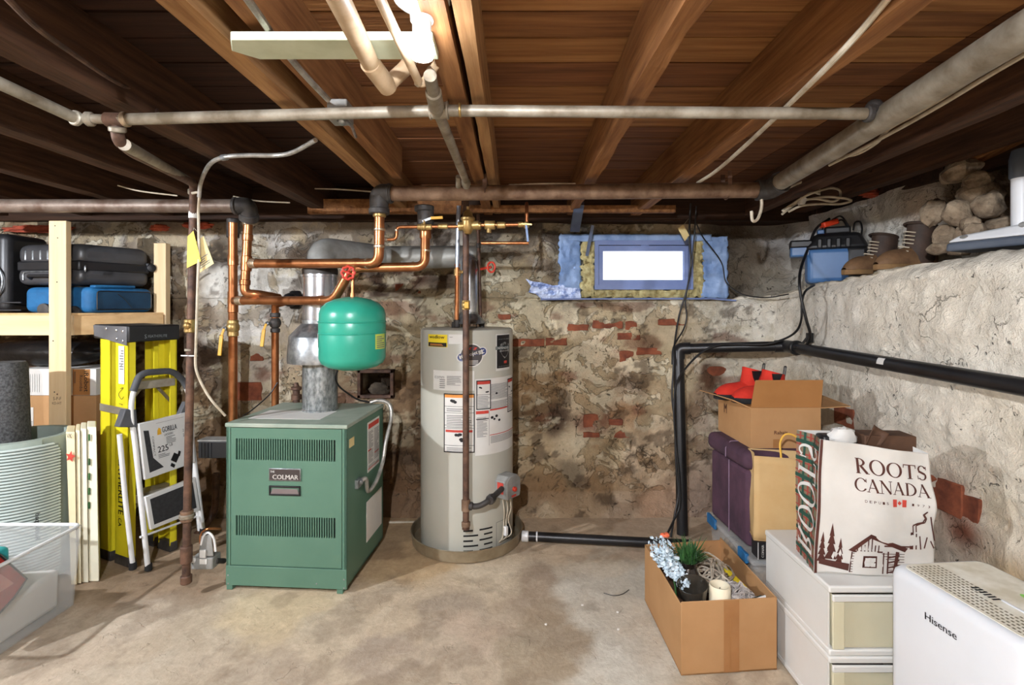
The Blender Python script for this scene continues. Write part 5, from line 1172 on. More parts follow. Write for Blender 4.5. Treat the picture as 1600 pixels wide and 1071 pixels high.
pv = pipe_thing('cream_drain_pipe', 'fat cream painted pipe left of the bulb running back under the joists', [([P(500, -60, .80), P(576, 93, 1.20), P(604, 132, 1.31)], .0215, 0, 'pipe'), ([P(604, 134, 1.31), P(634, 106, 1.34), P(640, 96, 1.36)], .0195, .01, 'elbow')], [(P(577, 97, 1.21), P(607, 137, 1.325), .0245, M['pvc'], 'coupling')], M['pvc'], n=18)
pc2 = pipe_thing('copper_ceiling_pipe', 'thin dusty copper pipe directly left of the lit bulb', [([P(576, -40, .86), P(654, 128, 1.30), P(661, 131, 1.305), P(678, 106, 1.29), P(690, 90, 1.3)], .0105, .012, 'pipe')], [(P(652, 126, 1.295), P(657, 131, 1.305), .0125, sol, 'joint'), (P(671, 115, 1.295), P(677, 107, 1.29), .0125, sol, 'joint')], M['pvc'], n=12)
# perforated straps that hang the mains
for i_, (px, Y, py0, py1, xo) in enumerate(((1135, 2.40, 245, 310, .0), (758, 2.455, 248, 300, 0))):
    m = MB(); c_ = P(px, 298, Y)
    for s_ in (-1, 1): m.box((c_.x - .01, c_.y + s_ * .04 - .001, c_.z), (c_.x + .01, c_.y + s_ * .04 + .001, 1.99))
    m.tube([c_ + Vector((0, .04 * cos(-pi * k / 8), .04 * sin(-pi * k / 8))) for k in range(9)], .004, 6)
    single('pipe_strap', m, M['rust'], 'rusty strap hanging the iron main %s' % ('beside the black cables' if i_ == 0 else 'above the water heater'), 'strap', 'rusty pipe straps')
m = MB(); c_ = P(1186, 330, 2.5); m.tube(spline([P(1188, 300, 2.38), P(1190, 322, 2.37), P(1184, 342, 2.36), P(1176, 345, 2.34), P(1174, 330, 2.34)]), .007, 6); single('pipe_strap', m, M['wire'], 'loose bent strap hanging off the iron main elbow', 'strap', 'rusty pipe straps')

# ------------------------------------------------------------ shelf at the left
YF, YR = 2.86, 3.28
shelf = thing('storage_shelf', 'raw pine shelf frame carrying the suitcases at the left wall', 'shelf', (-2.9, 3.1, 0))
s_ = YF / FX
pa, pb = P(76, 345, YF), P(103, 345, YF)
m = MB(); m.box((pa.x, YF, 0), (pb.x, YF + .036, pa.z)); part('post', m, M['pine'], shelf, .003)
q0, q1 = P(240, 380, YR), P(259, 380, YR)
m = MB(); m.box((q0.x, YR, 0), (q1.x, YR + .045, q0.z)); part('post', m, M['pine'], shelf, .003)
ztop = P(0, 493, YF).z; zbot = P(0, 525, YF).z
m = MB(); m.box((-3.8, YF + .038, zbot), (pb.x + .0, YF + .084, ztop)); part('front_rail', m, M['pineX'], shelf, .003)
m = MB(); m.beam((pb.x - .02, YF + .06, (ztop + zbot) / 2), (q1.x - .02, YR, (ztop + zbot) / 2), .038, ztop - zbot); part('end_rail', m, M['pineY'], shelf, .003)
m = MB(); m.hexa([(-3.8, YF + .04, ztop), (pb.x, YF + .04, ztop), (q1.x, YR + .02, ztop), (-3.8, YR + .02, ztop)], [(-3.8, YF + .04, ztop + .012), (pb.x, YF + .04, ztop + .012), (q1.x, YR + .02, ztop + .012), (-3.8, YR + .02, ztop + .012)]); part('shelf_board', m, M['pineY'], shelf)
m = MB(); m.box((-3.8, YR - .0, zbot), (q0.x, YR + .038, ztop)); part('back_rail', m, M['pineX'], shelf, .003)
m = MB(); 
for (px, py) in ((86, 353), (89, 441), (85, 613), (90, 372), (83, 533)): p_ = P(px, py, YF); m.lathe([(.004, 0), (.004, .001)], n=8, M=along(p_ + Vector((0, .0008, 0)), p_ + Vector((0, -1, 0))))
part('nail_head', m, M['iron_d'], shelf, kind='stuff')
m = MB(); p_ = P(93, 629, YF); ft = lambda u, v: Vector((u, YF - .0008, v)); lettering(m, 'S-P-F', ft, p_.x - .035, p_.x + .01, p_.z + .012, p_.z + .03); lettering(m, 'KD-HT', ft, p_.x - .04, p_.x + .012, p_.z - .012, p_.z + .002); disc(m, ft, p_.x - .012, p_.z + .045, .004, .005, 10); part('grade_stamp', m, M['brownink'], shelf, smooth=0)
m = MB(); A, B = P(112, 520, YF + .09), P(119, 504, YF + .09); xs_ = pb.x + .012
ZS = ztop + .012

def corner_box(nearpx, leftpx, rightpx, Y, YRt, z0, z1, Yl=None):
    """plan outline of a box whose near corner stands at nearpx; returns four plan points counter-clockwise from the near corner"""
    n = P(nearpx, 0, Y); r = P(rightpx, 0, YRt); l = P(leftpx, 0, Yl or Y + .02)
    n, r, l = (Vector((v.x, v.y)) for v in (n, r, l))
    return n, r, r + (l - n), l
# hard-shell suitcase
def slab(mb, pl, z0, z1, tilt=0):
    n, r, b, l = pl
    mb.hexa([(p_.x, p_.y, z0) for p_ in (n, r, b, l)], [(p_.x, p_.y, z1) for p_ in (n, r, b, l)])
zb, zm, zt_ = 1.488, 1.60, 1.728
pl1 = corner_box(122, 24, 236, 2.93, 3.28, 0, 0, 3.0)
sc1 = thing('hard_suitcase', 'charcoal hard-shell suitcase lying flat on top of the blue one', 'suitcase', (pl1[0].x - .1, pl1[0].y + .1, zb))
m = MB(); slab(m, pl1, zb, zm - .008); part('lower_shell', m, M['suit'], sc1, .04, 4)
m = MB(); slab(m, pl1, zm + .004, zt_); part('upper_shell', m, M['suit'], sc1, .045, 4)
def inset(pl, k):
    c_ = (pl[0] + pl[1] + pl[2] + pl[3]) / 4; return tuple(c_ + (p_ - c_) * k for p_ in pl)
m = MB(); slab(m, inset(pl1, .985), zm - .03, zm + .03); part('zip_band', m, M['suit_d'], sc1, .01, 2)
dl = (pl1[3] - pl1[0]); Ld = dl.length; dn = dl.normalized(); nrm = Vector((dn.y, -dn.x))
if nrm.y > 0: nrm = -nrm
fs_c = lambda u, v, d=0: Vector((pl1[0].x + dn.x * u + nrm.x * d, pl1[0].y + dn.y * u + nrm.y * d, v))
m = MB()
for k_ in range(7): u = Ld * (.12 + .12 * k_); m.box((0, 0, 0), (0, 0, 0)) if False else m.tube([fs_c(u, zm + .035, -.002), fs_c(u, zt_ - .045, -.002), fs_c(u, zt_ - .012, -.03)], .006, 6)
part('shell_rib', m, M['zinc'], sc1, label='pale raised ribs')
m = MB(); m.tube(fillet([fs_c(Ld * .28, zm - .075, 0), fs_c(Ld * .3, zm - .06, .025), fs_c(Ld * .72, zm - .06, .025), fs_c(Ld * .74, zm - .075, 0)], .01), .009, 8); part('carry_handle', m, M['suit_d'], sc1)
m = MB(); m.tube(fillet([fs_c(Ld * .2, zb + .03, .004), fs_c(Ld * .2, zm - .035, .004), fs_c(Ld * .86, zm - .035, .004), fs_c(Ld * .86, zb + .03, .004)], .03), .004, 6); part('recess_rim', m, M['zinc'], sc1)
dr_ = (pl1[1] - pl1[0]).normalized()
m = MB(); w0 = Vector((pl1[1].x, pl1[1].y, zb + .10)); m.lathe([(.012, -.018), (.024, -.015), (.026, 0), (.024, .015), (.012, .018)], n=18, M=along(w0 + Vector((.012, -.015, .02)), w0 + Vector((.1, -.1, .02)))); m.box((w0.x - .03, w0.y - .02, w0.z), (w0.x + .0, w0.y + .02, w0.z + .05)); part('wheel', m, M['black'], sc1, .002)
m = MB(); c_ = P(130, 420, 2.94); m.blob(c_ + Vector((.012, 0, -.0)), .006, .006, .02, 10, 8); part('zip_pull', m, M['zinc'], sc1)
# blue soft suitcase
pl2 = corner_box(140, 36, 241, 2.935, 3.27, 0, 0, 2.97)
sc2 = thing('blue_suitcase', 'bright blue soft suitcase on the shelf board under the charcoal one', 'suitcase', (pl2[0].x - .1, pl2[0].y + .1, ZS))
m = MB(); slab(m, pl2, ZS + .001, zb - .012); part('body', m, M['bluecase'], sc2, .035, 4)
d2 = pl2[1] - pl2[0]; fr2 = lambda t, v, d=0: Vector((pl2[0].x + d2.x * t + d2.normalized().y * d, pl2[0].y + d2.y * t - d2.normalized().x * d, v))
m = MB(); m.grid(lambda u, v: fr2(.12 + .8 * u, ZS + .025 + (zb - ZS - .06) * v, .004), 2, 2); m2 = m; pnl = part('side_pocket', m, M['bluedk'], sc2, label='darker blue side pocket')
m = MB(); m.tube(fillet([fr2(.10, ZS + .02, .004), fr2(.10, zb - .035, .004), fr2(.94, zb - .035, .004), fr2(.94, ZS + .02, .004), fr2(.10, ZS + .02, .004)], .02), .0035, 6); part('piping', m, M['suit_d'], sc2)
m = MB(); m.tube(spline([fr2(.4, zb - .05, .006), fr2(.5, zb - .08, .006), fr2(.62, ZS + .03, .006)]), .002, 5); part('zip_line', m, M['suit_d'], sc2)
m = MB(); m.beam(fr2(.08, zb - .008, -.03), fr2(.7, zb - .004, -.03), .05, .016); part('top_handle', m, M['bluecase'], sc2, .006)
m = MB(); cc = P(70, 484, 2.93); m.lathe([(.012, -.008), (.034, -.008), (.036, 0), (.034, .012), (.02, .014)], n=20, M=along(cc, cc + Vector((0, -1, 0)))); part('wheel', m, M['iron_d'], sc2)
m = MB(); cc = P(117, 488, 2.94); m.lathe([(.012, -.008), (.034, -.008), (.036, 0), (.034, .012), (.02, .014)], n=20, M=along(cc, cc + Vector((0, -1, 0)))); part('wheel', m, M['iron_d'], sc2)
# big black suitcase at the picture edge
bsx = P(12, 0, 2.96).x
big = thing('black_suitcase', 'big black suitcase with a round wheel at the left picture edge', 'suitcase', (bsx - .3, 3.1, ZS))
m = MB(); m.box((bsx - .62, 2.96, ZS + .001), (bsx - .004, 3.24, P(0, 364, 2.96).z)); part('shell', m, M['suit_d'], big, .04, 4)
m = MB(); wc = P(-32, 440, 2.95); R0 = .135; m.tube([wc + Vector((R0 * cos(2 * pi * k / 36), -.003, R0 * sin(2 * pi * k / 36))) for k in range(37)], .005, 6, False); part('round_trim', m, M['zinc'], big)
m = MB(); m.lathe([(.11, 0), (.11, .018), (.095, .022), (.04, .018), (.03, .024), (.0, .024)], n=28, M=along(wc + Vector((0, .004, 0)), wc + Vector((0, -1, 0)))); part('round_panel', m, M['black'], big)
m = MB(); 
for py in (473, 485): m.tube([P(-60, py, 2.957), P(33, py, 2.957)], .004, 6)
part('edge_trim', m, M['suit'], big)

# cartons under the shelf
z_c0 = P(0, 620, 2.93).z; 
bx0, bx1 = P(-30, 0, 2.95).x, P(152, 0, 2.95).x
def carton(name, lo, hi, label, group=None, mat='kraft'):
    t = thing(name, label, 'box', ((lo[0] + hi[0]) / 2, (lo[1] + hi[1]) / 2, lo[2]), group)
    m = MB(); m.box(lo, hi); part('body', m, M[mat], t, .003)
    cx_ = (lo[0] + hi[0]) / 2
    m = MB(); m.box((lo[0] + .002, (lo[1] + hi[1]) / 2 - .025, hi[2]), (hi[0] - .002, (lo[1] + hi[1]) / 2 + .025, hi[2] + .0008)); part('tape', m, M['tape'], t)
    return t
cA = carton('carton', (bx0, 2.955, .42), (P(150, 0, 2.955).x, 3.25, z_c0), 'brown carton directly under the white printed box')
m = MB(); a0, a1 = P(40, 678, 2.953), P(52, 637, 2.953); m.box((a0.x, 2.953, a0.z), (a1.x, 2.9555, a1.z)); la = part('address_label', m, M['paper'], cA)
m = MB(); lettering(m, 'E', lambda u, v: Vector((u, 2.9525, v)), a1.x - .016, a1.x - .004, a0.z + .05, a0.z + .07, .001); part('lettering', m, M['ink'], la, smooth=0)
cB = carton('carton', (bx0, 2.95, .001), (P(150, 0, 2.955).x - .01, 3.25, .419), 'brown carton on the floor at the bottom of the stack behind the foam boards', mat='kraft2')
rbz0, rbz1 = z_c0 + .001, P(0, 577, 2.95).z
wbx0, wbx1 = P(30, 0, 2.96).x, P(150, 0, 2.96).x
wb = thing('printed_box', 'white box with a tan printed end behind the shelf post', 'box', ((wbx0 + wbx1) / 2, 3.0, rbz0))
m = MB(); m.box((wbx0, 2.96, rbz0), (wbx1, 3.2, rbz1)); part('body', m, M['paper'], wb, .002)
fw = lambda u, v: Vector((u, 2.9588, v))
u0, u1 = P(114, 0, 2.96).x, P(141, 0, 2.96).x
m = MB(); patch(m, fw, u0, u1, rbz0 + .002, rbz1 - .002); tp = part('printed_panel', m, M['kraft2'], wb, smooth=0)
m = MB(); fv = lambda a, b: Vector((u0 + b, 2.958, rbz1 - a)); hh = rbz1 - rbz0
lettering(m, 'iRobot', fv, hh * .08, hh * .86, .066, .092, .001); lettering(m, 'Roomba', fv, hh * .24, hh * .84, .040, .058); printed_lines(m, fv, hh * .1, hh * .6, .008, .02, 2); part('lettering', m, M['ink'], tp, smooth=0)
m = MB(); fz = lambda a, b: Vector((b, 2.9585, rbz0 + .015 + a)); 
for k_ in range(9): xx = wbx0 + .012 + .013 * k_; patch(m, fw, xx, xx + .002, rbz0 + .02, rbz1 - .03)
part('fine_print', m, M['inkgrey'], wb, smooth=0)
# dark plastic bag on the carton
m = MB(); rnd = random.Random(5); m.blob((bx0 + .28, 3.08, rbz1 + .088), .36, .11, .085, 28, 16, None, .05); single('plastic_bag', m, M['bagplastic'], 'black plastic bag slumped on the boxes under the shelf board', 'bag')

# rolled exercise mat, ribbed, and foam roller standing in it
mx, my, mr = -2.522, 2.60, .237
mt = thing('rolled_mat', 'rolled sage green ribbed exercise mat standing on end behind the clear bin', 'exercise mat', (mx, my, 0))
spl = []
for k_ in range(150):
    a = -1.15 + 2 * pi * 2.6 * k_ / 149; r_ = mr - .0185 * (a + 1.15) / (2 * pi)
    spl.append((mx + r_ * sin(-a), my - r_ * cos(-a)))
def sheet(mb, spl, th, z0, z1):
    n = len(spl); vs_ = []
    for i_, (x, y_) in enumerate(spl):
        r_ = math.hypot(x - mx, y_ - my); k_ = (r_ - th) / r_
        xi, yi = mx + (x - mx) * k_, my + (y_ - my) * k_
        vs_ += [(x, y_, z0), (xi, yi, z0), (xi, yi, z1), (x, y_, z1)]
    fs_ = [(0, 1, 2, 3), tuple(4 * (n - 1) + e for e in (3, 2, 1, 0))]
    for i_ in range(n - 1):
        b = 4 * i_; fs_ += [(b + e, b + 4 + e, b + 4 + (e + 1) % 4, b + (e + 1) % 4) for e in range(4)]
    mb.add(vs_, fs_)
ztm = .71
m = MB(); sheet(m, spl, .012, .002, ztm); part('roll', m, M['mat'], mt)
# ribbed outer flap with a rounded corner
m = MB()
A0, A1 = -.55, 1.45                                          # angle from straight ahead, positive to the right
nz = 46
for k_ in range(nz):
    z0 = .012 + (ztm - .03) * k_ / nz; z1 = z0 + (ztm - .03) / nz * .62
    zc = (z0 + z1) / 2; rc_ = .06; e = A1
    top = ztm - .018
    if zc > top - rc_: e = A1 - (rc_ - math.sqrt(max(0, rc_ ** 2 - (zc - top + rc_) ** 2))) / mr
    if zc < .012 + rc_: e = A1 - (rc_ - math.sqrt(max(0, rc_ ** 2 - (.012 + rc_ - zc) ** 2))) / mr
    for (za, zb_, rr2) in ((z0, z1, mr + .0125),):
        pr = [(A0 + (e - A0) * q / 12) for q in range(13)]
        vs_ = []
        for a in pr:
            for (r_, z) in ((mr + .002, za), (rr2, za + .0015), (rr2, zb_ - .0015), (mr + .002, zb_)): vs_.append((mx + r_ * sin(a), my - r_ * cos(a), z))
        fs_ = []
        for q in range(12):
            b = 4 * q; fs_ += [(b + 1, b + 2, b + 6, b + 5), (b + 2, b + 3, b + 7, b + 6), (b, b + 1, b + 5, b + 4)]
        fs_.append((48, 49, 50, 51))
        m.add(vs_, fs_)
fl2 = part('ribbed_flap', m, pm('pale_sage_foam', (196, 206, 200), (184, 196, 190), 5, .7), mt, label='paler outer flap with raised ribs')
m = MB()
m.grid(lambda u, v: Vector((mx + (mr + .006) * sin(A0 + (A1 - .02 - A0) * u), my - (mr + .008) * cos(A0 + (A1 - .02 - A0) * u), .03 + (ztm - .06) * v)), 12, 1)
part('flap_groove', m, pm('groove_shade', (120, 130, 124), (110, 120, 114), 5, .8), mt)  # darker tone between the ribs stands in for groove shade
m = MB(); tm_ = lambda a, b: Vector((mx + (mr + .0138) * sin(1.0 + b / mr), my - (mr + .0138) * cos(1.0 + b / mr), .235 + a)); lettering(m, 'Rubberpad', tm_, .0, .125, 0, .022, .0012); part('lettering', m, M['ink'], fl2, smooth=0)
m = MB(); fc_ = P(8, 690, 2.60); m.lathe([(.108, .003), (.106, .40), (.098, .70), (.088, P(0, 569, 2.60).z - .012), (.078, P(0, 566, 2.60).z), (.02, P(0, 566, 2.60).z)], (fc_.x, 2.60, 0), 32)
single('foam_roller', m, M['foam'], 'dark grey speckled foam roller standing inside the rolled mat', 'foam roller')
m = MB(); m.blob((fc_.x + .10, 2.68, .60), .05, .04, .07, 10, 8); 

# cream foam boards leaning together
grp = 'cream boards leaning by the rolled mat'
bl = ['cream board with a red star sticker, leaning against the rolled mat', 'thin cream board, second from the rolled mat', 'ivory board, third from the rolled mat', 'wide ivory board with green dots, nearest the yellow ladder']
for i_, (a0_, a1_, t0_, t1_) in enumerate(((112, 121.6, 103, 117.5), (122, 128.4, 118, 125.4), (128.8, 139.6, 125.8, 135.6), (140, 156, 136, 151))):
    Yb = 2.50 + .01 * i_
    b0, b1 = P(a0_ - 1, 912, Yb), P(a1_ - 1, 912, Yb); t0, t1 = P(t0_, 668, Yb + .01), P(t1_ - .5, 668, Yb + .01)
    z0, z1 = .002, P(0, 676 - 2.5 * i_, Yb).z
    dp_ = .15
    m = MB(); m.hexa([(b0.x, Yb, z0), (b1.x, Yb, z0), (b1.x - .115, Yb + dp_, z0), (b0.x - .115, Yb + dp_, z0)], [(t0.x, Yb + .01, z1), (t1.x, Yb + .01, z1), (t1.x - .115, Yb + dp_, z1), (t0.x - .115, Yb + dp_, z1)])
    o_ = single('foam_board', m, pm('cream_board_%s' % 'abcd'[i_], *(((222, 206, 168), (212, 196, 156)), ((226, 216, 184), (216, 204, 170)), ((226, 220, 196), (216, 208, 184)), ((228, 224, 200), (218, 212, 188)))[i_], 6, .7), bl[i_], 'board', grp, .004)
    yf = Yb - .0015
    fb = lambda px, py: P(px, py, yf + .006)
    if i_ == 0:
        m = MB(); c_ = P(110, 714, yf); pts = [(.026 * (1 if k % 2 == 0 else .45) * sin(k * pi / 5 + .2), .030 * (1 if k % 2 == 0 else .45) * cos(k * pi / 5 + .2)) for k in range(10)]
        m.add([c_ + Vector((u, 0, v)) for u, v in pts] + [c_], [(10, k, (k + 1) % 10) for k in range(10)]); part('star_sticker', m, M['inkred'], o_, smooth=0)
        m = MB(); c_ = P(108, 682, yf); lettering(m, 'VK', lambda u, v: Vector((c_.x + u, yf, c_.z + v)), -.012, .014, -.01, .012); part('lettering', m, M['ink'], o_, smooth=0)
    if i_ == 3:
        for py in (684, 722, 745, 768, 790):
            m = MB(); c_ = P(139.5, py, yf + .003); m.box((c_.x - .003, yf - .001, c_.z - .016), (c_.x + .004, yf + .004, c_.z + .016)); part('green_mark', m, M['leaf'], o_, smooth=0)

# clear storage bin at the lower left with its contents
bx_r, by0, by1, bh_ = -1.985, 1.74, 2.352, .36
bin_ = thing('storage_bin', 'clear plastic storage bin on the floor at the lower left', 'storage bin', (-2.3, 2.1, 0))
def open_box(mb, lo, hi, t, taper=.0):
    (x0, y0, z0), (x1, y1, z1) = lo, hi
    def rect(k, z, e): return [(x0 + k - e, y0 + k - e, z), (x1 - k + e, y0 + k - e, z), (x1 - k + e, y1 - k + e, z), (x0 + k - e, y1 - k + e, z)]
    b = len(mb.v)
    mb.add(rect(taper, z0, 0) + rect(0, z1, 0) + rect(t, z1, 0) + rect(t + taper, z0 + t, 0), [])
    for a in range(4):
        c_ = (a + 1) % 4
        mb.f += [(b + a, b + c_, b + 4 + c_, b + 4 + a), (b + 4 + a, b + 4 + c_, b + 8 + c_, b + 8 + a), (b + 8 + a, b + 8 + c_, b + 12 + c_, b + 12 + a)]
    mb.f += [(b + 3, b + 2, b + 1, b), (b + 12, b + 13, b + 14, b + 15)]
m = MB(); open_box(m, (-2.52, by0, .001), (bx_r, by1, bh_), .004, .02); part('tub', m, M['clear'], bin_, .012, 3)
m = MB(); m.tube(fillet([(-2.52, by0, bh_), (bx_r, by0, bh_), (bx_r, by1, bh_), (-2.52, by1, bh_), (-2.52, by0, bh_)], .04), .008, 8); part('rim', m, pm('rim_plastic', (220, 222, 222), (210, 212, 212), 4, .3), bin_)
m = MB(); m.hexa([(-2.45, 1.85, .008), (-2.05, 1.85, .008), (-2.05, 2.31, .008), (-2.45, 2.31, .008)], [(-2.45, 1.85, .11), (-2.048, 1.85, .14), (-2.045, 2.31, .185), (-2.45, 2.31, .15)]); single('folded_sheet', m, M['paper'], 'white folded sheet lying in the bottom of the clear bin', 'sheet', None, .02, 3)
m = MB(); m.box((-2.34, 1.96, .165), (-2.06, 2.10, .385)); single('teal_tub', m, M['teal'], 'teal plastic tub sticking up out of the clear bin', 'tub', None, .02, 3)
m = MB(); pq = [(-40, 846), (0, 868), (42, 905), (22, 934), (-4, 962), (-40, 985)]
m.prism(pq, lambda u, v, d_: PX(u, v, -2.008 - d_), 0, .03); rb = single('red_pouch', m, M['redbag'], 'red zipped pouch lying in the clear bin', 'pouch', None, .006, 3)
m = MB(); m.tube([PX(*q, -2.008) for q in ((-40, 846), (0, 868), (42, 905), (22, 934), (-4, 962))], .0045, 6); part('binding', m, M['suit_d'], rb)
m = MB(); m.prism([(-30, 890), (2, 898), (22, 912), (-6, 930), (-30, 932)], lambda u, v, d_: PX(u, v, -2.0068 - d_), 0, .002); part('clear_window', m, pm('pouch_window', (206, 130, 118), (190, 104, 92), 20, .3), rb)

# ------------------------------------------------------------ yellow step ladder, folded
C0, C1, C2 = Vector((-2.008, 2.668)), Vector((-2.295, 2.80)), Vector((-1.880, 2.87))
dA = (C1 - C0).normalized(); dB = (C2 - C0).normalized(); LA, LB = (C1 - C0).length, (C2 - C0).length
C3 = C1 + (C2 - C0)
lad = thing('step_ladder', 'yellow fibreglass step ladder with a black top cap in front of the shelf', 'ladder', (C0.x, C0.y + .1, 0))
zc0, zc1 = 1.178, 1.262
m = MB(); 
def lp(a, b, z, off=0):
    q = C0 + dA * a + dB * b; nA = Vector((-dA.y, dA.x)); return Vector((q.x, q.y, z))
m.hexa([lp(-.005, -.005, zc0 - .004), lp(-.005, LB + .005, zc0), lp(LA, LB + .005, zc0 + .012), lp(LA, -.005, zc0 + .012)], [lp(-.005, -.005, zc1), lp(-.005, LB + .005, zc1), lp(LA, LB + .005, zc1 + .004), lp(LA, -.005, zc1 + .004)])
part('top_cap', m, M['black'], lad, .008, 3)
m = MB(); m.hexa([lp(.0, -.010, zc0 - .02), lp(.0, -.006, zc0 - .02), lp(LA - .02, -.006, zc0 + .025), lp(LA - .02, -.010, zc0 + .025)][::-1], [lp(.0, -.010, zc1 - .004), lp(.0, -.006, zc1 - .004), lp(LA - .01, -.006, zc1), lp(LA - .01, -.010, zc1)][::-1]); part('cap_plate', m, pm('cap_grey', (104, 104, 106), (86, 86, 88), 6, .5), lad, .003)
m = MB()
for (a, z) in ((.03, .055), (.03, .005), (.085, .06), (.085, .015), (.18, .066)): c_ = lp(a, -.010, zc0 + z); m.lathe([(.009, 0), (.009, .002), (.006, .005)], n=10, M=along(c_, lp(a, -1, zc0 + z)))
part('rivet', m, M['steel'], lad, kind='stuff')
m = MB(); fcap = lambda u, v: lp(-.0065, u, v); lettering(m, 'FEATHERLITE', fcap, LB * .36, LB * .74, zc0 + .018, zc0 + .032, .0006); lettering(m, 'S', fcap, LB * .29, LB * .33, zc0 + .014, zc0 + .036, .001); part('lettering', m, M['zinc'], lad, smooth=0)
def rail(a0, a1, b, z1, inward, back=False):
    mb = MB(); t = .006
    mb.hexa([lp(a0, b, .03), lp(a1, b, .03), lp(a1, b + t * inward, .03), lp(a0, b + t * inward, .03)], [lp(a0, b, z1), lp(a1, b, z1), lp(a1, b + t * inward, z1), lp(a0, b + t * inward, z1)])
    for (c, d) in ((a0, a0 + t), (a1 - t, a1)):
        mb.hexa([lp(c, b, .03), lp(d, b, .03), lp(d, b + .034 * inward, .03), lp(c, b + .034 * inward, .03)], [lp(c, b, z1), lp(d, b, z1), lp(d, b + .034 * inward, z1), lp(c, b + .034 * inward, z1)])
    ob = part('rail', mb, M['yellow'], lad)
    mb = MB(); mb.hexa([lp(a0 - .004, b - .003 * inward, 0), lp(a1 + .004, b - .003 * inward, 0), lp(a1 + .004, b + .04 * inward, 0), lp(a0 - .004, b + .04 * inward, 0)], [lp(a0 - .003, b - .002 * inward, .05), lp(a1 + .003, b - .002 * inward, .05), lp(a1 + .003, b + .03 * inward, .05), lp(a0 - .003, b + .03 * inward, .05)])
    part('foot', mb, M['iron_d'], lad, .002)
    return ob
r1 = rail(.008, .122, .002, zc0 + .02, 1)
rail(.168, .262, .002, zc0 + .03, 1)
rail(.012, .118, LB - .002, zc0 + .005, -1)
rail(.158, .245, LB - .002, zc0 + .01, -1)
m = MB(); fr_ = lambda a, b: lp(.065 - b, -.0012, a)           # a up the rail, b across
lettering(m, 'FEATHERLITE', lambda a, b: lp(.045 + b, -.0012, .80 - a), .10, .455, -.018, .036, .0018) if False else None
tv = lambda a, b: lp(.112 - b, -.0012, .668 - a * .93)
lettering(m, 'www.', tv, .0, .085, .030, .058, .001); lettering(m, 'FEATHERLITE', tv, .095, .43, .022, .066, .002); lettering(m, '.CA', tv, .445, .50, .022, .050, .0012)
part('lettering', m, M['ink'], r1, smooth=0)
m = MB(); patch(m, lambda a, b: lp(a, -.0012, b), .036, .088, .955, 1.155); rw = part('rating_sticker', m, M['paper'], r1, smooth=0)
m = MB(); printed_lines(m, lambda a, b: lp(a, -.002, b), .042, .08, 1.03, 1.14, 8); m.beam(lp(.05, -.002, 1.06), lp(.07, -.002, 1.045), .003, .001); part('fine_print', m, M['inkgrey'], rw, smooth=0)
m = MB(); m.tube(spline([lp(.07, -.002, .93), lp(.045, -.002, .935), lp(.085, -.002, .90), lp(.06, -.002, .875), lp(.04, -.002, .89)]), .0012, 4); m.tube(spline([lp(.08, -.002, .85), lp(.05, -.002, .848), lp(.06, -.002, .845)]), .001, 4); part('marker_scrawl', m, M['ink'], r1)
m = MB(); m.hexa([lp(.0, -.008, .79), lp(.25, -.008, .80), lp(.25, -.003, .80), lp(.0, -.003, .79)], [lp(.0, -.008, .83), lp(.25, -.008, .84), lp(.25, -.003, .84), lp(.0, -.003, .83)]); part('spreader_plate', m, M['alu'], lad, .002)
for z in (.92, .62, .32):
    m = MB(); m.hexa([lp(.01, .01, z), lp(.01, LB - .01, z), lp(.10, LB - .01, z), lp(.10, .01, z)], [lp(.01, .01, z + .045), lp(.01, LB - .01, z + .045), lp(.10, LB - .01, z + .048), lp(.10, .01, z + .048)]); part('step', m, M['alu'], lad, .003)
    m = MB(); m.beam(lp(.05, .012, z - .09), lp(.05, .08, z), .018, .004, (1, 0, 0)); part('brace', m, M['alu'], lad); m = MB(); m.beam(lp(.05, LB - .012, z - .09), lp(.05, LB - .08, z), .018, .004, (1, 0, 0)); part('brace', m, M['alu'], lad)

# ------------------------------------------------------------ white step stool leaning folded on the ladder
SA, SB = (-1.905, 2.575), (-1.80, 2.86)
st = thing('step_stool', 'white folding step stool with dark treads leaning on the yellow ladder', 'step stool', (-1.87, 2.68, 0))
def S(px, py, d=0):
    p_ = PV(px, py, SA, SB); nx_, ny_ = SB[1] - SA[1], -(SB[0] - SA[0]); l_ = math.hypot(nx_, ny_)
    return p_ + Vector((nx_ / l_ * d, ny_ / l_ * d, 0))
tubes = [([S(231, 886, .0), S(222, 800), S(212, 700), S(206, 655), S(205, 625), S(216, 590), S(227, 583), S(270, 580), S(288, 596), S(297, 625), S(300, 690), S(317, 828)], .0125)]
m = MB(); m.tube(fillet(tubes[0][0], .06, 6), .0125, 12); part('front_frame', m, M['stoolw'], st)
m = MB(); m.tube(fillet([S(214, 886, -.03), S(203, 790, -.03), S(193, 680, -.03)], .05), .0115, 12); m.tube([S(318, 830, -.03), S(304, 690, -.03)], .0115, 12); part('rear_frame', m, M['stoolw'], st)
m = MB(); m.tube(fillet([S(208, 612), S(217, 588), S(228, 582.5), S(269, 579.5), S(286, 594), S(292, 606)], .04, 6), .0165, 12); part('grip', m, M['gripgrey'], st)
m = MB(); m.hexa([S(186, 668, -.04), S(212, 668, -.02), S(212, 668, .016), S(186, 668, -.0)], [S(196, 640, -.04), S(210, 640, -.02), S(210, 640, .016), S(196, 640, .0)]); part('hinge', m, M['gripgrey'], st, .004); m = MB(); m.hexa([S(280, 650, -.03), S(298, 650, -.02), S(298, 650, .012), S(280, 650, .0)], [S(290, 628, -.03), S(296, 628, -.02), S(296, 628, .012), S(290, 628, .0)]); part('hinge', m, M['gripgrey'], st, .004)
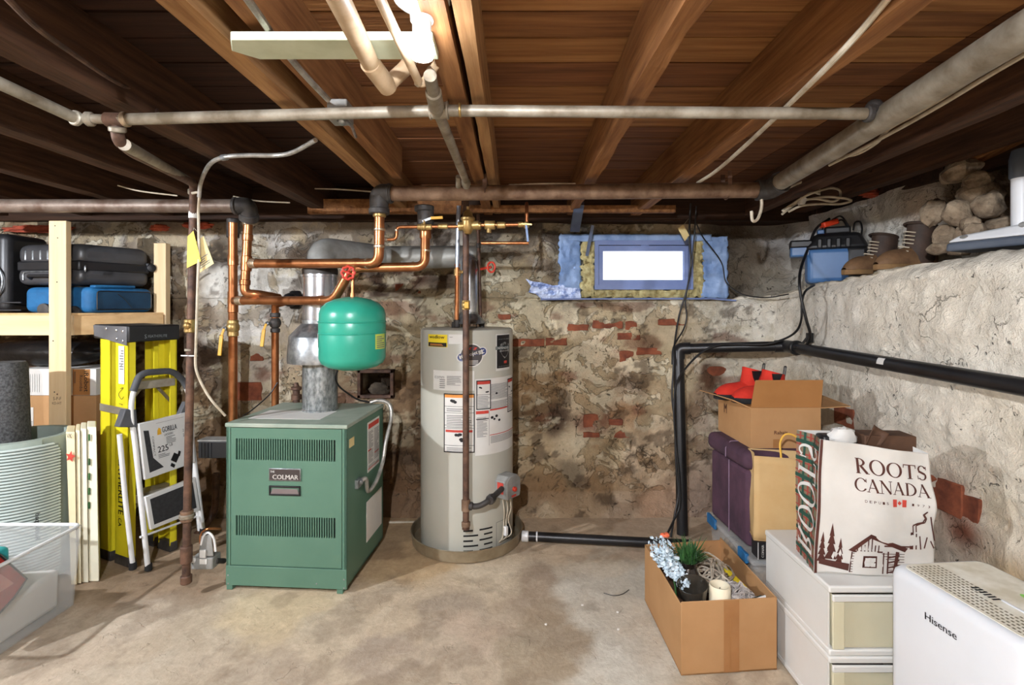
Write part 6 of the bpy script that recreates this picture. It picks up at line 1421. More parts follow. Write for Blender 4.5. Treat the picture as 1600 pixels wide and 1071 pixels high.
for (a, b) in ((232, 888), (214, 888), (317, 832)):
    m = MB(); q = S(a, b, 0 if a != 214 else -.03); m.lathe([(.016, -.012), (.018, -.008), (.016, .022), (.013, .024)], q, 12); part('rubber_foot', m, M['rubber'], st)
def tread(quad, name, d0=.004, d1=.022, mat='stoolw'):
    mb = MB(); mb.add([S(*q, d0) for q in quad] + [S(*q, d1) for q in quad], [(0, 1, 2, 3), (7, 6, 5, 4), (0, 4, 5, 1), (1, 5, 6, 2), (2, 6, 7, 3), (3, 7, 4, 0)]); return part(name, mb, M[mat], st, .004, 2)
top = tread([(222, 750), (302, 722), (294, 643), (212, 662)], 'platform')
# label printed on the underside of the platform
def SQ(u, v, d=.0232):
    a, b, c, e = Vector((222, 750)), Vector((302, 722)), Vector((294, 643)), Vector((212, 662))
    q = (a * (1 - u) + b * u) * (1 - v) + (e * (1 - u) + c * u) * v; return S(q.x, q.y, d)
m = MB(); poly(m, SQ, [(.10, .10), (.38, .12), (.20, .34), (.17, .84), (.07, .86)]); part('dark_stripe', m, M['tread'], top, smooth=0)
f1 = lambda u, v: SQ(u, v, .0238)
m = MB(); lettering(m, 'GORILLA', f1, .42, .70, .74, .84, .003); lettering(m, 'LADDERS', f1, .45, .62, .67, .71); lettering(m, '225', f1, .30, .50, .40, .51, .004); lettering(m, 'LB', f1, .53, .59, .46, .51); lettering(m, '2 STEP', f1, .80, .96, .66, .71); lettering(m, '2,4 FT', f1, .80, .96, .56, .62)
lettering(m, 'COMPACT', lambda u, v: f1(.215 + v, .72 - u), .0, .36, 0, .035); poly(m, f1, [(.52, .20), (.62, .12), (.70, .24), (.60, .32)]); poly(m, f1, [(.50, .10), (.57, .04), (.60, .09), (.53, .15)]); poly(m, f1, [(.66, .26), (.70, .22), (.73, .3), (.69, .33)]); part('lettering', m, M['ink'], top, smooth=0)
m = MB(); printed_lines(m, f1, .48, .66, .52, .66, 5); printed_lines(m, f1, .30, .52, .30, .38, 3); patch(m, f1, .32, .85, .93, .935); part('fine_print', m, M['inkgrey'], top, smooth=0)
m = MB(); poly(m, f1, [(.80, .08), (.94, .08), (.94, .24), (.80, .24)]); poly(m, f1, [(.32, .72), (.40, .72), (.395, .82), (.36, .85), (.33, .80)]); part('yellow_mark', m, M['lever'], top, smooth=0)
low = tread([(231, 828), (309, 797), (301, 745), (222, 776)], 'lower_step')
def SL(u, v, d=.0235):
    a, b, c, e = Vector((231, 828)), Vector((309, 797)), Vector((301, 745)), Vector((222, 776))
    q = (a * (1 - u) + b * u) * (1 - v) + (e * (1 - u) + c * u) * v; return S(q.x, q.y, d)
m = MB(); poly(m, SL, [(.08, .12), (.93, .12), (.93, .88), (.08, .88)]); part('tread_mat', m, M['tread'], low, smooth=0)
m = MB(); m.tube([S(219, 840, .0), S(306, 808, .0)], .006, 8); part('cross_bar', m, M['stoolw'], st)
m = MB(); m.blob(P(238, 650, 2.84), .05, .03, .012, 14, 8); o_ = None
# tags and cable on the black gas pipe
tg = thing('paper_tag', 'yellow folded card and manila tag tied round the thin gas pipe', 'tag', P(304, 420, 2.36))
m = MB(); a = [P(293, 370, 2.37), P(302, 361, 2.36), P(314, 408, 2.365), P(292, 419, 2.375)]; b = [P(302, 361, 2.36), P(307, 362, 2.39), P(320, 405, 2.40), P(304, 400, 2.37)]
m.add(a + [v + Vector((0, .0015, 0)) for v in a], [(0, 1, 2, 3), (7, 6, 5, 4), (0, 4, 5, 1), (1, 5, 6, 2), (2, 6, 7, 3), (3, 7, 4, 0)]); part('yellow_card', m, M['tagy'], tg)
m = MB(); a = [P(306, 378, 2.385), P(318, 369, 2.38), P(334, 412, 2.385), P(311, 427, 2.39)]
m.add(a + [v + Vector((0, .0015, 0)) for v in a], [(0, 1, 2, 3), (7, 6, 5, 4), (0, 4, 5, 1), (1, 5, 6, 2), (2, 6, 7, 3), (3, 7, 4, 0)]); mc = part('manila_card', m, M['tagw'], tg)
def qa(u, v): return (a[3] * (1 - u) + a[2] * u) * (1 - v) + (a[0] * (1 - u) + a[1] * u) * v + Vector((0, -.001, 0))
m = MB(); printed_lines(m, qa, .12, .85, .1, .45, 5); part('fine_print', m, M['inkgrey'], mc, smooth=0)
m = MB(); m.tube([P(302, 360, 2.37), P(303, 356, 2.38), P(308, 362, 2.385)], .001, 5); part('string', m, M['wire'], tg)
m = MB(); m.tube(spline([P(300, 302, 2.34), P(311, 303, 2.34), P(310, 330, 2.37), P(311, 400, 2.372), P(309, 440, 2.372), P(307, 510, 2.372), P(306, 545, 2.372), P(306, 575, 2.38), P(315, 600, 2.40), P(330, 625, 2.42), P(352, 650, 2.46)]), .006, 8); single('thermostat_cable', m, M['wire'], 'pale twin cable running down the thin gas pipe to the boiler', 'cable')
m = MB(); m.tube(spline([P(311, 308, 2.30), PZ(314, 285, 1.91), PZ(327, 258, 1.935), PZ(349, 246, 1.938), PZ(385, 243, 1.94), PZ(430, 243, 1.94), PZ(458, 238, 1.94), PZ(493, 219, 1.952)], 8), .0085, 10); bxo = single('armoured_cable', m, M['bx'], 'silver armoured cable arching from the thin gas pipe to a joist', 'cable'); m = MB(); ring(m, PZ(346, 247, 1.938), PZ(355, 245.5, 1.938), .012, 10); part('clip', m, M['zinc'], bxo)
m = MB(); m.tube(spline([PZ(382, -8, 1.972), PZ(405, 24, 1.972), PZ(428, 58, 1.972), PZ(463, 102, 1.972), PZ(488, 130, 1.97), PZ(513, 156, 1.955)], 8), .0085, 10); bxo = single('armoured_cable', m, M['bx'], 'silver armoured cable running along the joist above the painted board', 'cable')
jb = thing('junction_box', 'grey junction box on the joist behind the galvanised cross pipe', 'junction box', P(530, 175, 1.44))
m = MB(); a = P(514, 196, 1.55); b = P(545, 150, 1.55); m.box((a.x, 1.53, 1.925), (b.x, 1.60, 1.984)); part('box', m, M['grey_metal'], jb, .004); m = MB(); m.blob(PZ(535, 190, 1.92), .015, .02, .012, 10, 8); m.tube([PZ(540, 188, 1.918), PZ(550, 198, 1.92), PZ(556, 214, 1.93)], .005, 8); part('connector', m, M['zinc'], jb)
m = MB(); m.tube(spline([P(492, 295, 2.9), P(530, 296, 2.88), P(585, 300, 2.86)]), .004, 6); single('loose_wire', m, M['wire'], 'thin white wire stretched left of the iron elbow', 'wire')
m = MB(); m.tube(spline([P(364, 307, 2.75), P(400, 314, 2.8), P(453, 317, 2.85)]), .004, 6); single('loose_wire', m, M['wire'], 'thin white wire above the left dark elbow', 'wire')
m = MB(); m.tube(spline([P(184, 290, 2.6), P(220, 299, 2.62), P(277, 306, 2.65)]), .004, 6); single('loose_wire', m, M['wire'], 'thin white wire under the joist at the far left', 'wire')
m = MB(); m.tube(spline([P(795, 289, 2.9), P(850, 287, 2.88), P(917, 287, 2.86)]), .0045, 6); single('loose_wire', m, M['wire'], 'thin white wire lying above the middle of the iron main', 'wire')
m = MB(); m.tube(spline([P(8, -6, .85), P(60, 45, 1.02), P(120, 88, 1.2), P(180, 128, 1.45), P(222, 147, 1.62), P(242, 160, 1.7), P(246, 178, 1.62)]), .006, 8); single('old_cable', m, M['rust'], 'dark brown old cable running along the far left joist', 'cable')

# boiler-side controls on the left
vt = thing('ignition_gas_valve', 'grey combination gas valve low at the left side of the boiler', 'gas valve', P(322, 890, 2.46))
YV = 2.47
m = MB(); a, b = P(304, 886, YV), P(338, 868, YV); m.box((a.x, YV - .03, a.z), (b.x, YV + .04, b.z)); m.hexa([P(310, 870, YV - .025), P(334, 870, YV - .025), P(334, 870, YV + .035), P(310, 870, YV + .035)], [P(314, 838, YV - .02), P(330, 835, YV - .02), P(330, 835, YV + .03), P(314, 838, YV + .03)]); part('body', m, M['grey_metal'], vt, .005)
m = MB(); m.lathe([(.008, 0), (.016, .002), (.016, .014), (.010, .018)], P(322, 837, YV), 16); part('regulator_cap', m, M['zinc'], vt)
m = MB(); 
for (q0, q1) in (((312, 872), (321, 860)), ((312, 882), (323, 874))): a, b = P(*q0, YV - .032), P(*q1, YV - .032); m.box((a.x, YV - .0335, a.z), (b.x, YV - .026, b.z))
part('label', m, M['paper'], vt)
m = MB(); m.tube([P(293, 871, 2.41), P(304, 876, 2.45)], .014, 10); part('inlet', m, M['white'], vt); m = MB(); m.tube([P(337, 877, YV), P(350, 877, YV + .06)], .013, 10); part('outlet', m, M['iron_d'], vt)
m = MB(); m.tube(spline([P(313, 850, YV), P(314, 836, YV), P(324, 827, YV), P(345, 827, YV + .05)]), .0055, 8); part('pilot_tube', m, M['copper'], vt)
m = MB(); m.tube(spline([P(314, 852, YV - .02), P(318, 838, YV - .02), P(326, 833, YV - .02), P(334, 842, YV - .02), P(337, 862, YV - .02)]), .005, 8); part('lead', m, M['white'], vt)
rb_ = thing('relay_box', 'small black relay box on the upper left side of the boiler', 'relay', P(328, 716, 2.8))
a, b = P(313, 715, 2.8), P(338, 689, 2.8); m = MB(); m.box((a.x, 2.78, a.z), (-1.375, 2.86, b.z)); part('body', m, M['black'], rb_, .004)
m = MB(); m.box((a.x - .003, 2.778, b.z), (-1.375, 2.862, b.z + .008)); part('cover', m, M['grey_metal'], rb_, .002)
m = MB()
for k_ in range(4): xx = a.x + .015 + .018 * k_; m.box((xx, 2.777, a.z + .006), (xx + .004, 2.781, b.z - .006))
part('rib', m, M['suit_d'], rb_, kind='stuff')
m = MB(); m.tube(fillet([P(338, 740, 3.15), P(336, 800, 3.15), P(318, 826, 3.1), P(300, 842, 3.1)], .06), .02, 12); single('floor_drain_pipe', m, M['rust'], 'old bent pipe low on the wall behind the boiler', 'pipe')
m = MB(); m.tube(spline([P(434, 598, 3.0), P(420, 618, 2.98), P(395, 640, 2.9), P(380, 650, 2.8)]), .004, 6); single('sensor_wire', m, M['blackcord'], 'thin black wire sagging from the copper pipe to the boiler lid', 'wire')
m = MB(); c_ = P(463, 625, 3.0); 
m.lathe([(.02, -.14), (.02, .0), (.028, .002), (.028, .03), (.02, .033), (.02, .055), (.03, .06), (.03, .075), (.016, .08), (.010, .10)], c_, 12); single('relief_valve', m, M['rust'], 'stubby rusty relief valve standing behind the boiler flue', 'valve')

# ------------------------------------------------------------ black waste pipe at the right
wp = thing('waste_pipe', 'black plastic waste pipe rising from the floor and turning along the right wall', 'pipe', (1.007, 3.04, 0))
E0, E1, E2 = P(1060, 545, 3.22), P(1228, 541, 3.02), P(1640, 612, 1.56)
m = MB(); m.tube([(1.007, 3.06, 0), (E0.x, E0.y, E0.z)], .033, 20); part('upright', m, M['abs'], wp)
m = MB(); m.tube([E0, E1], .030, 20); part('back_run', m, M['abs'], wp)
m = MB(); m.tube([E1, lerp(E1, E2, 2.2)], .031, 20); part('side_run', m, M['abs'], wp)
m = MB(); m.tube(fillet([lerp(E0, (1.007, 3.06, 0), .06), E0, lerp(E0, E1, .12)], .05, 8), .038, 20); part('elbow', m, M['abs'], wp)
m = MB(); m.tube(fillet([lerp(E1, E0, .10), E1, lerp(E1, E2, .06)], .05, 8), .036, 20); part('elbow', m, M['abs'], wp)
m = MB(); q = P(1066, 690, 3.15); ring(m, Vector((1.0215, 3.145, .50)), Vector((1.023, 3.149, .56)), .0355, 18); part('clamp', m, M['steel'], wp)
hq = lerp(E1, E2, .075)
m = MB(); dv = (E2 - E1).normalized(); ring(m, hq - dv * .012, hq + dv * .012, .042, 18); m.beam(hq + Vector((.03, 0, .02)), hq + Vector((.075, .0, .075)), .02, .006); m.box((hq.x + .06, hq.y - .012, hq.z + .03), (hq.x + .09, hq.y + .012, hq.z + .085)); part('hanger', m, M['black'], wp)
def sp(t, a, r=.0325):
    c_ = lerp(E1, E2, t); x_ = Vector((dv.y, -dv.x, 0)).normalized(); return c_ - x_ * r * cos(a) * (1 if (x_.x > 0) else -1) + Vector((0, 0, r * sin(a)))
tb = lerp(E1, E2, .30)
m = MB(); tq = next(t for t in [k / 400 for k in range(400)] if (CX + FX * lerp(E1, E2, t).x / lerp(E1, E2, t).y) > 1380)
m.grid(lambda u, v: sp(tq + .028 * u, -.1 + .9 * v), 2, 6); part('sticker', m, M['paper'], wp)

# ------------------------------------------------------------ cords and cables on the right
def cord(name, label, pts, r, mat, cat='cord', group=None, n=8, k=7):
    mb = MB(); mb.tube(spline(pts, k), r, n); return single(name, mb, mat, label, cat, group)
cord('black_cable', 'black cord hanging from the joist past the window to the waste pipe elbow', [P(1079, 318, 3.2), P(1077, 370, 3.24), P(1079, 410, 3.26), P(1074, 450, 3.24), P(1062, 490, 3.24), P(1055, 530, 3.2), P(1053, 555, 3.15), P(1052, 580, 3.13)], .006, M['blackcord'])
cord('black_cable', 'second thinner black cord looping beside the first one under the window', [P(1088, 322, 3.2), P(1084, 380, 3.24), P(1078, 430, 3.26), P(1071, 470, 3.25), P(1073, 495, 3.25), P(1068, 515, 3.24), P(1056, 535, 3.2), P(1051, 548, 3.18), P(1050, 570, 3.16)], .005, M['blackcord'])
vcx = [P(1296, 342, 3.0), P(1275, 358, 2.98), P(1262, 390, 2.94), P(1252, 418, 2.84), P(1249, 440, 2.74), P(1252, 466, 2.72), P(1260, 500, 2.72), P(1266, 525, 2.75), P(1258, 541, 2.82), P(1240, 543, 2.88)]
cord('appliance_cable', 'thick black cord hanging from the ledge machine over the wall', vcx, .0075, M['blackcord'])
cord('appliance_cable', 'thinner black cord draping from the ledge back to the waste pipe', [P(1272, 446, 2.86), P(1258, 456, 2.74), P(1253, 475, 2.72), P(1252, 500, 2.74), P(1244, 518, 2.8), P(1225, 530, 2.9), P(1195, 538, 2.98), P(1150, 538, 3.06), P(1120, 540, 3.08), P(1095, 552, 3.1), P(1072, 575, 3.1), P(1057, 600, 3.08), P(1053, 640, 3.04), P(1056, 690, 3.02), P(1061, 740, 3.0), P(1062, 790, 2.98), P(1052, 815, 2.95), P(1042, 836, 2.9)], .006, M['blackcord'])
cord('black_cable', 'black cord taped down the left of the upright waste pipe', [P(1052, 580, 3.12), P(1050, 620, 3.10), P(1054, 660, 3.08), P(1056, 720, 3.05), P(1060, 770, 3.02), P(1054, 806, 2.98), P(1048, 840, 2.92)], .006, M['blackcord'])
cord('thin_cable', 'thin black wire curving right of the window to the ledge corner', [P(1086, 345, 3.3), P(1098, 370, 3.36), P(1112, 388, 3.38), P(1128, 412, 3.38), P(1134, 440, 3.37), P(1150, 455, 3.34), P(1170, 463, 3.30), P(1200, 465, 3.2), P(1232, 460, 3.04)], .004, M['blackcord'])
cord('white_cable', 'long white cable fixed along the side of the right joist', [PX(1392, -8, .755), PX(1340, 54, .755), PX(1290, 107, .755), PZ(1228, 168, 1.948), PZ(1205, 190, 1.948), PZ(1160, 232, 1.948), PZ(1118, 268, 1.948), PZ(1090, 286, 1.945)], .0075, M['wire'], 'cable')
cord('white_cable', 'pair of pale cables beside the grey pipe, upper strand', [PZ(x, y, 1.94) for x, y in ((1610, 70), (1540, 110), (1480, 148), (1430, 178), (1390, 200), (1370, 222), (1340, 240), (1310, 246), (1280, 258))], .007, M['wire'], 'cable')
cord('white_cable', 'pair of pale cables beside the grey pipe, lower strand', [PZ(x, y, 1.925) for x, y in ((1610, 80), (1545, 118), (1485, 155), (1425, 190), (1385, 212), (1340, 236), (1296, 258))], .006, M['wire'], 'cable')
cb = thing('wire_bundle', 'loosely tied bundle of pale wires hanging above the ledge', 'cable', P(1290, 318, 2.7))
for k_, pts in enumerate(([(1222, 335), (1238, 322), (1252, 314), (1275, 311), (1300, 315), (1312, 309), (1312, 298), (1300, 294), (1285, 297), (1260, 306), (1240, 318), (1222, 330)], [(1224, 330), (1245, 318), (1262, 312), (1290, 308), (1318, 310), (1330, 314), (1312, 319), (1280, 319), (1252, 322), (1232, 331)], [(1250, 312), (1268, 301), (1280, 303)], [(1229, 295), (1245, 288), (1258, 282), (1270, 274), (1274, 271)])):
    mb = MB(); mb.tube(spline([P(*q, 2.62 + .02 * math.sin(i_ * 1.3)) for i_, q in enumerate(pts)], 6), .006, 7); part('strand', mb, M['wire'], cb)
m = MB(); ring(m, P(1251, 321, 2.62), P(1256, 309, 2.62), .017, 10); part('tie', m, M['paper'], cb)
m = MB(); m.tube([P(1281, 305, 2.64), P(1281, 258, 2.64)], .003, 6); part('hang_wire', m, M['wire'], cb)
wt = thing('paper_tag', 'blank cream tag hanging on the cords beside the window', 'tag', P(1070, 378, 3.2))
m = MB(); a = [P(1059, 357, 3.19), P(1068, 351, 3.19), P(1077, 368, 3.19), P(1070, 377, 3.19)]; m.add(a + [v + Vector((0, .0015, 0)) for v in a], [(0, 1, 2, 3), (7, 6, 5, 4), (0, 4, 5, 1), (1, 5, 6, 2), (2, 6, 7, 3), (3, 7, 4, 0)]); part('card', m, M['tagw'], wt)
m = MB(); m.tube([P(1068, 352, 3.19), P(1076, 342, 3.22)], .0015, 5); part('string', m, M['wire'], wt)
m = MB(); m.beam(P(926, 352, 3.3), P(917, 400, 3.36), .02, .014, (0, 1, 0)); m.beam(P(905, 318, 3.12), P(898, 360, 3.3), .06, .03, (0, 1, 0)); single('metal_hook', m, pm('blue_grey_steel', (110, 126, 156), (84, 98, 128), 6, .4, .4), 'bluish steel bracket and hook hanging left of the window', 'bracket')

# ------------------------------------------------------------ things on the right ledge
vy, vx = 3.02, 1.86
zl = ledge_z(2.95) + .012
VM = Matrix.Translation(Vector((1.86, 2.96, zl))) @ Matrix.Rotation(-.45, 4, 'Z')
vac = thing('shop_vacuum', 'blue and black wet-dry vacuum on the corner ledge, cords on its lid', 'vacuum', VM.translation)
m = MB(); m.box((-.15, -.11, 0), (.13, .11, .20), VM); part('tank', m, M['vacblue'], vac, .03, 4)
m = MB(); m.box((.04, -.115, .0), (.14, .112, .2), VM); part('dark_panel', m, M['black'], vac, .02, 3)
m = MB(); m.hexa([VM @ Vector(q) for q in ((-.165, -.125, .19), (.15, -.125, .19), (.15, .12, .19), (-.165, .12, .19))], [VM @ Vector(q) for q in ((-.11, -.09, .285), (.11, -.09, .285), (.11, .09, .285), (-.11, .09, .285))]); part('motor_head', m, M['black'], vac, .025, 3)
m = MB(); m.box((-.06, -.05, .28), (.07, .05, .325), VM); part('lid_handle', m, M['black'], vac, .012, 3)
m = MB(); m.box((-.235, -.10, .155), (-.13, .02, .215), VM); part('latch', m, M['vacblue'], vac, .01, 2); m = MB(); m.box((-.238, -.104, .205), (-.12, .02, .25), VM); part('latch_cover', m, M['black'], vac, .01, 2)
m = MB()
for q in (-.09, -.045, .0, .045): m.box((q - .012, -.128, .195), (q + .012, -.1, .25), VM)
part('rib', m, M['black'], vac, .006, 2)
m = MB(); m.box((-.095, -.05, .285), (-.06, .0, .31), VM); part('switch', m, M['vacblue'], vac, .005)
pb_ = thing('power_strip', 'orange plug block with black cords resting over the vacuum lid', 'plug', P(1297, 350, 2.98))
m = MB(); m.beam(P(1284, 353, 2.98), P(1307, 346, 2.98), .05, .032); part('block', m, M['orange'], pb_, .006)
m = MB()
for q in ([(1306, 346), (1316, 344), (1322, 352), (1325, 362)], [(1300, 344), (1312, 338), (1320, 344), (1328, 358)], [(1333, 360), (1336, 348), (1344, 347), (1347, 357), (1346, 366)], [(1286, 355), (1281, 380), (1282, 395)]):
    m.tube(spline([P(*z, 2.98 - .02 * i_) for i_, z in enumerate(q)], 6), .005, 7)
part('lead', m, M['blackcord'], pb_)

def make_boot(name, label, cat, MX, L, H, mats, group, laced, shaft_w=.048):
    """toe along +x; the shaft stands over the heel"""
    t = thing(name, label, cat, MX.translation, group)
    out, half, TC = [], .047, (.098 if laced else .078)
    n = 26
    def wid(s): return half * (.80 + .30 * math.sin(pi * min(1, s * 1.05)) ** .7 * s ** .4) * (1 if s < .8 else math.sqrt(max(0, 1 - ((s - .8) / .21) ** 2)) * .97 + .03) * (1 if s > .08 else .55 + .45 * (s / .08) ** .5)
    sl = [i_ / n for i_ in range(n + 1)]
    poly_ = [(s * L, -wid(s)) for s in sl] + [(s * L, wid(s)) for s in reversed(sl)]
    m = MB(); m.prism([(x, y_ * 1.06) for x, y_ in poly_], lambda u, v, d: MX @ Vector((u, v, d)), 0, .026); part('sole', m, M[mats[1]], t, .003, 2)
    def hgt(s):
        return TC + (H * .72 - TC) * max(0, 1 - s / .62) ** 1.1 if s < .62 else TC * math.sqrt(max(0, 1 - ((s - .62) / .392) ** 2))
    m = MB(); nu, nv = 22, 14
    def f(u, v):
        s = .02 + .965 * u; a = pi * v
        wdt = wid(s); hh = hgt(s)
        return MX @ Vector((s * L, -wdt * cos(a) * (1 - .18 * sin(a)), .024 + (hh - .024) * sin(a) ** .75))
    m.grid(f, nu, nv); part('vamp', m, M[mats[0]], t)
    m = MB(); prof = []
    rows_, k_ = 9, 18
    vs_, fs_ = [], []
    for r_ in range(rows_ + 1):
        z = .03 + (H - .03) * r_ / rows_; q = r_ / rows_
        rx = L * (.25 - .05 * q) ; cx_ = L * (.235 - .02 * q + .04 * (1 - q) ** 2); ry = shaft_w * (.92 + .12 * q)
        for k2 in range(k_):
            a = 2 * pi * k2 / k_; wob = 1 + .03 * sin(a * 5 + r_ * 1.7) * (1 if laced else .3)
            vs_.append(MX @ Vector((cx_ + rx * cos(a) * wob, ry * sin(a) * wob, z + (.012 * cos(a) if q > .9 else 0))))
    for r_ in range(rows_):
        for k2 in range(k_): b = r_ * k_; fs_.append((b + k2, b + (k2 + 1) % k_, b + k_ + (k2 + 1) % k_, b + k_ + k2))
    b = len(vs_)
    for r_, (sc_, zz) in enumerate(((.86, H), (.8, H * .6))):
        for k2 in range(k_): a = 2 * pi * k2 / k_; vs_.append(MX @ Vector((L * .215 + L * .20 * cos(a) * sc_, shaft_w * 1.04 * sin(a) * sc_, zz + (.012 * cos(a) if r_ == 0 else 0))))
    for k2 in range(k_): fs_ += [(b - k_ + k2, b - k_ + (k2 + 1) % k_, b + (k2 + 1) % k_, b + k2), (b + k2, b + (k2 + 1) % k_, b + k_ + (k2 + 1) % k_, b + k_ + k2)]
    fs_.append(tuple(range(b + k_, b + 2 * k_)))
    m.add(vs_, fs_); part('shaft', m, M[mats[2]], t)
    if laced:
        m = MB()
        for q in range(6):
            s = .40 - .03 * q; z = .085 + (H - .10) * q / 6.5; x_ = L * (.56 - .016 * q) if q < 2 else L * (.475 - .012 * (q - 2))
            m.tube(spline([MX @ Vector((x_ - .01, -.032, z)), MX @ Vector((x_ + .014, 0, z + .008)), MX @ Vector((x_ - .01, .032, z))]), .003, 6)
        part('laces', m, M['wire'], t)
        m = MB(); m.tube(spline([MX @ Vector((L * .235 + L * .215 * cos(2 * pi * k2 / 12), shaft_w * 1.06 * sin(2 * pi * k2 / 12), H - .004 + .012 * cos(2 * pi * k2 / 12))) for k2 in range(13)], 2), .007, 7, False); part('padded_collar', m, M[mats[2]], t)
    else:
        for sg in (-1, 1):
            m = MB(); m.prism([(L * .14, H * .97), (L * .32, H * .97), (L * .30, H * .75), (L * .24, H * .5), (L * .19, H * .75)], lambda u, v, d: MX @ Vector((u, sg * (shaft_w * (.96 + .12 * v / H) + d), v)), -.012, .0035); part('elastic_gusset', m, M['black'], t)
        m = MB(); m.tube(fillet([MX @ Vector((.004, -.008, H - .02)), MX @ Vector((-.004, -.008, H + .025)), MX @ Vector((-.004, .008, H + .025)), MX @ Vector((.004, .008, H - .02))], .006), .003, 6); part('pull_tab', m, M['black'], t)
    return t
wm = ('leather', 'sole', 'leather_d')
zb1, zb2 = ledge_z(2.48) + .014, ledge_z(2.62) + .014
make_boot('work_boot', 'taller brown leather work boot at the front edge of the ledge', 'boot', Matrix.Translation(Vector((2.005, 2.44, zb1))) @ Matrix.Rotation(pi + .02, 4, 'Z'), .29, .215, wm, 'worn brown work boots', True, .055)
make_boot('work_boot', 'brown leather work boot behind the taller one, its toe by the vacuum', 'boot', Matrix.Translation(Vector((2.00, 2.68, zb2))) @ Matrix.Rotation(pi + .06, 4, 'Z'), .29, .205, wm, 'worn brown work boots', True, .052)
# white floor steamer lying at the right edge of the ledge
mp = thing('floor_steamer', 'white and grey floor cleaner head with upright tube on the ledge at the right edge', 'floor cleaner', (1.95, 1.75, 1.575))
def ML(px, py, x): return PX(px, py, x)
zB = 1.582
MM = Matrix.Translation(Vector((1.80, 2.085, zB))) @ Matrix.Rotation(-1.22, 4, 'Z')
m = MB(); m.hexa([MM @ Vector(q) for q in ((0, -.07, 0), (.5, -.07, 0), (.5, .09, 0), (0, .09, 0))], [MM @ Vector(q) for q in ((.003, -.068, .035), (.5, -.068, .035), (.5, .088, .035), (.003, .088, .035))]); part('base_plate', m, M['mopgrey'], mp, .01, 3)
m = MB(); m.hexa([MM @ Vector(q) for q in ((.0, -.07, .036), (.5, -.07, .036), (.5, .09, .036), (0, .09, .036))], [MM @ Vector(q) for q in ((.03, -.045, .062), (.5, -.03, .11), (.5, .06, .11), (.03, .06, .062))]); part('head_cover', m, M['mop'], mp, .012, 3)
m = MB(); q0 = MM @ Vector((.205, .01, .075)); m.tube([q0, q0 + Vector((.0, 0, .18))], .030, 16); part('upright_tube', m, M['mop'], mp)
m = MB(); m.lathe([(.033, .18), (.036, .185), (.036, .25), (.028, .285), (.01, .292)], q0, 20); part('cap', m, M['mopgrey'], mp)
m = MB(); m.blob(MM @ Vector((.06, -.05, .052)), .02, .014, .008, 10, 6); m.blob(MM @ Vector((.24, -.04, .075)), .025, .012, .012, 10, 6); part('latch', m, M['grey_metal'], mp)

# ------------------------------------------------------------ front cardboard box with odds and ends
fb0 = [(.616, 1.885), (.985, 1.917), (.978, 2.42), (.606, 2.372)]
FH = .272
crt = thing('open_carton', 'open brown cardboard carton on the floor full of vases and light strings', 'box', (.8, 2.15, 0))
def wall_between(mb, a, b, z0, z1, t, inn):
    a, b = Vector(a), Vector(b); d = (b - a).normalized(); n_ = Vector((-d.y, d.x)) * t
    mb.hexa([(a.x, a.y, z0), (b.x, b.y, z0), (b.x + n_.x, b.y + n_.y, z0), (a.x + n_.x, a.y + n_.y, z0)], [(a.x, a.y, z1), (b.x, b.y, z1), (b.x + n_.x, b.y + n_.y, z1), (a.x + n_.x, a.y + n_.y, z1)])
for i_ in range(4):
    m = MB(); wall_between(m, fb0[i_], fb0[(i_ + 1) % 4], 0.001, FH - (.012 if i_ in (2, 3) else 0), .005, 1); part('side', m, M['kraft'], crt, .0015, 1)
m = MB(); m.hexa([(x, y_, .002) for x, y_ in fb0], [(x, y_, .007) for x, y_ in fb0]); part('bottom', m, M['kraft2'], crt)
m = MB(); ftp = lambda u, v, d=.0012: Vector((fb0[0][0] + (fb0[1][0] - fb0[0][0]) * u, fb0[0][1] + (fb0[1][1] - fb0[0][1]) * u - d, v)); patch(m, ftp, .44, .60, .005, FH - .001, 4, 6); part('tape', m, M['tape'], crt, smooth=0)
m = MB(); patch(m, lambda u, v: ftp(u, v, .002), .506, .512, .01, FH - .07); part('seam', m, M['kraft2'], crt, smooth=0)
# packing that the things sit on
m = MB(); rnd = random.Random(8); m.hexa([(x + (.79 - x) * .06, y_ + (2.15 - y_) * .04, .008) for x, y_ in fb0], [(x + (.79 - x) * .06, y_ + (2.15 - y_) * .04, .17) for x, y_ in fb0]); single('packing_paper', m, M['brownbag'], 'dark crumpled packing filling the bottom of the open carton', 'packing', None, .02, 2)
ZI = .171
vz = MB(); c_ = Vector((.715, 2.10, ZI)); vz.lathe([(.03, 0), (.045, .004), (.052, .05), (.04, .10), (.028, .125), (.036, .145), (.040, .15), (.034, .148), (.024, .12)], c_, 28); single('bronze_vase', vz, M['vase'], 'dark bronze vase holding the green plant in the carton', 'vase')
gv = MB(); Mg = Matrix.Translation(Vector((.706, 1.985, ZI + .0))) @ Matrix.Rotation(-.16, 4, 'Y') @ Matrix.Rotation(.12, 4, 'X')
gv.lathe([(.028, 0), (.036, .01), (.042, .05), (.052, .10), (.058, .125), (.054, .123), (.038, .05), (.03, .014)], n=28, M=Mg); single('glass_vase', gv, M['silver'], 'shiny smoked glass vase leaning in the near left corner of the carton', 'vase')
cd = thing('pillar_candle', 'cream pillar candle standing at the front of the open carton', 'candle', (.782, 1.945, ZI))
m = MB(); m.lathe([(.036, 0), (.039, .004), (.039, .128), (.036, .134), (.030, .132), (.018, .118), (.004, .112)], (.782, 1.945, ZI), 28); part('wax', m, M['candle'], cd); m = MB(); m.tube([(.782, 1.945, ZI + .112), (.783, 1.945, ZI + .124)], .0012, 5); part('wick', m, M['ink'], cd)
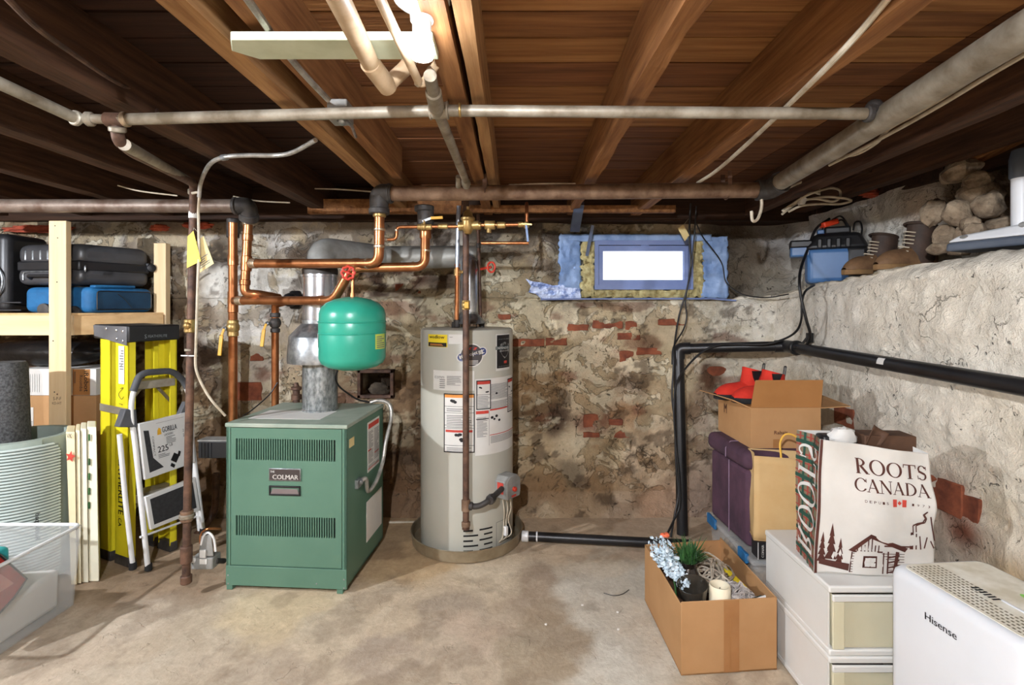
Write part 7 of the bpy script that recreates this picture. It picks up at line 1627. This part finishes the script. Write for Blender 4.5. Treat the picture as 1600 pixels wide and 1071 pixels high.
# green plant
pl = thing('grass_plant', 'spiky dark green artificial plant in the bronze vase', 'plant', (.715, 2.10, ZI + .12))
m = MB(); rnd = random.Random(11)
for k_ in range(150):
    a = rnd.uniform(0, 2 * pi); e = rnd.uniform(.05, .075) * (1.25 if k_ % 5 == 0 else 1); u_ = rnd.uniform(.15, 1.0)
    b0 = Vector((.715 + rnd.uniform(-.028, .028), 2.10 + rnd.uniform(-.02, .02), ZI + .13 + rnd.uniform(0, .02)))
    d_ = Vector((cos(a) * u_, sin(a) * u_, 1.05 - .55 * u_)); d_.normalize()
    tip = b0 + d_ * e * 1.5 + Vector((0, 0, -.02 * u_)); mid_ = b0 + d_ * e * .8
    sd = d_.cross(Vector((0, 0, 1))).normalized() * .0032 if d_.cross(Vector((0, 0, 1))).length > .01 else Vector((.003, 0, 0))
    m.add([b0 - sd * .6, b0 + sd * .6, mid_ + sd, mid_ - sd, tip], [(0, 1, 2, 3), (3, 2, 4)])
part('foliage', m, M['leaf'], pl, kind='stuff', smooth=0)
# pale flower spray
fl = thing('flower_spray', 'pale blue-white artificial flower spray leaning on the carton edge', 'flowers', (.66, 2.16, ZI + .05))
m = MB(); m2 = MB()
for k_ in range(520):
    t = rnd.random(); cpt = Vector((.622, 2.20, .335)) * (1 - t) + Vector((.672, 2.02, .268)) * t
    r_ = .048 * (.6 + .5 * sin(pi * min(1, t + .25)))
    q = Vector((rnd.gauss(0, 1), rnd.gauss(0, 1), rnd.gauss(0, 1))).normalized() * r_ * rnd.uniform(.6, 1)
    c_ = cpt + q; s = rnd.uniform(.006, .0105)
    ax = Vector((rnd.gauss(0, 1), rnd.gauss(0, 1), rnd.gauss(0, 1))).normalized(); ux = ax.orthogonal().normalized(); uy = ax.cross(ux)
    m.add([c_ + (ux * cos(2 * pi * j / 5) + uy * sin(2 * pi * j / 5)) * s + ax * .001 for j in range(5)] + [c_ - ax * .002], [(5, j, (j + 1) % 5) for j in range(5)])
part('petals', m, M['flowerw'], fl, kind='stuff', smooth=0)
m = MB(); m.tube(spline([(.66, 2.08, .16), (.655, 2.1, .24), (.63, 2.18, .32)]), .004, 6); part('stem', m, M['leaf'], fl)
pf = MB()
for q in ((.645, 2.215, .372), (.658, 2.2, .378), (.652, 2.23, .366), (.664, 2.225, .37)):
    pf.blob(q, .012, .012, .009, 9, 6, None, .2)
part('peach_bloom', pf, M['flowerp'], fl, label='peach coloured blooms at the tip')
# light strings
def tangle(name, label, c, rx, ry, rz, n, r, mat, seed, loops):
    rnd = random.Random(seed); m = MB()
    for _ in range(n):
        pts = []; a = rnd.uniform(0, 6.28); 
        for k_ in range(loops):
            a += rnd.uniform(.5, 1.2); q = rnd.uniform(.3, 1)
            pts.append((c[0] + rx * q * cos(a), c[1] + ry * q * sin(a), c[2] + rz * rnd.uniform(.1, 1) * (1 - .6 * q * q)))
        m.tube(spline(pts, 4), r, 5)
    o_ = single(name, m, mat, label, 'light string'); o_['kind'] = 'stuff'; return o_
tangle('light_string', 'tangled cream coloured string of lights heaped at the back of the carton', (.82, 2.21, ZI + .002), .12, .14, .13, 26, .0038, M['lights'], 21, 9)
tangle('tinsel_heap', 'silvery tinsel heap in the front right of the carton', (.875, 2.03, ZI + .002), .085, .075, .10, 40, .0032, M['lights2'], 22, 9)
m = MB(); m.beam((.90, 2.26, .235), (.955, 2.07, .20), .022, .012); single('yellow_strip', m, M['yellowp'], 'yellow plastic strip lying along the right side of the carton', 'strip', None, .003)
m = MB(); m.hexa([(.885, 1.945, ZI), (.965, 1.95, ZI), (.962, 2.0, ZI), (.885, 2.0, ZI)], [(.895, 1.96, .225), (.955, 1.955, .252), (.955, 1.975, .252), (.895, 1.985, .225)]); gp_ = single('green_pouch', m, pm('dark_green', (44, 66, 60), (34, 52, 48), 8, .7), 'small dark green pouch with white edge in the carton corner', 'pouch', None, .006); m = MB(); m.tube([(.893, 1.958, .228), (.957, 1.953, .255), (.966, 1.952, .20)], .006, 8); part('white_edge', m, M['paper'], gp_)

# ------------------------------------------------------------ clear tote, ottoman, cartons, bags, drawers, dehumidifier
tt = thing('lidded_tote', 'clear tote with a blue handle under the purple ottoman', 'storage bin', (1.24, 2.37, 0))
T0, T1 = (.995, 2.125), (1.52, 2.62)
m = MB(); m.hexa([(T0[0] + .02, T0[1] + .02, .001), (T1[0] - .02, T0[1] + .02, .001), (T1[0] - .02, T1[1] - .02, .001), (T0[0] + .02, T1[1] - .02, .001)], [(T0[0], T0[1], .285), (T1[0], T0[1], .285), (T1[0], T1[1], .285), (T0[0], T1[1], .285)]); part('tub', m, M['clear'], tt, .03, 4)
m = MB(); m.box((T0[0] - .012, T0[1] - .012, .286), (T1[0] + .012, T1[1] + .012, .310)); part('lid', m, M['clear'], tt, .01, 3)
m = MB(); m.box((T0[0] - .016, 2.50, .27), (T0[0] - .002, 2.60, .318)); part('blue_handle', m, M['bluecase'], tt, .004); m = MB(); m.box((T0[0] - .018, 2.16, .275), (T0[0] - .002, 2.24, .316)); part('blue_handle', m, M['bluecase'], tt, .004)
m = MB(); m.box((1.04, 2.18, .012), (1.48, 2.58, .22)); single('tote_contents', m, M['stone'], 'folded fabric showing dimly inside the clear tote', 'fabric', None, .04, 3)
OM = Matrix.Translation(Vector((1.005, 2.215, .311))) @ Matrix.Rotation(math.radians(3), 4, 'Z')
ot = thing('ottoman', 'square purple velvet storage ottoman with a grey seam', 'ottoman', OM.translation)
m = MB(); m.box((.012, .012, 0), (.378, .378, .335), OM); part('body', m, M['purple'], ot, .02, 3)
m = MB(); m.box((-.004, -.004, .337), (.394, .394, .420), OM); part('lid', m, M['purple'], ot, .03, 4)
m = MB(); m.tube([OM @ Vector((.0105, .18, .0)), OM @ Vector((.0105, .18, .335))], .0025, 6); m.tube([OM @ Vector((-.0055, .18, .35)), OM @ Vector((-.0055, .18, .39)), OM @ Vector((.018, .18, .4215)), OM @ Vector((.36, .18, .4215))], .0025, 6); part('seam', m, pm('seam_grey', (136, 112, 132), (120, 98, 118), 6, .7), ot)
ZO = .7315
UM = Matrix.Translation(Vector((1.052, 2.275, ZO))) @ Matrix.Rotation(math.radians(1), 4, 'Z')
ub = thing('open_carton', 'smaller open brown carton on the purple ottoman, flaps up, red boots on it', 'box', UM.translation)
UW, UD, UH = .315, .345, .180
m = MB()
for (lo, hi) in (((0, 0, 0), (UW, .005, UH)), ((0, UD - .005, 0), (UW, UD, UH)), ((0, .0055, 0), (.005, UD - .0055, UH)), ((UW - .005, .0055, 0), (UW, UD - .0055, UH)), ((.0055, .0055, .0), (UW - .0055, UD - .0055, .005))): m.box(lo, hi, UM)
part('body', m, M['kraft'], ub)
def flap(name, pts, mat='kraft'):
    pts = [UM @ Vector(q) for q in pts]; nrm_ = (pts[1] - pts[0]).cross(pts[3] - pts[0]).normalized() * .004
    mb = MB(); mb.add(pts + [q + nrm_ for q in pts], [(3, 2, 1, 0), (4, 5, 6, 7), (0, 1, 5, 4), (1, 2, 6, 5), (2, 3, 7, 6), (3, 0, 4, 7)]); return part(name, mb, M[mat], ub)
ff_ = flap('front_flap', [(0, .002, UH), (UW, .002, UH), (UW + .04, .05, UH + .115), (.045, .05, UH + .115)], 'kraft2')
flap('side_flap', [(.002, UD, UH), (.002, 0, UH), (-.075, .01, UH + .035), (-.085, UD + .03, UH + .02)])
flap('side_flap', [(UW, 0, UH), (UW, UD, UH), (UW + .13, UD - .02, UH + .03), (UW + .14, .01, UH + .005)])
flap('back_flap', [(UW, UD, UH), (0, UD, UH), (.0, UD - .15, UH - .008), (UW, UD - .15, UH - .008)])
m = MB(); fu = lambda u, v: UM @ Vector((u, -.0012, v)); lettering(m, 'Rabais', fu, .105, .165, .062, .078, .0005); 
lettering(m, 'M', lambda u, v: UM @ Vector((-.0012, UD - u, v)), .07, .10, .105, .15, .002); part('lettering', m, M['brownink'], ub, smooth=0)
m = MB(); fs2 = lambda u, v: UM @ Vector((u, -.001, v)); patch(m, fs2, .10, .13, .002, .04); poly(m, fs2, [(.0, .0), (.0, 0), (.0, 0)]) if False else None; part('tape', m, M['tape'], ub, smooth=0)
rbm = ('redboot', 'rubber', 'redboot')
zr = ZO + UH + .004
make_boot('ankle_boot', 'red suede ankle boot nearer the wall on the open carton', 'boot', UM @ Matrix.Translation(Vector((.19, .262, UH - .004))) @ Matrix.Rotation(pi + .05, 4, 'Z'), .25, .145, rbm, 'red ankle boots', False, .042)
make_boot('ankle_boot', 'red suede ankle boot in front, partly behind the raised flap', 'boot', UM @ Matrix.Translation(Vector((.235, .15, UH - .004))) @ Matrix.Rotation(pi - .02, 4, 'Z'), .25, .145, rbm, 'red ankle boots', False, .042)
m = MB(); m.box((.012, .07, .006), (.30, .33, UH - .006), UM); single('boot_tray', m, M['kraft2'], 'cardboard insert filling the smaller carton under the red boots', 'box')

# small black boxes on the tote
KM = Matrix.Translation(Vector((1.015, 2.128, .3105)))
kb = thing('black_box', 'slim black box with white lettering standing on the clear tote', 'box', KM.translation)
m = MB(); m.box((0, 0, 0), (.040, .06, .070), KM); part('body', m, M['ink'], kb, .002); m = MB(); lettering(m, 'CONAIR', lambda u, v: KM @ Vector((.028 - v, -.001, .008 + u)), .0, .052, .004, .014, .0008); m.box((-.001, -.001, 0), (.0012, .001, .07), KM); part('lettering', m, M['paper'], kb, smooth=0)
m = MB(); m.box((.041, .0, 0), (.051, .06, .07), KM); single('tan_folder', m, M['kraft'], 'tan card folder edge squeezed beside the slim black box', 'folder')
m = MB(); m.box((.052, .004, 0), (.125, .06, .062), KM); bb = single('patterned_box', m, pm('navy_print', (44, 54, 74), (20, 24, 34), 40, .4), 'dark navy patterned box on the tote under the kraft bag', 'box', None, .002); m = MB(); m.box((.098, .0025, .012), (.124, .0035, .022), KM); m.box((.098, .0025, .03), (.124, .0035, .038), KM); part('red_stripe', m, M['inkred'], bb)
# kraft paper bag
BMx = Matrix.Translation(Vector((1.005, 2.145, .3815))) @ Matrix.Rotation(math.radians(-14), 4, 'Z')
kg = thing('paper_bag', 'tan kraft paper bag with a twisted handle standing beside the printed shopping bag', 'paper bag', BMx.translation)
bw_, bd_, bh2 = .24, .12, .355
m = MB()
def bagwall(a, b, nu=10, nv=10, crease=0):
    def f(u, v):
        p_ = Vector(a) * (1 - u) + Vector(b) * u; z = bh2 * v
        off = .004 * sin(v * 9 + u * 5) * sin(pi * u) + crease * (1 - abs(2 * u - 1)) * v
        d_ = (Vector(b) - Vector(a)).normalized(); n_ = Vector((d_.y, -d_.x, 0))
        return BMx @ (Vector((p_.x, p_.y, z)) - n_ * off)
    m.grid(f, nu, nv)
bagwall((0, 0, 0), (bw_, 0, 0)); bagwall((bw_, 0, 0), (bw_, bd_, 0), crease=.02); bagwall((bw_, bd_, 0), (0, bd_, 0)); bagwall((0, bd_, 0), (0, 0, 0), crease=.014)
m.add([BMx @ Vector(q) for q in ((0, 0, .001), (bw_, 0, .001), (bw_, bd_, .001), (0, bd_, .001))], [(3, 2, 1, 0)])
ob_ = part('bag', m, M['kraftbag'], kg); sd_ = ob_.modifiers.new('thick', 'SOLIDIFY'); sd_.thickness = .0012
m = MB(); m.tube(spline([BMx @ Vector((.105, .003, bh2 - .05)), BMx @ Vector((.105, .003, bh2)), BMx @ Vector((.102, .005, bh2 + .06)), BMx @ Vector((.125, .01, bh2 + .095)), BMx @ Vector((.165, .01, bh2 + .085)), BMx @ Vector((.195, .006, bh2 + .03)), BMx @ Vector((.205, .003, bh2 - .03))], 7), .0042, 8); part('handle', m, pm('twine_yellow', (222, 176, 72), (206, 156, 58), 20, .7), kg)

# drawers
def drawer_unit(z0, z1, label, g):
    t = thing('drawer_unit', label, 'drawer unit', (1.24, 1.87, z0), g)
    x0, x1, y0, y1 = 1.022, 1.43, 1.655, 2.075
    m = MB(); h_ = z1 - z0
    m.box((x0, y0 + .012, z0 + .022), (x0 + .006, y1, z1 - .022)); m.box((x1 - .006, y0 + .012, z0 + .022), (x1, y1, z1 - .022)); m.box((x0 + .006, y1 - .006, z0 + .022), (x1 - .006, y1, z1 - .022)); part('shell', m, M['drawer'], t)
    m = MB(); m.box((x0 - .004, y0 - .002, z1 - .0225), (x1 + .004, y1 + .004, z1)); part('top', m, M['drawer'], t, .006, 3)
    m = MB(); m.box((x0 - .002, y0 - .0, z0), (x1 + .002, y1 + .002, z0 + .0215)); part('base', m, M['drawer'], t, .005, 2)
    m = MB(); open_box(m, (x0 + .010, y0 + .004, z0 + .024), (x1 - .010, y1 - .02, z1 - .030), .003, .004); d_ = part('drawer', m, M['clear2'], t, .003)
    m = MB(); m.box((x0 + .008, y0 - .004, z1 - .05), (x1 - .008, y0 + .006, z1 - .028)); part('pull', m, M['drawer'], d_, .003)
    m = MB(); m.box((x0 + .008, y0 - .003, z0 + .024), (x0 + .045, y0 + .004, z1 - .05)); part('front_stile', m, M['clear2'], d_, .002)
    return t
drawer_unit(.001, .2285, 'lower white drawer unit standing on the floor', 'stacked white drawer units')
drawer_unit(.229, .457, 'upper white drawer unit under the printed shopping bag', 'stacked white drawer units')
m = MB(); m.blob((1.30, 1.76, .283), .07, .06, .025, 14, 8, None, .1); single('dark_cloth', m, M['bagplastic'], 'dark cloth seen through the front of the upper drawer', 'cloth')
m = MB(); m.blob((1.22, 1.85, .07), .12, .10, .04, 14, 8, None, .1); single('dark_cloth', m, M['brownbag'], 'brown cloth seen dimly in the lower drawer', 'cloth')

# printed shopping bag
RM = Matrix.Translation(Vector((1.035, 1.735, .4585))) @ Matrix.Rotation(math.radians(-5), 4, 'Z')
rw_, rd_, rh_ = .355, .17, .455
rb = thing('shopping_bag', 'white printed shopping bag with tartan sides standing on the drawers', 'shopping bag', RM.translation)
def front(u, v, d=0):
    x = -.012 * (1 - v) * (1 - u) + rw_ * u + .018 * (1 - v) * (u - .3) * 1.2
    y = -.022 * sin(pi * u) * sin(pi * min(1, v * 1.1)) + .006 * sin(u * 11 + v * 4) * sin(v * 7 + 1) + .004 * sin(v * 19 + u * 6) * u + .03 * max(0, u - .72) * sin(v * 8)
    z = rh_ * v * (1 - .10 * u) 
    return RM @ Vector((x, y - d, z))
def back_(u, v): return RM @ Vector((rw_ * u, rd_ - .004 * sin(v * 8), (rh_ - .01) * v))
def sideL(u, v, d=0):
    a = front(0, v); b = back_(0, v); p_ = a * (1 - u) + b * u
    q = .022 * (1 - abs(2 * u - 1)) * (v * .8 + .2)
    return p_ + (RM.to_3x3() @ Vector((q - d, 0, .0)))
def sideR(u, v):
    a = front(1, v); b = back_(1, v); p_ = a * (1 - u) + b * u; return p_ + (RM.to_3x3() @ Vector((-.03 * (1 - abs(2 * u - 1)) * v, 0, 0)))
m = MB(); m.grid(front, 64, 70); o_ = part('front_panel', m, M['totebag'], rb); sd_ = o_.modifiers.new('thick', 'SOLIDIFY'); sd_.thickness = .0012; sd_.offset = 1
fp = o_
m = MB(); m.grid(back_, 8, 10); m.add([front(0, 0), front(1, 0), back_(1, 0), back_(0, 0)], [(3, 2, 1, 0)]); part('back_panel', m, M['totebag'], rb)
m = MB(); m.grid(sideR, 8, 14); part('gusset', m, M['totebag'], rb)
m = MB(); m.grid(sideL, 8, 14); gs = part('gusset', m, M['tartan'], rb, label='green and red tartan gusset with white letters')
m = MB()
for k_ in range(14): v = .03 + k_ / 14.0; patch(m, lambda a, b: sideL(a, b, .0012), 0, 1, v, v + .012, 8)
for u in (.2, .55, .85): patch(m, lambda a, b: sideL(a, b, .0012), u, u + .05, 0, 1, 2, 14)
part('red_check', m, pm('check_red', (158, 70, 58), (140, 60, 50), 8, .7), gs, smooth=0)
m = MB()
for k_ in range(7): v = .05 + k_ / 7.0; patch(m, lambda a, b: sideL(a, b, .0018), 0, 1, v, v + .03, 8)
for u in (.35, .7): patch(m, lambda a, b: sideL(a, b, .0018), u, u + .07, 0, 1, 2, 14)
part('green_check', m, pm('check_green', (34, 76, 62), (28, 64, 52), 8, .7), gs, smooth=0)
# serif capitals as thick and thin strokes; glyph box is 0..w by 0..1
def bar(x0, y0, x1, y1, w_): 
    dx, dy = x1 - x0, y1 - y0; l_ = math.hypot(dx, dy); nx_, ny_ = -dy / l_ * w_ / 2, dx / l_ * w_ / 2
    return [[(x0 + nx_, y0 + ny_), (x0 - nx_, y0 - ny_), (x1 - nx_, y1 - ny_), (x1 + nx_, y1 + ny_)]]
def arc(cx_, cy_, rx, ry, a0, a1, tx_, ty_, n=16):
    out = []
    for k_ in range(n):
        p, q = a0 + (a1 - a0) * k_ / n, a0 + (a1 - a0) * (k_ + 1) / n
        out.append([(cx_ + rx * cos(p), cy_ + ry * sin(p)), (cx_ + rx * cos(q), cy_ + ry * sin(q)), (cx_ + (rx - tx_) * cos(q), cy_ + (ry - ty_) * sin(q)), (cx_ + (rx - tx_) * cos(p), cy_ + (ry - ty_) * sin(p))])
    return out
def serif(x, y, w_=.26): return bar(x - w_ / 2, y, x + w_ / 2, y, .045)
TH, TN = .15, .05
GL = {
 'R': (.80, bar(.2, 0, .2, 1, TH) + serif(.2, .022) + serif(.2, .978) + arc(.25, .74, .37, .26, -pi / 2, pi / 2, .14, .05) + bar(.2, .976, .3, .976, .048) + bar(.2, .505, .3, .505, .048) + bar(.36, .50, .68, .03, TH) + serif(.71, .022, .2)),
 'O': (.92, arc(.46, .5, .43, .52, 0, 2 * pi, .145, .05, 28)),
 'T': (.84, bar(.42, 0, .42, 1, TH) + serif(.42, .022, .3) + bar(.04, .97, .80, .97, .06) + bar(.065, .99, .05, .76, .05) + bar(.775, .99, .79, .76, .05)),
 'S': (.62, arc(.31, .745, .24, .275, .3, pi * 1.25, .11, .055, 14) + bar(.13, .60, .47, .41, .15) + arc(.31, .265, .26, .285, -pi * .82, pi * .28, .11, .055, 14) + bar(.53, .97, .545, .72, .045) + bar(.07, .03, .06, .29, .045)),
 'C': (.84, arc(.46, .5, .43, .52, .55, 2 * pi - .55, .145, .05, 24) + bar(.80, .98, .81, .70, .045)),
 'A': (.86, bar(.10, 0, .42, .98, TN) + bar(.40, 1.0, .74, 0, TH) + bar(.22, .34, .62, .34, TN) + serif(.10, .022, .22) + serif(.75, .022, .28)),
 'N': (.96, bar(.16, 0, .16, 1, TN) + bar(.15, .98, .80, .02, TH) + bar(.80, 0, .80, 1, TN) + serif(.16, .022) + serif(.12, .978, .2) + serif(.80, .978)),
 'D': (.90, bar(.2, 0, .2, 1, TH) + serif(.2, .022) + serif(.2, .978) + arc(.28, .5, .56, .5, -pi / 2, pi / 2, .15, .05, 18)),
}
def serif_word(mb, s, f, u0, u1, v0, v1):
    tot = sum(GL[c][0] for c in s); x = 0
    for c in s:
        w_, ps = GL[c]
        for p_ in ps: mb.add([f(u0 + (x + a) / tot * (u1 - u0), v0 + b * (v1 - v0)) for a, b in p_], [(0, 1, 2, 3)])
        x += w_
f0 = lambda u, v: front(u, v, .0030)
f1_ = lambda u, v: front(u, v, .0042)
m = MB(); serif_word(m, 'ROOTS', f0, .31, .965, .785, .895); serif_word(m, 'CANADA', f0, .30, .955, .655, .752)
sp_ = .0
for k_, c in enumerate('DEPUIS'): lettering(m, c, f0, .385 + .036 * k_, .405 + .036 * k_, .575, .594)
for k_, c in enumerate('1973'): lettering(m, c, f0, .80 + .042 * k_, .817 + .042 * k_, .575, .595)
part('lettering', m, M['brownink'], fp, smooth=0)
m = MB(); patch(m, f0, .625, .662, .560, .618); patch(m, f0, .715, .752, .560, .618)
leafp = [(0, 1), (.2, .62), (.42, .72), (.36, .3), (.62, .5), (.72, .28), (1, .22), (.8, -.05), (.86, -.18), (.36, -.42), (.4, -.6), (.05, -.52), (.05, -1), (-.05, -1), (-.05, -.52), (-.4, -.6), (-.36, -.42), (-.86, -.18), (-.8, -.05), (-1, .22), (-.72, .28), (-.62, .5), (-.36, .3), (-.42, .72), (-.2, .62)]
m.add([f0(.6885, .589)] + [f0(.6885 + a * .019, .589 + b * .022) for a, b in leafp], [(0, 1 + k, 1 + (k + 1) % len(leafp)) for k in range(len(leafp))]); part('flag', m, M['inkred'], fp, smooth=0)
m = MB(); serif_word(m, 'ROOTS', lambda a, b: sideL(.86 - b * .8, a, .0035) if False else sideL(.88 - .78 * b, a, .0035), .08, .92, 0, 1); part('lettering', m, M['paper'], gs, smooth=0)
# cabin drawing: roof, logs, window, trees, chimney and smoke
m = MB(); B_ = lambda x0, y0, x1, y1, w_: poly(m, f0, bar(x0, y0, x1, y1, w_)[0])
patch(m, f0, .0, .025, 0, 1, 1, 20)
poly(m, f0, [(.26, .20), (.44, .335), (.46, .315), (.30, .19)]); poly(m, f0, [(.44, .335), (.76, .235), (.74, .20), (.445, .30)]); B_(.30, .195, .55, .195, .012)
for k_ in range(7): xx = .33 + .03 * k_; B_(xx, .20, xx + .004, .20 + (.10 if k_ in (3, 4) else .05), .010)
for k_ in range(8): yy = .025 + .022 * k_; B_(.29, yy, .74, yy + .003, .005)
B_(.29, .02, .29, .19, .010); B_(.60, .02, .60, .2, .014); B_(.56, .02, .56, .19, .012); B_(.66, .02, .68, .20, .030)
for k_ in range(4): B_(.60, .03 + k_ * .04, .70, .05 + k_ * .04, .012)
patch(m, f0, .38, .50, .07, .165)
for (x_, y_, s) in ((.06, .09, .9), (.13, .11, 1.1), (.20, .07, .85)):
    for k_ in range(4): poly(m, f0, [(x_ - .045 * s * (1 - k_ * .2), y_ + .055 * k_ * s), (x_ + .045 * s * (1 - k_ * .2), y_ + .055 * k_ * s), (x_, y_ + (.055 * k_ + .09) * s)])
poly(m, f0, [(.04, .07), (.28, .03), (.28, .09), (.04, .11)])
B_(.56, .245, .80, .25, .012); B_(.79, .23, .79, .37, .03); B_(.83, .23, .83, .36, .012); B_(.87, .23, .86, .34, .012)
for dx_ in (0, .03):
    pts = [(.80 + dx_, .37), (.805 + dx_, .42), (.85 + dx_, .435), (.90 + dx_ * .6, .445), (.92 + dx_ * .3, .48), (.90 + dx_ * .2, .51), (.93, .54)]
    for a, b in zip(pts, pts[1:]): B_(*a, *b, .011)
for a, b in (((.96, .5), (.985, .40)), ((.985, .40), (1.0, .30)), ((.96, .30), (.99, .24)), ((.93, .33), (.90, .24))): B_(*a, *b, .012)
part('cabin_print', m, M['brownink'], fp, smooth=0)
m = MB(); 
for (a0_, a1_, b0_, b1_) in ((.395, .433, .082, .112), (.447, .485, .082, .112), (.395, .433, .122, .152), (.447, .485, .122, .152)): patch(m, f1_, a0_, a1_, b0_, b1_)
for (x_, y_) in ((.09, .17), (.15, .13), (.20, .16), (.23, .1)): poly(m, f1_, [(x_ - .012, y_), (x_ + .004, y_ - .02), (x_ + .012, y_ + .01), (x_, y_ + .04)])
for k_ in range(5): poly(m, f1_, [(.345 + .035 * k_, .21), (.36 + .035 * k_, .21), (.358 + .035 * k_, .26 - .01 * abs(k_ - 2))])
part('window_print', m, M['paper'], fp, smooth=0, kind='stuff')
# things in the shopping bag
m = MB(); IM = RM @ Matrix.Translation(Vector((.02, .06, .02))); m.box((.16, 0, 0), (.33, .09, .435), IM); single('brown_box', m, M['brownbag'], 'dark brown paper bag sticking up out of the printed shopping bag', 'bag', None, .004)
m = MB(); m.grid(lambda u, v: IM @ Vector((.155 + .05 * u + .03 * v, -.012 + .02 * sin(u * 3), .40 + .075 * v * (1 - .4 * u))), 6, 6); o_ = single('brown_strap', m, M['brownbag'], 'brown paper flap bent up at the mouth of the shopping bag', 'flap'); sd_ = o_.modifiers.new('thick', 'SOLIDIFY'); sd_.thickness = .002
m = MB(); m.blob(IM @ Vector((.10, .03, .42)), .05, .03, .035, 16, 10, None, .14); tsn = single('tissue', m, M['paper'], 'crumpled white paper in the mouth of the shopping bag', 'paper')
m = MB(); m.box((.03, .02, .30), (.12, .08, .425), IM); single('black_pouch', m, M['suit_d'], 'black pouch peeping from the left of the shopping bag', 'pouch', None, .01)

# dehumidifier
DM = Matrix.Translation(Vector((1.098, 1.505, 0))) @ Matrix.Rotation(math.radians(-90 + 5), 4, 'Z')   # x runs towards the camera along its front
DL, DD, DH = .385, .30, .612
de = thing('dehumidifier', 'white dehumidifier with a slotted dusty top standing at the lower right', 'dehumidifier', DM @ Vector((DL / 2, DD / 2, 0)))
def rrect(x0, y0, x1, y1, r, n=6):
    out = []
    for (cx_, cy_, a0) in ((x1 - r, y1 - r, 0), (x0 + r, y1 - r, pi / 2), (x0 + r, y0 + r, pi), (x1 - r, y0 + r, 3 * pi / 2)):
        for k_ in range(n + 1): a = a0 + pi / 2 * k_ / n; out.append((cx_ + r * cos(a), cy_ + r * sin(a)))
    return out
def loft(mb, sections):
    n = len(sections[0][0]); vs_ = [DM @ Vector((x, y_, z)) for pts, z in sections for x, y_ in pts]; fs_ = []
    for i_ in range(len(sections) - 1):
        for k_ in range(n): fs_.append((i_ * n + k_, i_ * n + (k_ + 1) % n, (i_ + 1) * n + (k_ + 1) % n, (i_ + 1) * n + k_))
    fs_.append(tuple(range(n - 1, -1, -1))); fs_.append(tuple(range((len(sections) - 1) * n, len(sections) * n))); mb.add(vs_, fs_)
m = MB(); loft(m, [(rrect(.006, .006, DL - .006, DD - .006, .03), .012), (rrect(0, 0, DL, DD, .032), .03), (rrect(0, 0, DL, DD, .032), DH - .03), (rrect(.003, .003, DL - .003, DD - .003, .032), DH - .014), (rrect(.012, .012, DL - .012, DD - .012, .03), DH - .004), (rrect(.022, .022, DL - .022, DD - .022, .026), DH - .0015)]); part('housing', m, M['dehum'], de)
m = MB(); loft(m, [(rrect(.022, .024, DL - .022, DD - .022, .026), DH - .004), (rrect(.022, .024, DL - .022, DD - .022, .026), DH)]); tpn = part('top_panel', m, M['dehumtop'], de)
m = MB()
for r_ in range(8):
    for k_ in range(26):
        if r_ > 4 and 11 < k_ < 20: continue
        x_ = .035 + .0122 * k_; y_ = .034 + .0125 * r_
        m.add([DM @ Vector(q) for q in ((x_, y_, DH + .0004), (x_ + .0075, y_, DH + .0004), (x_ + .0075, y_ + .0055, DH + .0004), (x_, y_ + .0055, DH + .0004))], [(0, 1, 2, 3)])
part('grille_slot', m, M['slot'], tpn, kind='stuff', smooth=0)
m = MB()
for k_ in range(6): x_ = .150 + .011 * k_; m.add([DM @ Vector(q) for q in ((x_, .105, DH + .0008), (x_ + .0062, .105, DH + .0008), (x_ + .0062, .128, DH + .0008), (x_, .128, DH + .0008))], [(0, 1, 2, 3)])
part('open_slot', m, M['dark'], tpn, kind='stuff', smooth=0)
m = MB(); m.box((.215, .122, DH), (.33, .128, DH + .004), DM); part('handle_edge', m, M['dehum'], tpn, .001)
m = MB(); m.add([DM @ Vector((.19 + .004 * 0 + .0, .175 + 0, DH + .0006))] + [DM @ Vector((.205 + .014 * cos(2 * pi * k / 16), .205 + .010 * sin(2 * pi * k / 16), DH + .0006)) for k in range(16)], [(k + 1, (k + 1) % 16 + 1, 0) for k in range(0)] + [tuple(range(1, 17))]); part('green_badge', m, pm('badge_lime', (140, 206, 90), (124, 190, 76), 6, .5), tpn, smooth=0)
m = MB(); lettering(m, 'Hisense', lambda u, v: DM @ Vector((u, -.0012, v)), .125, .215, DH - .093, DH - .074, .001); part('lettering', m, M['ink'], de, smooth=0)
m = MB()
for (x_, y_) in ((.04, .04), (DL - .04, .04), (.04, DD - .04), (DL - .04, DD - .04)): m.lathe([(.018, 0), (.02, .002), (.02, .014), (.012, .016)], DM @ Vector((x_, y_, 0)), 12)
part('foot', m, M['rubber'], de, kind='stuff')
